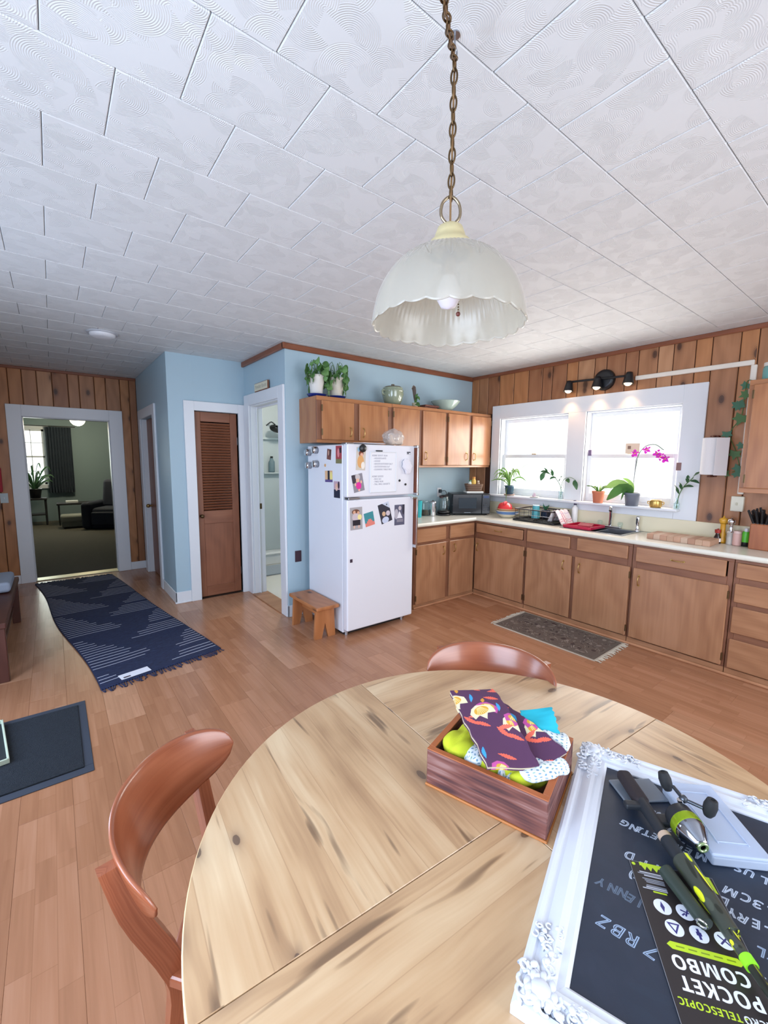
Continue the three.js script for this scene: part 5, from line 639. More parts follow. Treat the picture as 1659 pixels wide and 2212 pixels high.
// ---------------------------------------------------------------- on the wall cabinets
{
  const UY = 2.1905;
  const vinePlant = (label, pos, potc, seed, n, spread) => { const t = thing('pothos', label, 'plant', pos); part(t, 'saucer', lathe([[0.001, 0], [0.07, 0], [0.095, 0.03], [0.09, 0.03], [0.066, 0.006], [0.001, 0.006]], 28), std({ color: 0x1f2f78, roughness: 0.2 })); part(t, 'pot', at(lathe([[0.001, 0], [0.055, 0], [0.075, 0.17], [0.08, 0.17], [0.08, 0.2], [0.07, 0.2], [0.066, 0.17], [0.001, 0.17]], 28), 0, 0.007, 0), std({ color: potc, roughness: 0.5 }));
    const f = rng(seed); for (let i = 0; i < n; i++) { const a = f() * 6.283, L = lerp(0.06, spread, f()), top = 0.2 + lerp(0.0, 0.12, f()), dn = top - lerp(0.05, 0.24, f()), cx = Math.cos(a) * L, cz = Math.max(Math.sin(a) * L, -0.09); if (i < 10) part(t, 'stem', tube([[0, 0.18, 0], [cx * 0.5, top + 0.05, cz * 0.5], [cx * 0.95, top - 0.02, cz * 0.95], [cx, Math.max(dn, 0.05), cz]], 0.003, 14, 5), greenM);
      const y0 = lerp(Math.max(dn, 0.05), top, f()), r = 0.85 + 0.3 * f(); part(t, 'leaf', leafStrip([[cx * 0.9, y0 + 0.04, cz * 0.9], [cx * 1.05 * r, y0 + 0.03, cz * 1.05 * r + 0.012], [cx * 1.12 * r + 0.01 * (f() - 0.5), Math.max(y0 - 0.06, 0.012), cz * 1.1 * r + 0.015]], lerp(0.05, 0.075, f())), f() < 0.6 ? greenM : leafM(0x6d9b57)); } return t; };
  vinePlant('leafy pothos in a white pot at the left end of the wall cabinet', [2.05, UY, -3.72], 0xd9d6cf, 41, 34, 0.115);
  vinePlant('trailing pothos in a tall cream pot on a blue saucer', [2.27, UY, -3.72], 0xd3ccbc, 57, 30, 0.125);
  const cr = thing('stoneware_crock', 'glazed green stoneware crock with a lid on the wall cabinet', 'crock', [2.97, UY, -3.70]), gz = phys({ color: 0x8f9a83, roughness: 0.15, clearcoat: 0.6 }); part(cr, 'crock', lathe([[0.001, 0], [0.075, 0], [0.1, 0.05], [0.115, 0.11], [0.11, 0.14], [0.118, 0.145], [0.118, 0.158], [0.108, 0.162], [0.11, 0.185], [0.1, 0.19], [0.1, 0.16], [0.001, 0.155]], 36), gz); part(cr, 'lid', at(lathe([[0.098, 0], [0.09, 0.014], [0.03, 0.02], [0.014, 0.022], [0.02, 0.04], [0.001, 0.045]], 28), 0, 0.184, 0), std({ color: 0x7a6f5e, roughness: 0.3 })); for (const s of [-1, 1]) part(cr, 'handle', tube([[s * 0.108, 0.15, 0], [s * 0.135, 0.155, 0], [s * 0.135, 0.115, 0], [s * 0.112, 0.11, 0]], 0.011, 16, 8), gz);
  const sv = thing('small_vine', 'sparse little vine spilling over the cabinet edge', 'plant', [3.26, UY, -3.66]); part(sv, 'pot', lathe([[0.001, 0], [0.03, 0], [0.035, 0.05], [0.001, 0.05]], 20), std({ color: 0xb9b39a })); for (const [y, x, z] of [[0.05, -0.02, 0.04], [0.11, 0.0, 0.02], [0.0, -0.04, 0.11], [0.19, -0.05, 0.0], [0.08, 0.03, 0.03]]) part(sv, 'leaf', leafStrip([[0, 0.05, 0], [x * 0.6, y + 0.03, z * 0.6], [x * 1.2, y, z * 1.2]], 0.045), y > 0.15 ? leafM(0x5a4a40) : greenM);
  single('wooden_board', 'short stack of wooden boards behind the bowl on the wall cabinet', 'board', merge(at(rbox(0.2, 0.02, 0.16, 0.006), 0, 0.01, 0), at(rbox(0.22, 0.022, 0.16, 0.006), 0.02, 0.031, 0)), std({ map: oldT, color: 0xffe6cc, roughness: 0.6 }), [3.47, UY, -3.70]);
  const bw = thing('ceramic_bowl', 'wide sage green ceramic bowl on the wall cabinet', 'bowl', [3.78, UY, -3.70]); part(bw, 'bowl', lathe([[0.001, 0], [0.07, 0], [0.075, 0.008], [0.14, 0.07], [0.175, 0.115], [0.17, 0.118], [0.135, 0.075], [0.07, 0.014], [0.001, 0.012]], 40), phys({ color: 0xa9bdb2, roughness: 0.2, clearcoat: 0.5 }));
  const sg = thing('bathroom_sign', 'small wooden sign standing on the bathroom door casing', 'sign', [1.80, 2.3205, -4.45]); part(sg, 'board', chamfer(0.018, 0.085, 0.36, 0.002), std({ map: cabDarkT }), [0, 0.043, 0]); { const g = new THREE.PlaneGeometry(0.345, 0.075); part(sg, 'face', new THREE.BoxGeometry(0.345, 0.075, 0.002), std({ map: canvasTex(256, 56, (x) => { x.fillStyle = '#d8d4bc'; x.fillRect(0, 0, 256, 56); x.fillStyle = '#8f8c7c'; x.font = '34px serif'; x.textAlign = 'center'; x.fillText('Powder Room', 128, 39); }), roughness: 0.7 }), [-0.0102, 0.043, 0], [0, -Math.PI / 2, 0]); }
}
// ---------------------------------------------------------------- dining table
const TY = 0.76, TCX = 0.815, TCZ = -0.543, TR = 0.712, TROT = -0.075;
{
  const t = thing('dining_table', 'large round dining table with a light rustic oak top', 'table', [TCX, 0, TCZ], TROT);
  const quarter = (a0, a1, grain, ou, ov) => { const sh = new THREE.Shape(), g = 0.0009, ca = Math.cos((a0 + a1) / 2) * g * 1.414, sa = Math.sin((a0 + a1) / 2) * g * 1.414; sh.moveTo(ca, sa); const n = 40; for (let i = 0; i <= n; i++) { const a = lerp(a0, a1, i / n); sh.lineTo(Math.cos(a) * TR + ca, Math.sin(a) * TR + sa); } sh.closePath(); const e = new THREE.ExtrudeGeometry(sh, { depth: 0.026, bevelEnabled: true, bevelThickness: 0.0015, bevelSize: 0.001, bevelOffset: -0.001, bevelSegments: 1, curveSegments: 40 }); e.applyMatrix4(new THREE.Matrix4().makeRotationX(Math.PI / 2)); e.translate(0, TY - 0.0015, 0); return metreUV(clean(e), grain, ou, ov); };
  const H = Math.PI / 2; // shape y runs along +z here
  [[2 * H, 3 * H, 'z', 0.1, 0.22], [3 * H, 4 * H, 'x', 0.37, 0.45], [0, H, 'z', 0.6, 0.1], [H, 2 * H, 'x', 0.2, 0.73]].forEach(([a, b, g, u, v]) => part(t, 'top_panel', quarter(a, b, g, u, v), oakM));
  part(t, 'edge_band', lathe([[TR + 0.0015, TY - 0.0275], [TR + 0.003, TY - 0.026], [TR + 0.003, TY - 0.003], [TR + 0.0012, TY - 0.001], [TR, TY - 0.001], [TR, TY - 0.0275], [TR + 0.0015, TY - 0.0275]], 120), oakEdgeM);
  part(t, 'apron', lathe([[0.5, TY - 0.03], [0.5, TY - 0.1], [0.48, TY - 0.1], [0.48, TY - 0.03], [0.5, TY - 0.03]], 64), oakEdgeM);
  part(t, 'pedestal', lathe([[0.16, 0.02], [0.16, 0.06], [0.1, 0.1], [0.085, 0.4], [0.11, 0.62], [0.2, 0.68], [0.2, TY - 0.03]], 36), oakEdgeM);
  for (let i = 0; i < 4; i++) part(t, 'foot', at(chamfer(0.36, 0.05, 0.07, 0.012), 0.24, 0.027, 0).applyMatrix4(new THREE.Matrix4().makeRotationY(i * H + 0.78)), oakEdgeM);
}
// ---------------------------------------------------------------- two bentwood chairs
function makeChair(label, x, z, rot) {
  const c = thing('dining_chair', label, 'chair', [x, 0, z], rot, 'bentwood dining chairs'), cz = 0.025, Rr = 0.275, ph = 1.11, N = 48, K = 18, rings = [];
  // wrap-around back panel: an oval sheet bent round the sitter
  for (let i = 0; i <= N; i++) {
    const u = i / N * 2 - 1, s = Math.sign(u) * Math.pow(Math.abs(u), 0.94), p = s * ph, q = Math.pow(Math.max(0.0006, 1 - Math.pow(Math.abs(u), 2.6)), 0.5), hh = 0.088 * q, th = 0.0085 * Math.min(1, 0.35 + q), ym = 0.742 - 0.006 * (1 - u * u), ring = [];
    for (let k = 0; k < K; k++) { const a = k / K * 6.283, ca = Math.cos(a), sa = Math.sin(a), dy = hh * Math.sign(sa) * Math.pow(Math.abs(sa), 0.75), dr = th * Math.sign(ca) * Math.pow(Math.abs(ca), 0.6), lean = dy * 0.28, rad = Rr + dr + lean; ring.push(V(Math.sin(p) * rad, ym + dy, cz - Math.cos(p) * rad)); }
    rings.push(ring);
  }
  const bk = sweep(rings); part(c, 'backrest', bk, cherryM);
  const leg = (pts, w, d) => { const cv = new THREE.CatmullRomCurve3(pts.map((p) => V(...p))), rs = []; for (let i = 0; i <= 16; i++) { const t = i / 16, p = cv.getPoint(t), k = 0.65 + 0.55 * Math.sin(Math.PI * Math.min(1, t * 1.1 + 0.12)), a = Math.atan2(pts[0][0], -(pts[0][2] - cz)), ex = V(Math.cos(a), 0, Math.sin(a)), ez = V(Math.sin(a), 0, -Math.cos(a)); rs.push([[-1, -1], [1, -1], [1, 1], [-1, 1]].map(([u, v]) => p.clone().addScaledVector(ex, u * w * k / 2).addScaledVector(ez, v * d * k / 2))); } return toCreasedNormals(sweep(rs), 0.7); };
  const ang = 0.74;
  for (const s of [-1, 1]) {
    const sx = Math.sin(ang) * s, cz2 = -Math.cos(ang), P = (r, y) => [sx * r, y, cz + cz2 * r];
    part(c, 'leg', leg([P(0.312, 0.80), P(0.276, 0.67), P(0.212, 0.5), P(0.195, 0.42), P(0.235, 0.2), P(0.3, 0.0)], 0.03, 0.042), cherryM);
    part(c, 'leg', leg([[s * 0.165, 0.44, 0.19], [s * 0.18, 0.25, 0.2], [s * 0.2, 0.0, 0.225]], 0.032, 0.032), cherryM);
  }
  { const sh = new THREE.Shape(); sh.moveTo(-0.15, -0.12); sh.quadraticCurveTo(0, -0.16, 0.15, -0.12); sh.quadraticCurveTo(0.2, 0.05, 0.2, 0.22); sh.quadraticCurveTo(0, 0.29, -0.2, 0.22); sh.quadraticCurveTo(-0.2, 0.05, -0.15, -0.12); const g = new THREE.ExtrudeGeometry(sh, { depth: 0.016, bevelEnabled: true, bevelSize: 0.01, bevelThickness: 0.008, bevelSegments: 3, curveSegments: 16 }); g.applyMatrix4(new THREE.Matrix4().makeRotationX(Math.PI / 2)); part(c, 'seat', warp(g.translate(0, 0.468, 0), (v) => { if (v.y > 0.45) v.y -= 0.012 * Math.exp(-(v.x * v.x + v.z * v.z) * 30); }), cherryM); }
  part(c, 'seat_rail', merge(bb(-0.14, 0.14, 0.405, 0.445, -0.12, -0.098, 0.004, 'x'), bb(-0.165, 0.165, 0.405, 0.445, 0.175, 0.197, 0.004, 'x'), bb(-0.15, -0.13, 0.405, 0.445, -0.1, 0.18, 0.004, 'z'), bb(0.13, 0.15, 0.405, 0.445, -0.1, 0.18, 0.004, 'z')), cherryM);
  return c;
}
makeChair('cherry wood bentwood chair at the left side of the round table', 0.322, -0.978, 0.963);
makeChair('cherry wood bentwood chair on the kitchen side of the round table', 1.225, -0.95, -0.99);
// ---------------------------------------------------------------- napkin box
const BX = 0.719, BZ = -0.736, E1 = [0.302, 0.953], E2 = [0.953, -0.302];
const inBox = (a, b) => [BX + E1[0] * a + E2[0] * b, BZ + E1[1] * a + E2[1] * b];
const BROT = Math.atan2(-E1[1], E1[0]);   // local +x along the front of the box, local -z into its depth
{
  const [cx, cz] = inBox(0.15, 0.132), b = thing('wooden_box', 'open reclaimed wood box full of napkins on the table', 'box', [cx, TY + 0.0005, cz], BROT), L = 0.302, D = 0.264, h = 0.1, w = 0.016, m = std({ map: rep(oldT, 2.4, 2.4), roughness: 0.75, bumpMap: rep(oldT, 2.4, 2.4), bumpScale: 0.003 }), inner = std({ map: pineT, color: 0xf0b890, roughness: 0.5 });
  part(b, 'side_board', bb(-L / 2, L / 2, 0.006, h, D / 2 - w, D / 2, 0.002, 'x'), m); part(b, 'side_board', bb(-L / 2, L / 2, 0.006, h, -D / 2, -D / 2 + w, 0.002, 'x', 0.2, 0.3), m);
  part(b, 'end_board', bb(-L / 2, -L / 2 + w, 0.006, h, -D / 2 + w, D / 2 - w, 0.002, 'z', 0.1, 0.6), m); part(b, 'end_board', bb(L / 2 - w, L / 2, 0.006, h, -D / 2 + w, D / 2 - w, 0.002, 'z', 0.5, 0.1), m);
  part(b, 'top_edge', merge(bb(-L / 2, L / 2, h, h + 0.003, D / 2 - w, D / 2, 0.001, 'x'), bb(-L / 2, L / 2, h, h + 0.003, -D / 2, -D / 2 + w, 0.001, 'x'), bb(-L / 2, -L / 2 + w, h, h + 0.003, -D / 2 + w, D / 2 - w, 0.001, 'z'), bb(L / 2 - w, L / 2, h, h + 0.003, -D / 2 + w, D / 2 - w, 0.001, 'z')), inner);
  part(b, 'bottom_board', bb(-L / 2 - 0.003, L / 2 + 0.003, 0, 0.006, -D / 2 - 0.003, D / 2 + 0.003, 0.002, 'x'), std({ map: pineT, color: 0xffd894, roughness: 0.45 }));
}
// printed cloths
const floralT = canvasTex(512, 512, (x) => {
  x.fillStyle = '#573354'; x.fillRect(0, 0, 512, 512); const f = rng(77);
  const leaf = (cx, cy, L, W, a, c) => { x.save(); x.translate(cx, cy); x.rotate(a); x.fillStyle = c; x.beginPath(); x.moveTo(-L, 0); for (let i = 0; i < 7; i++) { x.lineTo(-L + (i + 0.5) * L * 2 / 7, -W * Math.sin((i + 0.6) / 7.4 * 3.14)); x.lineTo(-L + (i + 1) * L * 2 / 7, -W * 0.7 * Math.sin((i + 1) / 7.6 * 3.14)); } x.lineTo(L, 0); for (let i = 6; i >= 0; i--) { x.lineTo(-L + (i + 0.5) * L * 2 / 7, W * Math.sin((i + 0.6) / 7.4 * 3.14)); x.lineTo(-L + i * L * 2 / 7, W * 0.6 * Math.sin((i + 0.2) / 7.4 * 3.14)); } x.closePath(); x.fill(); x.restore(); };
  const flower = (cx, cy, r, a, c1, c2) => { x.save(); x.translate(cx, cy); x.rotate(a); x.fillStyle = c1; x.beginPath(); x.moveTo(-r, r * 0.2); for (const [px, py] of [[-0.9, -0.5], [-0.4, -0.3], [-0.1, -0.9], [0.3, -0.4], [0.95, -0.6], [1, 0.15], [0.55, 0.5], [0, 0.75], [-0.6, 0.6]]) x.lineTo(px * r, py * r); x.closePath(); x.fill(); x.fillStyle = c2; x.beginPath(); x.ellipse(0, 0.1 * r, r * 0.62, r * 0.42, 0, 0, 7); x.fill(); x.strokeStyle = '#f0dc9a'; x.lineWidth = 3; for (let i = -3; i <= 3; i++) { x.beginPath(); x.moveTo(i * r * 0.06, r * 0.45); x.lineTo(i * r * 0.17, -r * 0.25); x.stroke(); } x.restore(); };
  for (const [dx, dy] of [[0, 0], [256, 140], [60, 290], [330, 390], [-200, 140], [460, -40], [150, 215], [-110, 380], [380, 60], [200, 430]]) { flower(90 + dx, 100 + dy, 52, 0.3, '#e9e0b8', '#e0a83c'); flower(210 + dx, 40 + dy, 44, -0.4, '#c2529a', '#d2a93a'); leaf(30 + dx, 60 + dy, 34, 13, -0.9, '#ef6a55'); leaf(66 + dx, 36 + dy, 32, 12, -0.6, '#ef6a55'); leaf(150 + dx, 8 + dy, 34, 12, 0.1, '#f0705c'); leaf(165 + dx, 110 + dy, 26, 9, 1.4, '#3f9fd2'); leaf(250 + dx, 95 + dy, 34, 12, -0.3, '#ef6a55'); leaf(120 + dx, 160 + dy, 14, 10, 1.3, '#d89a34'); }
});
const dotT = canvasTex(256, 256, (x) => { x.fillStyle = '#dfe5ea'; x.fillRect(0, 0, 256, 256); const f = rng(12); for (let i = 0; i < 90; i++) { const a = (i % 10) * 26 + (Math.floor(i / 10) % 2) * 13, b = Math.floor(i / 10) * 29; x.fillStyle = i % 4 ? '#6f93ad' : '#8fb0a6'; x.save(); x.translate(a, b); x.rotate(f() * 3); x.beginPath(); x.ellipse(0, 0, 9, 5, 0, 0, 7); x.fill(); x.restore(); } });
function folded(name, label, mat, w, d, t, a, b, y, yaw, pitch, roll, seed) {        // a folded cloth: layered slab with soft edges
  const o = thing(name, label, 'napkin', [...[inBox(a, b)[0]], y, inBox(a, b)[1]]); o.rotation.set(pitch, BROT + yaw, roll, 'YXZ');
  const layer = (k, s) => { const g = new THREE.BoxGeometry(w * s, t / 3 * 0.9, d * s, 20, 2, 20); const uv = g.attributes.uv, p = g.attributes.position; for (let i = 0; i < p.count; i++) uv.setXY(i, p.getX(i) * 3.0 + 0.5, p.getZ(i) * 3.0 + 0.5); warp(g, (v) => { const u = v.x / w, q = v.z / d, e = Math.max(Math.abs(u), Math.abs(q)) * 2 / s; v.y *= e > 0.93 ? 0.6 : 1; v.y += (k - 1) * t / 3 + 0.006 * Math.sin(u * 4 + seed) * Math.cos(q * 5 + seed * 2) - 0.04 * q * q * 0.6; v.x += 0.002 * Math.sin(q * 30 + seed); }); return g; };
  part(o, 'layer', layer(0, 0.985), mat); part(o, 'layer', layer(1, 0.995), std({ color: 0xcfc0a4, roughness: 0.95 })); part(o, 'layer', layer(2, 1.0), mat); return o;
}
const floralM = std({ map: floralT, roughness: 0.92, bumpMap: rep(weaveBump, 4, 4), bumpScale: 0.0006 }); floralT.wrapS = floralT.wrapT = dotT.wrapS = dotT.wrapT = THREE.RepeatWrapping;
folded('floral_napkin', 'purple floral napkin lying underneath on the napkin pile', floralM, 0.125, 0.215, 0.012, 0.182, 0.145, 0.893, 1.15, 0.1, 0.12, 1.3);
folded('floral_napkin', 'purple floral napkin on top of the pile in the box', floralM, 0.132, 0.262, 0.016, 0.125, 0.112, 0.918, 0.785, 0.17, -0.05, 0.4);
function roll(name, label, mat, L, r, a, b, y, yaw, seed, flat = 0.8) {           // a loosely rolled cloth
  const [x, z] = inBox(a, b), o = thing(name, label, 'napkin', [x, y, z], BROT + yaw), n = 22, k = 28, rings = [];
  for (let i = 0; i <= n; i++) { const t = i / n * 2 - 1, q = Math.pow(Math.max(0.002, 1 - Math.pow(Math.abs(t), 4)), 0.5), ring = []; for (let j = 0; j < k; j++) { const p = j / k * 6.283, f = 1 + 0.4 * (vn(t * 2.5 + seed * 3 + 9, Math.cos(p) * 1.6 + Math.sin(p) + 6, 32, 32) - 0.5) - 0.2 * Math.exp(-Math.pow(Math.atan2(Math.sin(p - 0.9 + 0.7 * t), Math.cos(p - 0.9 + 0.7 * t)) / 0.16, 2)) - 0.26 * Math.exp(-Math.pow((Math.atan2(Math.sin(p - 1.9 - 0.5 * t), Math.cos(p - 1.9 - 0.5 * t))) / 0.22, 2)); ring.push(V(t * L / 2, Math.sin(p) * r * q * f * flat, Math.cos(p) * r * q * f)); } rings.push(ring); }
  const g = sweep(rings), uv = g.attributes.uv; for (let i = 0; i < uv.count; i++) uv.setXY(i, uv.getX(i) * r * 6.283 * 9, uv.getY(i) * L * 9); part(o, 'cloth', g, mat); return o;
}
const limeM = std({ color: 0xc3cc2c, roughness: 0.9, bumpMap: rep(weaveBump, 1, 1), bumpScale: 0.0008 }), dotM = std({ map: dotT, roughness: 0.92 }), tealM = std({ color: 0x1fa6b8, roughness: 0.85 });
roll('lime_napkin', 'lime green napkin at the left end of the box', limeM, 0.15, 0.042, 0.064, 0.1, 0.852, 1.35, 1);
roll('lime_napkin', 'lime green napkin peeking out under the middle of the top napkin', limeM, 0.14, 0.034, 0.158, 0.092, 0.842, 1.4, 2);
roll('lime_napkin', 'large lime green napkin at the right front of the box', limeM, 0.15, 0.042, 0.232, 0.098, 0.846, 1.1, 3);
roll('dotted_napkin', 'blue dotted white napkin between the two left lime napkins', dotM, 0.13, 0.028, 0.112, 0.086, 0.852, 1.5, 4);
roll('dotted_napkin', 'blue dotted napkin tucked at the middle front of the box', dotM, 0.12, 0.026, 0.196, 0.08, 0.844, 1.5, 5);
roll('dotted_napkin', 'blue dotted napkin hanging over the right front corner of the box', dotM, 0.13, 0.033, 0.268, 0.09, 0.87, 0.9, 6, 0.55);
roll('dotted_napkin', 'grey dotted napkin at the back right corner of the box', dotM, 0.12, 0.036, 0.245, 0.2, 0.875, 0.2, 7, 0.6);
folded('teal_napkin', 'bright teal napkin sticking up behind the purple napkins', tealM, 0.085, 0.075, 0.01, 0.222, 0.218, 0.905, 0.6, 0.5, 0.2, 2.2);
// ---------------------------------------------------------------- framed chalkboard on the table
const FT = [1.192, -0.567], FROT = -2.797, fl = (x, z) => [FT[0] + x * Math.cos(FROT) + z * Math.sin(FROT), FT[1] - x * Math.sin(FROT) + z * Math.cos(FROT)];
{
  const W = 0.735, D = 0.52, f = thing('chalkboard', 'black chalkboard in an ornate white frame lying on the table', 'chalkboard', [FT[0], TY + 0.0005, FT[1]], FROT), wm = std({ color: 0xd9dde6, roughness: 0.35 });
  const prof = [[0, 0], [0, 0.016], [0.006, 0.021], [0.013, 0.021], [0.017, 0.017], [0.022, 0.016], [0.03, 0.022], [0.042, 0.026], [0.05, 0.024], [0.055, 0.018], [0.06, 0.0175], [0.066, 0.0185], [0.072, 0.014], [0.074, 0.0], [0.074, 0.0]];
  const strip = (A, B, inA, inB) => { const ring = (p, d) => prof.map(([a, h]) => V(p[0] + d[0] * a, h, p[1] + d[1] * a)); return toCreasedNormals(sweep([ring(A, inA), ring(B, inB)]), 0.5); };
  const c = [[0, 0], [W, 0], [W, -D], [0, -D]], dg = [[1, -1], [-1, -1], [-1, 1], [1, 1]];
  for (let i = 0; i < 4; i++) part(f, 'frame_rail', strip(c[i], c[(i + 1) % 4], dg[i], dg[(i + 1) % 4]), wm);
  part(f, 'backing', bb(0.06, W - 0.06, 0.0, 0.008, -D + 0.06, -0.06, 0.001), blackMatteM);
  const bt = canvasTex(1024, 640, (x, w, h) => {
    x.fillStyle = '#212b3b'; x.fillRect(0, 0, w, h); const q = rng(5); for (let i = 0; i < 260; i++) { x.fillStyle = 'rgba(150,165,185,' + (0.006 + 0.012 * q()) + ')'; x.beginPath(); x.ellipse(q() * w, q() * h, 30 + 60 * q(), 10 + 20 * q(), q() * 3, 0, 7); x.fill(); }
    const hand = (s, X, Y, size, c, a = 0) => { x.save(); x.translate(X, Y); x.rotate(a); x.font = 'italic ' + size + 'px sans-serif'; x.rotate(Math.PI); x.textAlign = 'right'; x.strokeStyle = c; x.lineWidth = 2.6; let o = 0; for (const ch of [...s].reverse()) { x.save(); x.translate(o, (q() - 0.5) * 9); x.rotate((q() - 0.5) * 0.3); x.strokeText(ch, 0, 0); x.restore(); o -= size * (ch === ' ' ? 0.3 : /[.:)1I]/.test(ch) ? 0.36 : 0.68); } x.restore(); };
    const W1 = '#c3cede', W2 = '#9fb4cf', W3 = '#5f7084';
    hand('5 P.M', 175, 470, 46, W1, -1.5); hand('1', 235, 405, 44, W1, -1.5); hand('ME MEETING', 300, 560, 44, W1, -1.5);
    hand('DROP OFF D', 455, 540, 50, W1, -1.5); hand('32', 425, 380, 44, W3, -1.5); hand(':)', 530, 520, 48, W1, -1.5); hand('UG', 545, 440, 48, W2, -1.5); hand('WITH LILY JENNY', 625, 610, 44, W3, -1.5); hand('34. 7 RBZ', 760, 590, 56, W2, -1.5);
    hand('CALL US', 300, 210, 44, W1, -1.5); hand('0.3C M', 420, 250, 46, W1, -1.5); hand('GALLERY', 505, 250, 44, W1, -1.5); hand('APRIL', 600, 190, 44, W2, -1.5); hand('FRIDAY', 690, 200, 44, W1, -1.5);
  });
  // board surface; print runs with the long side of the frame
  const g = new THREE.BoxGeometry(W - 0.146, 0.003, D - 0.146); const bm = std({ color: 0x212b3b, roughness: 0.5 }); part(f, 'board', g, [bm, bm, std({ map: bt, roughness: 0.42 }), bm, bm, bm], [W / 2, 0.0097, -D / 2]);
  // plaster ornament on the corners
  const orn = (cx, cz, sx, sz, seed) => { const q = rng(seed), l = []; const arm = (dx, dz) => { for (let i = 0; i < 9; i++) { const a = 0.02 + i * 0.0155, tx = cx + sx * (dx ? a : 0.03 + 0.012 * Math.sin(i * 1.7)), tz = cz + sz * (dx ? 0.03 + 0.012 * Math.sin(i * 1.7) : a), s = 0.0095 - i * 0.0006; l.push(at(sph(s, 10).scale(1, 0.7, 0.75), tx, 0.024, tz, 0, q() * 3)); for (let j = 0; j < 4; j++) l.push(at(new THREE.TorusGeometry(s * 0.95, s * 0.34, 6, 12, 4.5), tx + (q() - 0.5) * 0.03, 0.024, tz + (q() - 0.5) * 0.03, Math.PI / 2 + (q() - 0.5) * 0.6, 0, q() * 6)); } }; arm(1, 0); arm(0, 1); l.push(at(sph(0.017, 14).scale(1, 0.6, 1), cx + sx * 0.036, 0.024, cz + sz * 0.036)); for (let j = 0; j < 8; j++) { const a = j * 0.785; l.push(at(sph(0.008, 8).scale(1.3, 0.7, 0.8), cx + sx * 0.036 + Math.cos(a) * 0.02, 0.024, cz + sz * 0.036 + Math.sin(a) * 0.02)); } return merge(l); };
  [[0, 0, 1, -1], [W, 0, -1, -1], [W, -D, -1, 1], [0, -D, 1, 1]].forEach(([a, b, s, u], i) => part(f, 'corner_ornament', orn(a, b, s, u, 60 + i), wm));
}
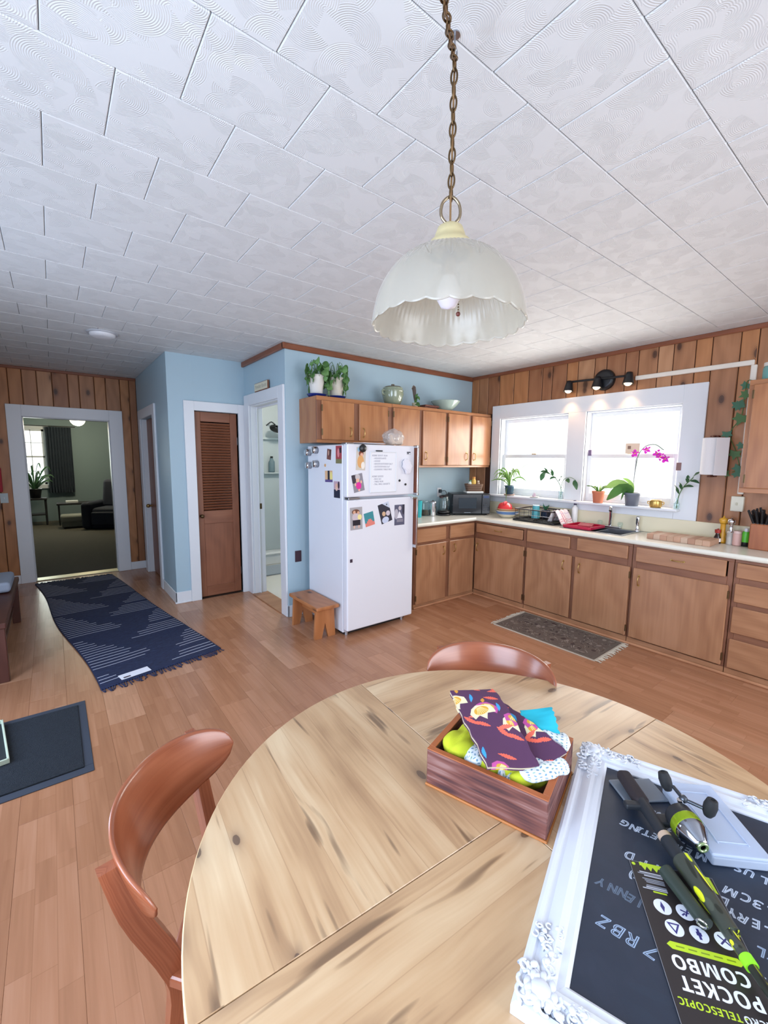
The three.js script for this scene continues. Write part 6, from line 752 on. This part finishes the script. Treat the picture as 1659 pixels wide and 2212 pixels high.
// ---------------------------------------------------------------- fishing set lying on the board
const BY = TY + 0.0125;
{
  // packaging card; its printed top points to the camera's left
  const up = [-0.80, 0.6], ri = [-0.6, -0.8], o0 = [0.903, -0.316];    // corner by the reel
  const cardW = 0.15, cardL = 0.36, cen = [o0[0] + up[0] * cardL / 2 - ri[0] * cardW / 2, o0[1] + up[1] * cardL / 2 - ri[1] * cardW / 2];
  const rot = Math.atan2(-ri[1], ri[0]); // local +x = reading direction, local -z = top of the print
  const card = thing('packaging_card', 'black fishing combo packaging card under the rod', 'packaging', [cen[0], BY - 0.0005, cen[1]], rot);
  const ct = canvasTex(512, 1229, (x, w, h) => {
    x.fillStyle = '#2a2526'; x.fillRect(0, 0, w, h); x.strokeStyle = '#8a8f98'; x.lineWidth = 3; x.strokeRect(2, 2, w - 4, h - 4); x.textAlign = 'center';
    x.save(); x.translate(0, 360); x.fillStyle = '#dfe3ea'; x.font = 'bold 50px sans-serif'; x.fillText('MICRO', 110, 60); x.fillStyle = '#b9d62a'; x.fillText('- TELESCOPIC', 330, 60);
    x.fillStyle = '#e9ecf4'; x.font = 'bold 104px sans-serif'; x.fillText('POCKET', 252, 172); x.fillText('COMBO', 262, 278);
    x.fillStyle = '#b9d62a'; x.beginPath(); x.moveTo(60, 330); x.lineTo(84, 308); x.lineTo(424, 308); x.lineTo(448, 330); x.lineTo(424, 352); x.lineTo(84, 352); x.closePath(); x.fill(); x.fillStyle = '#7d9320'; for (let i = 0; i < 5; i++) x.fillRect(100 + i * 64, 326, 44, 8);
    const ic = (cx, cy, fn) => { x.fillStyle = '#e6eaf4'; x.beginPath(); x.arc(cx, cy, 50, 0, 7); x.fill(); x.fillStyle = x.strokeStyle = '#3f3a78'; x.lineWidth = 9; fn(cx, cy); };
    ic(110, 440, (a, b) => { x.beginPath(); x.moveTo(a - 26, b - 26); x.lineTo(a + 26, b + 26); x.moveTo(a + 26, b - 26); x.lineTo(a - 26, b + 26); x.stroke(); }); ic(240, 440, (a, b) => { x.fillRect(a - 7, b - 32, 14, 64); x.fillRect(a - 14, b - 10, 28, 22); }); ic(370, 440, (a, b) => { x.beginPath(); x.moveTo(a, b - 28); x.lineTo(a + 28, b + 24); x.lineTo(a - 28, b + 24); x.closePath(); x.stroke(); });
    ic(270, 562, (a, b) => { x.beginPath(); x.moveTo(a - 22, b + 26); x.lineTo(a + 4, b - 26); x.moveTo(a - 20, b - 4); x.lineTo(a + 24, b + 10); x.moveTo(a + 4, b - 8); x.lineTo(a + 24, b - 24); x.stroke(); }); ic(396, 562, (a, b) => { x.beginPath(); x.moveTo(a, b - 36); x.lineTo(a + 12, b); x.lineTo(a, b + 36); x.lineTo(a - 12, b); x.closePath(); x.fill(); });
    x.restore(); const q = rng(4); x.fillStyle = '#b9d62a'; x.fillRect(340, 1010, 80, 12); x.fillStyle = '#b6bac4'; for (let i = 0; i < 11; i++) { if (i % 4 === 3) continue; x.fillRect(330, 1028 + i * 12, 110 + 40 * q(), 8); x.fillStyle = i % 3 ? '#8d919c' : '#c6cad4'; }
    x.fillStyle = '#b9d62a'; x.beginPath(); x.moveTo(300, h); x.lineTo(300, h - 36); for (let i = 0; i < 8; i++) x.lineTo(316 + i * 18, h - (i % 2 ? 26 : 60)); x.lineTo(450, h - 30); x.lineTo(450, h); x.closePath(); x.fill(); x.beginPath(); x.arc(488, h - 24, 12, 0, 7); x.fill(); x.beginPath(); x.moveTo(20, h); x.lineTo(10, h - 120); x.quadraticCurveTo(60, h - 90, 150, h); x.closePath(); x.fill();
  });
  const dk = std({ color: 0x2a2526, roughness: 0.5 }); part(card, 'card', new THREE.BoxGeometry(cardW, 0.0018, cardL), [dk, dk, std({ map: ct, roughness: 0.35 }), dk, dk, dk], [0, 0.0009, 0]);
  // rod and reel
  const A = V(1.125, 0, -0.428), Dir = V(-0.664, 0, 0.748).normalize(), rr2 = thing('fishing_rod', 'short telescopic fishing rod with a lime and chrome reel', 'fishing rod', [A.x, BY + 0.0025, A.z], Math.atan2(-Dir.z, Dir.x));   // local +x along the rod
  const dark = std({ color: 0x20242a, roughness: 0.55 }), foam = std({ color: 0x2a2226, roughness: 0.85 }), y = 0.022;
  const seg = (n, x0, x1, r0, r1, m, s = 18) => part(rr2, n, at(cyl(r1, r0, x1 - x0, s), (x0 + x1) / 2, y, 0, 0, 0, -Math.PI / 2), m);
  part(rr2, 'butt_grip', at(rbox(0.105, 0.026, 0.034, 0.011, 3), 0.055, y, 0), foam); seg('reel_seat', 0.1, 0.19, 0.014, 0.012, dark); part(rr2, 'trigger', at(rbox(0.02, 0.014, 0.05, 0.005), 0.11, y, 0.02), dark); seg('ring', 0.19, 0.203, 0.0135, 0.0135, std({ color: 0xbfa690, roughness: 0.4 })); seg('fore_grip', 0.203, 0.255, 0.0145, 0.012, dark);
  const camo = canvasTex(256, 128, (x, w, h) => { x.fillStyle = '#3c4038'; x.fillRect(0, 0, w, h); const q = rng(15); for (let i = 0; i < 26; i++) { x.fillStyle = ['#d6dc2a', '#c9d62a', '#23271f', '#4a4f44'][i % 4]; x.beginPath(); x.ellipse(q() * w, q() * h, 10 + 26 * q(), 5 + 12 * q(), q() * 3, 0, 7); x.fill(); } }); camo.wrapS = camo.wrapT = THREE.RepeatWrapping; const cm = std({ map: camo, roughness: 0.3 });
  part(rr2, 'rod_sleeve', at(merge(at(cyl(0.014, 0.02, 0.135, 20), 0, 0, 0, 0, 0, -Math.PI / 2)), 0.318, y, -0.004), cm); part(rr2, 'folded_section', at(cyl(0.012, 0.014, 0.1, 16), 0.318, y - 0.006, 0.033, 0, 0.14, -Math.PI / 2), std({ color: 0x2c362f, roughness: 0.4 })); part(rr2, 'guide_ring', at(new THREE.TorusGeometry(0.0075, 0.0018, 8, 18), 0.375, y + 0.004, 0.04, 0.4, 0.8), chromeM);
  seg('rod_blank', 0.38, 0.42, 0.0105, 0.0085, cm); seg('collar', 0.42, 0.435, 0.0105, 0.0105, std({ color: 0x8fe02c, roughness: 0.3 })); seg('tip_section', 0.435, 0.56, 0.0075, 0.006, std({ map: camo, color: 0x9a9a8a, roughness: 0.4 }));
  // closed-face reel beside the seat, nose along the rod
  const ry = y + 0.02, rz = -0.05, reel = part(rr2, 'reel', at(lathe([[0.001, -0.024], [0.02, -0.024], [0.028, -0.018], [0.029, -0.002], [0.03, 0], [0.03, 0.006]], 32), 0.17, ry, rz, 0, 0, -Math.PI / 2), dark);
  part(reel, 'spool_band', at(lathe([[0.0305, 0], [0.0315, 0.002], [0.0315, 0.018], [0.0305, 0.02]], 32), 0.176, ry, rz, 0, 0, -Math.PI / 2), std({ color: 0x9dbb2a, metalness: 0.6, roughness: 0.25 }));
  part(reel, 'nose_cone', at(lathe([[0.0305, 0], [0.029, 0.01], [0.014, 0.036], [0.0105, 0.038]], 32), 0.196, ry, rz, 0, 0, -Math.PI / 2), std({ color: 0x9aa0ac, metalness: 1, roughness: 0.08 })); part(reel, 'line_eye', at(new THREE.TorusGeometry(0.0085, 0.003, 8, 20), 0.236, ry, rz, 0, Math.PI / 2), std({ color: 0xa8c08c, metalness: 0.8, roughness: 0.2 }));
  part(reel, 'mount', at(rbox(0.03, 0.012, 0.05, 0.004), 0.15, y, -0.02), dark); part(reel, 'crank_shaft', at(cyl(0.006, 0.006, 0.03, 12), 0.142, ry + 0.014, rz - 0.012, 0.3), chromeM);
  const k = part(reel, 'crank', merge(rod([0.105, ry + 0.03, rz - 0.014], [0.14, ry + 0.028, rz - 0.016], 0.004), rod([0.14, ry + 0.028, rz - 0.016], [0.16, ry + 0.026, rz - 0.045], 0.004), at(sph(0.009, 10), 0.14, ry + 0.028, rz - 0.016)), std({ color: 0x555a62, metalness: 0.8, roughness: 0.3 }));
  for (const [a, c2, t] of [[0.092, rz - 0.012, 0.25], [0.162, rz - 0.056, -0.1]]) part(reel, 'crank_knob', at(lathe([[0.001, 0], [0.008, 0], [0.0125, 0.01], [0.0135, 0.026], [0.0105, 0.04], [0.005, 0.043], [0.001, 0.034]], 18), a, ry + 0.01, c2, t, 0, t), blackMatteM);
  // clear tackle box
  const tb = thing('tackle_box', 'shallow translucent plastic tackle box on the chalkboard', 'plastic box', [1.135, BY - 0.0005, -0.238], Math.atan2(-0.68, -0.73) + Math.PI / 2 * 0 - 0.0);
  const pm = phys({ color: 0xdfe9f8, roughness: 0.35, transmission: 0.55, thickness: 0 });
  tb.rotation.y = Math.atan2(-0.16, -0.12) - 0.0; tb.rotation.y = -2.35;
  part(tb, 'tray', at(rbox(0.2, 0.022, 0.11, 0.005), 0, 0.0115, 0), pm); part(tb, 'lid', at(rbox(0.205, 0.008, 0.115, 0.0035), 0, 0.027, 0), pm); part(tb, 'divider', merge(at(chamfer(0.15, 0.002, 0.003, 0.0008), 0, 0.032, 0.03), at(chamfer(0.15, 0.002, 0.003, 0.0008), 0, 0.032, -0.03), at(chamfer(0.003, 0.002, 0.06, 0.0008), -0.07, 0.032, 0), at(chamfer(0.003, 0.002, 0.06, 0.0008), 0.07, 0.032, 0)), pm);
  single('clear_pouch', 'small clear plastic pouch under the rod butt', 'pouch', rbox(0.11, 0.006, 0.075, 0.003), phys({ color: 0x9aa4b0, roughness: 0.2, transmission: 0.5, thickness: 0 }), [1.12, BY + 0.0032, -0.385], -0.6);
}
// ---------------------------------------------------------------- pendant lamp on its chain
{
  const HX = 0.902, HZ = -0.882, p = thing('pendant_lamp', 'scalloped etched glass pendant lamp hanging on a brass chain', 'lamp', [HX, 1.98, HZ]);
  // glass bell: ribbed wall, scalloped rim
  const prof = (t) => { const a = t * Math.PI / 2; return [0.058 + 0.15 * Math.pow(Math.sin(a), 1.05), 0.186 * Math.pow(Math.cos(a), 1.05)]; }, n = 44, k = 288;
  const skin = (off, rib) => { const pos = [], idx = [], uv = []; for (let i = 0; i <= n; i++) { const t = i / n, [r, y] = prof(t), band = Math.exp(-Math.pow((t - 0.3) / 0.16, 2)) + 0.7 * Math.exp(-Math.pow((t - 0.66) / 0.1, 2)) * (rib > 0 ? 0 : 1); for (let j = 0; j <= k; j++) { const a = j / k * 6.2832, sc = Math.max(0, (t - 0.86) / 0.14), R2 = r + off + rib * 0.0018 * band * Math.cos(a * 72) + 0.0035 * sc * Math.abs(Math.sin(a * 12)), Y = y - sc * (0.007 * Math.abs(Math.sin(a * 12)) + 0.002 * Math.sin(a * 6)) + (rib > 0 ? 0 : 0); pos.push(Math.cos(a) * R2, Y, Math.sin(a) * R2); uv.push(j / k, t); } } for (let i = 0; i < n; i++) for (let j = 0; j < k; j++) { const a = i * (k + 1) + j, b = a + 1, c = a + k + 1, d = c + 1; off > 0 ? idx.push(a, b, c, b, d, c) : idx.push(a, c, b, b, c, d); } return { pos, idx, uv }; };
  const o = skin(0.002, 1), q = skin(-0.002, -1), base = o.pos.length / 3, idx = [...o.idx, ...q.idx.map((i) => i + base)]; for (const row of [0, n]) for (let j = 0; j < k; j++) { const a = row * (k + 1) + j, b = a + 1; row ? idx.push(a, b, a + base, b, b + base, a + base) : idx.push(a, a + base, b, b, a + base, b + base); }
  const g = new THREE.BufferGeometry(); g.setAttribute('position', new THREE.Float32BufferAttribute([...o.pos, ...q.pos], 3)); g.setAttribute('uv', new THREE.Float32BufferAttribute([...o.uv, ...q.uv], 2)); g.setIndex(idx); g.computeVertexNormals();
  const leafB = canvasTex(1024, 256, (x, w, h) => { x.fillStyle = '#808080'; x.fillRect(0, 0, w, h); const f = rng(9); for (let i = 0; i < 12; i++) for (let s = -1; s <= 1; s++) { x.save(); x.translate(i * w / 12 + 40, 180); x.rotate(s * 0.8 + (i % 2) * 0.3); x.fillStyle = i % 2 ? '#c8c8c8' : '#b4b4b4'; x.beginPath(); x.moveTo(0, 0); x.quadraticCurveTo(26, -34, 0, -84); x.quadraticCurveTo(-26, -34, 0, 0); x.fill(); x.strokeStyle = '#505050'; x.lineWidth = 3; x.beginPath(); x.moveTo(0, 0); x.lineTo(0, -78); x.stroke(); x.restore(); } }); leafB.colorSpace = THREE.NoColorSpace; leafB.wrapS = THREE.RepeatWrapping;
  part(p, 'shade', g, phys({ color: 0xe6e3da, transmission: 0.75, roughness: 0.28, thickness: 0, bumpMap: leafB, bumpScale: 0.003 }));
  const cream = std({ color: 0xd2c496, metalness: 0.35, roughness: 0.4 });
  part(p, 'cap', at(lathe([[0.001, 0.07], [0.018, 0.07], [0.034, 0.06], [0.041, 0.042], [0.044, 0.03], [0.056, 0.022], [0.062, 0.01], [0.065, -0.006], [0.056, -0.008]], 36), 0, 0.19, 0), cream);
  part(p, 'bulb', at(merge(lathe([[0.001, -0.06], [0.02, -0.055], [0.032, -0.035], [0.034, -0.015], [0.02, 0.02], [0.014, 0.04], [0.014, 0.06]], 24)), 0.0, 0.1, 0), std({ color: 0xf0eefc, roughness: 0.3 })); part(p, 'socket', at(cyl(0.02, 0.02, 0.06, 18), 0, 0.155, 0), brassM);
  const pc = []; for (let i = 0; i < 14; i++) pc.push(at(sph(0.0022, 6), 0.028, 0.135 - i * 0.0072, 0.012)); part(p, 'pull_chain', merge(pc), bronzeM); part(p, 'pull_bead', at(sph(0.0065, 10), 0.028, 0.03, 0.012), std({ color: 0x6d3a34, roughness: 0.4 }));
  part(p, 'loop', at(tube([[0, 0.0, 0], [-0.024, 0.02, 0.004], [-0.022, 0.055, 0.004], [0.0, 0.072, 0], [0.022, 0.055, -0.004], [0.024, 0.02, -0.004]], 0.0042, 40, 8, true), 0, 0.258, 0, 0, -0.75), std({ color: 0x9a8a72, metalness: 1, roughness: 0.3 }));
  // chain: links from the loop up to the hook, then a swag towards the next hook
  const linkG = (() => { const pts = []; for (let i = 0; i < 16; i++) { const a = i / 16 * 6.283; pts.push([0.0085 * Math.cos(a), 0.0195 * Math.sin(a), 0]); } return tube(pts, 0.0026, 28, 6, true); })();
  const path = []; for (let y = 0.337; y < 0.655; y += 0.0315) path.push([V(0, y, 0), V(0, 1, 0)]);
  const h0 = V(-0.004, 0.655, 0.004), h1 = V(-1.05, 0.68, 0.85), sw = (t) => V(lerp(h0.x, h1.x, t), lerp(h0.y, h1.y, t) - 0.66 * t * (1 - t), lerp(h0.z, h1.z, t)); const L = 44; for (let i = 0; i < L; i++) { const t = (i + 0.6) / L; path.push([sw(t), sw(t + 0.005).sub(sw(t - 0.005)).normalize()]); }
  path.forEach(([c, d], i) => { const m = new THREE.Mesh(linkG, bronzeM); shadow(m); m.name = 'chain_link'; m.position.copy(c); m.quaternion.setFromUnitVectors(V(0, 1, 0), d).multiply(new THREE.Quaternion().setFromAxisAngle(V(0, 1, 0), (i % 2) * Math.PI / 2 + 0.4)); p.add(m); });
  const cord = [V(0, 0.25, 0)]; path.forEach(([c], i) => { if (i % 2 === 0) cord.push(c.clone().add(V(i % 4 ? 0.005 : -0.005, 0, i % 4 ? -0.004 : 0.004))); }); part(p, 'cord', tube(cord, 0.0028, 220, 6), std({ color: 0x7a5a34, roughness: 0.6 }));
  const hk = thing('ceiling_hook', 'small metal swag hook screwed into the ceiling tile', 'hook', [HX, CH, HZ]); part(hk, 'flange', at(cyl(0.013, 0.013, 0.003, 16), 0, -0.0018, 0), steelM); part(hk, 'hook', tube([[0, -0.002, 0], [0, -0.025, 0], [0.008, -0.04, 0], [0, -0.052, 0], [-0.009, -0.042, 0], [-0.008, -0.034, 0]], 0.0026, 24, 8), steelM);
}
// ---------------------------------------------------------------- smoke alarm
{ const s = thing('smoke_alarm', 'round white smoke alarm on the far ceiling', 'smoke alarm', [0.43, CH, -4.66]); part(s, 'base', at(cyl(0.12, 0.12, 0.012, 32), 0, -0.006, 0), std({ color: 0xb9bcc2, roughness: 0.5 })); part(s, 'cover', lathe([[0.1, -0.012], [0.098, -0.03], [0.07, -0.042], [0.001, -0.044]], 32), whiteM); }
// ---------------------------------------------------------------- rugs and mats
function fringe(n, len, w, seed) { const f = rng(seed), l = []; for (let i = 0; i < n; i++) { const x = lerp(-w / 2, w / 2, (i + 0.5) / n), d = (f() - 0.5) * 0.035, k = len * (0.7 + 0.5 * f()); l.push(tube([[x, 0.006, 0], [x + d * 0.4, 0.008, k * 0.4], [x + d, 0.004, k * 0.8], [x + d * 1.6, 0.0035, k]], 0.0035, 6, 5)); } return merge(l); }
{
  const navyT = canvasTex(512, 2048, (x, w, h) => {
    x.fillStyle = '#1e2a4e'; x.fillRect(0, 0, w, h); const f = rng(44); for (let i = 0; i < 5000; i++) { x.fillStyle = ['rgba(60,76,120,0.35)', 'rgba(12,18,40,0.4)'][i & 1]; x.fillRect(f() * w, f() * h, 6 + 14 * f(), 2 + 2 * f()); }
    const tri = (p) => { p = p - Math.floor(p); return p; };
    for (let i = 1; i < 63; i++) { const y = i * 32 + 8, q = i / 62, l = tri(q * 4.2 + 0.1), r = tri(q * 4.2 + 0.62); x.fillStyle = 'rgba(214,218,232,0.95)'; if (i % 15 < 14) { const Lw = w * 0.52 * l * (0.85 + 0.3 * f()); if (Lw > 20) x.fillRect(4, y, Lw, 5.5); const Rw = w * 0.5 * r * (0.85 + 0.3 * f()); if (Rw > 20) x.fillRect(w - Rw - 4, y, Rw, 5.5); } }
  });
  const A = V(-0.27, 0, -6.82), B = V(0.545, 0, -6.83), Cc = V(1.02, 0, -3.57), Dd = V(0.157, 0, -3.39);
  const r = thing('runner_rug', 'long navy woven runner rug with white dashes and fringed ends', 'rug', [0.363, 0.0, -5.15], 0);
  const nx = 24, nz = 90, pos = [], uv = [], idx = [], gp = (u, v) => { const l = A.clone().lerp(Dd, v), rt = B.clone().lerp(Cc, v), p = l.lerp(rt, u); p.x += 0.022 * Math.sin(v * 9) * (1 - u) + 0.01 * Math.sin(v * 7 + 1) * u - 0.363; p.z += 5.15; p.y = 0.011 + 0.0025 * Math.sin(v * 40 + u * 3) * Math.sin(u * 9); return p; };
  for (let s = 0; s < 2; s++) for (let j = 0; j <= nz; j++) for (let i = 0; i <= nx; i++) { const p = gp(i / nx, j / nz); pos.push(p.x, s ? 0.0008 : p.y, p.z); uv.push(i / nx, 1 - j / nz); }
  const off = (nx + 1) * (nz + 1); for (let j = 0; j < nz; j++) for (let i = 0; i < nx; i++) { const a = j * (nx + 1) + i, b = a + 1, c = a + nx + 1, d = c + 1; idx.push(a, c, b, b, c, d, a + off, b + off, c + off, b + off, d + off, c + off); }
  const edge = []; for (let i = 0; i <= nx; i++) edge.push(i); for (let j = 1; j <= nz; j++) edge.push(j * (nx + 1) + nx); for (let i = nx - 1; i >= 0; i--) edge.push(nz * (nx + 1) + i); for (let j = nz - 1; j > 0; j--) edge.push(j * (nx + 1)); edge.forEach((e, i) => { const f = edge[(i + 1) % edge.length]; idx.push(e, f, e + off, f, f + off, e + off); });
  const g = new THREE.BufferGeometry(); g.setAttribute('position', new THREE.Float32BufferAttribute(pos, 3)); g.setAttribute('uv', new THREE.Float32BufferAttribute(uv, 2)); g.setIndex(idx); g.computeVertexNormals();
  part(r, 'weave', g, std({ map: navyT, roughness: 0.95, bumpMap: rep(weaveBump, 6, 24), bumpScale: 0.004 }));
  const nm = std({ color: 0x222d50, roughness: 0.95 }), wv = Cc.distanceTo(Dd), fg = part(r, 'fringe', fringe(52, 0.07, wv, 3), nm); fg.position.set((Cc.x + Dd.x) / 2 - 0.363, 0, (Cc.z + Dd.z) / 2 + 5.15); fg.rotation.y = Math.atan2(-(Cc.z - Dd.z), Cc.x - Dd.x); fg.userData.kind = 'stuff';
  const f2 = part(r, 'fringe', fringe(52, 0.06, A.distanceTo(B), 4), nm); f2.position.set((A.x + B.x) / 2 - 0.363, 0, (A.z + B.z) / 2 + 5.15); f2.rotation.y = Math.PI; f2.userData.kind = 'stuff';
  const tg = part(r, 'care_label', new THREE.BoxGeometry(0.2, 0.0015, 0.085), std({ map: canvasTex(128, 64, (x) => { x.fillStyle = '#e6e8f2'; x.fillRect(0, 0, 128, 64); x.fillStyle = '#4a3f4c'; x.fillRect(12, 38, 30, 16); x.fillStyle = '#b9bccb'; x.fillRect(12, 14, 40, 3); }), roughness: 0.7 })); tg.position.set(0.385 - 0.363, 0.0155, -3.50 + 5.15); tg.rotation.y = 0.2;
}
{
  const t = canvasTex(512, 1024, (x, w, h) => { x.fillStyle = '#6d6159'; x.fillRect(0, 0, w, h); const f = rng(19); for (let i = 0; i < 420; i++) { const c = ['#8d837a', '#3d342f', '#a39a8e', '#6c5a4c'][i % 4]; x.strokeStyle = c; x.lineWidth = 3 + 4 * f(); x.beginPath(); const a = f() * w, b = f() * h; x.moveTo(a, b); x.quadraticCurveTo(a + 60 * (f() - 0.5), b + 60 * (f() - 0.5), a + 90 * (f() - 0.5), b + 90 * (f() - 0.5)); x.stroke(); } for (let i = 0; i < 40; i++) { x.fillStyle = i % 2 ? '#4a3d3a' : '#978c82'; x.beginPath(); x.ellipse(60 + f() * (w - 120), 60 + f() * (h - 120), 10 + 16 * f(), 8 + 10 * f(), f() * 3, 0, 7); x.fill(); } x.strokeStyle = '#6e655c'; x.lineWidth = 22; x.strokeRect(30, 30, w - 60, h - 60); x.strokeStyle = '#cfc6b4'; x.lineWidth = 8; x.strokeRect(6, 6, w - 12, h - 12); });
  const r = thing('kitchen_rug', 'small brown patterned rug with cream fringe before the sink', 'rug', [3.635, 0, -2.05], 0.02), b = std({ color: 0xcfc6b4, roughness: 0.95 }); const g = new THREE.BoxGeometry(0.55, 0.007, 0.99); part(r, 'weave', g, [b, b, std({ map: t, roughness: 0.95, bumpMap: rep(weaveBump, 4, 8), bumpScale: 0.003 }), b, b, b], [0, 0.0045, 0]);
  const fg = part(r, 'fringe', fringe(44, 0.045, 0.55, 5), b, [0, 0, 0.495]), f2 = part(r, 'fringe', fringe(44, 0.045, 0.55, 6), b, [0, 0, -0.495], [0, Math.PI, 0]); fg.userData.kind = f2.userData.kind = 'stuff';
}
{
  const d = thing('doormat', 'dark grey ribbed doormat at the left edge of the floor', 'mat', [-0.31, 0, -2.905], 0.0), c = std({ map: tex(256, 256, (u, v) => { const n = 14 * fbm(u, v, 110, 110, 2); return [24 + n, 32 + n, 42 + n]; }), roughness: 0.98, bumpMap: rep(noiseBump, 3, 3), bumpScale: 0.008 }); part(d, 'carpet', at(rbox(0.68, 0.01, 0.70, 0.004), 0, 0.0065, 0), c); part(d, 'rubber_border', merge(bb(-0.38, 0.38, 0.0005, 0.005, 0.34, 0.40, 0.002), bb(-0.38, 0.38, 0.0005, 0.005, -0.40, -0.34, 0.002), bb(-0.38, -0.33, 0.0005, 0.005, -0.34, 0.34, 0.002), bb(0.33, 0.38, 0.0005, 0.005, -0.34, 0.34, 0.002)), std({ color: 0x343b48, roughness: 0.8 }));
  const t = thing('boot_tray', 'dark boot tray with a pale rim on the doormat', 'tray', [-0.525, 0.012, -3.02], 0.12); part(t, 'tray', at(rbox(0.44, 0.006, 0.46, 0.002), 0, 0.0035, 0), std({ color: 0x252b2e, roughness: 0.6 })); part(t, 'rim', merge(bb(-0.22, 0.22, 0.001, 0.028, 0.225, 0.235, 0.002), bb(-0.22, 0.22, 0.001, 0.028, -0.235, -0.225, 0.002), bb(0.212, 0.222, 0.001, 0.028, -0.235, 0.235, 0.002), bb(-0.222, -0.212, 0.001, 0.028, -0.235, 0.235, 0.002)), std({ color: 0xc6d2bc, roughness: 0.4 }));
  const b = thing('entry_bench', 'dark wooden entry bench at the left edge by the passage', 'bench', [-0.58, 0, -4.65], 0.0), dw = std({ map: cabDarkT, color: 0xa08a98, roughness: 0.45 }); part(b, 'seat', bb(-0.25, 0.25, 0.40, 0.44, -0.75, 0.75, 0.006, 'z'), dw); part(b, 'shelf', bb(-0.22, 0.2, 0.14, 0.165, -0.7, 0.7, 0.004, 'z'), dw); for (const [x, z] of [[-0.21, -0.7], [0.21, -0.7], [-0.21, 0.7], [0.21, 0.7]]) part(b, 'leg', bb(x - 0.03, x + 0.03, 0, 0.40, z - 0.03, z + 0.03, 0.004), dw); part(b, 'apron', merge(bb(0.2, 0.225, 0.3, 0.4, -0.67, 0.67, 0.003, 'z'), bb(-0.225, -0.2, 0.3, 0.4, -0.67, 0.67, 0.003, 'z')), dw);
  single('folded_blanket', 'pale grey folded blanket on the dark bench', 'blanket', warp(rbox(0.4, 0.09, 0.5, 0.03, 4), (v) => { v.y += 0.006 * Math.sin(v.z * 30); }), std({ color: 0x9aa4b4, roughness: 0.95 }), [-0.55, 0.4915, -5.0]);
  const shoe = (x, z, l, c) => { const s = thing('shoe', l, 'shoe', [x, 0.1655, z], 1.4, 'shoes on the bench shelf'); part(s, 'upper', warp(rbox(0.26, 0.09, 0.095, 0.035, 4).translate(0, 0.056, 0), (v) => { if (v.x > 0) v.y = 0.011 + (v.y - 0.011) * (1 - v.x * 3.4); }), std({ color: c, roughness: 0.7 })); part(s, 'sole', at(rbox(0.275, 0.02, 0.1, 0.008), 0, 0.0105, 0), std({ color: 0xd8d8d4 })); };
  shoe(-0.5, -4.25, 'pale grey shoe nearest the front of the bench shelf', 0x97a3a0); shoe(-0.5, -4.6, 'dark shoe in the middle of the bench shelf', 0x3d4048);
  const ls = thing('light_switch', 'pale light switch plate left of the living room doorway', 'switch', [-0.492, 1.095, ZH]); part(ls, 'plate', at(chamfer(0.075, 0.12, 0.006, 0.002), 0, 0, 0.0035), std({ color: 0xb9c6c8, roughness: 0.4 })); part(ls, 'toggle', at(chamfer(0.01, 0.024, 0.012, 0.002), 0, 0, 0.011), whiteM);
  const rc = thing('hanging_cloth', 'red cloth hanging from a peg left of the living room doorway', 'cloth', [-0.56, 1.2, ZH]); part(rc, 'cloth', at(warp(rbox(0.13, 0.3, 0.03, 0.012, 5), (v) => { v.z += 0.008 * Math.sin(v.x * 90); }), 0, 0.12, 0.03), std({ color: 0xa8323c, roughness: 0.9 })); part(rc, 'peg', at(cyl(0.008, 0.01, 0.07, 10), 0, 0.27, 0.036, Math.PI / 2), std({ map: cabDarkT }));
}
renderer.render(scene, camera);
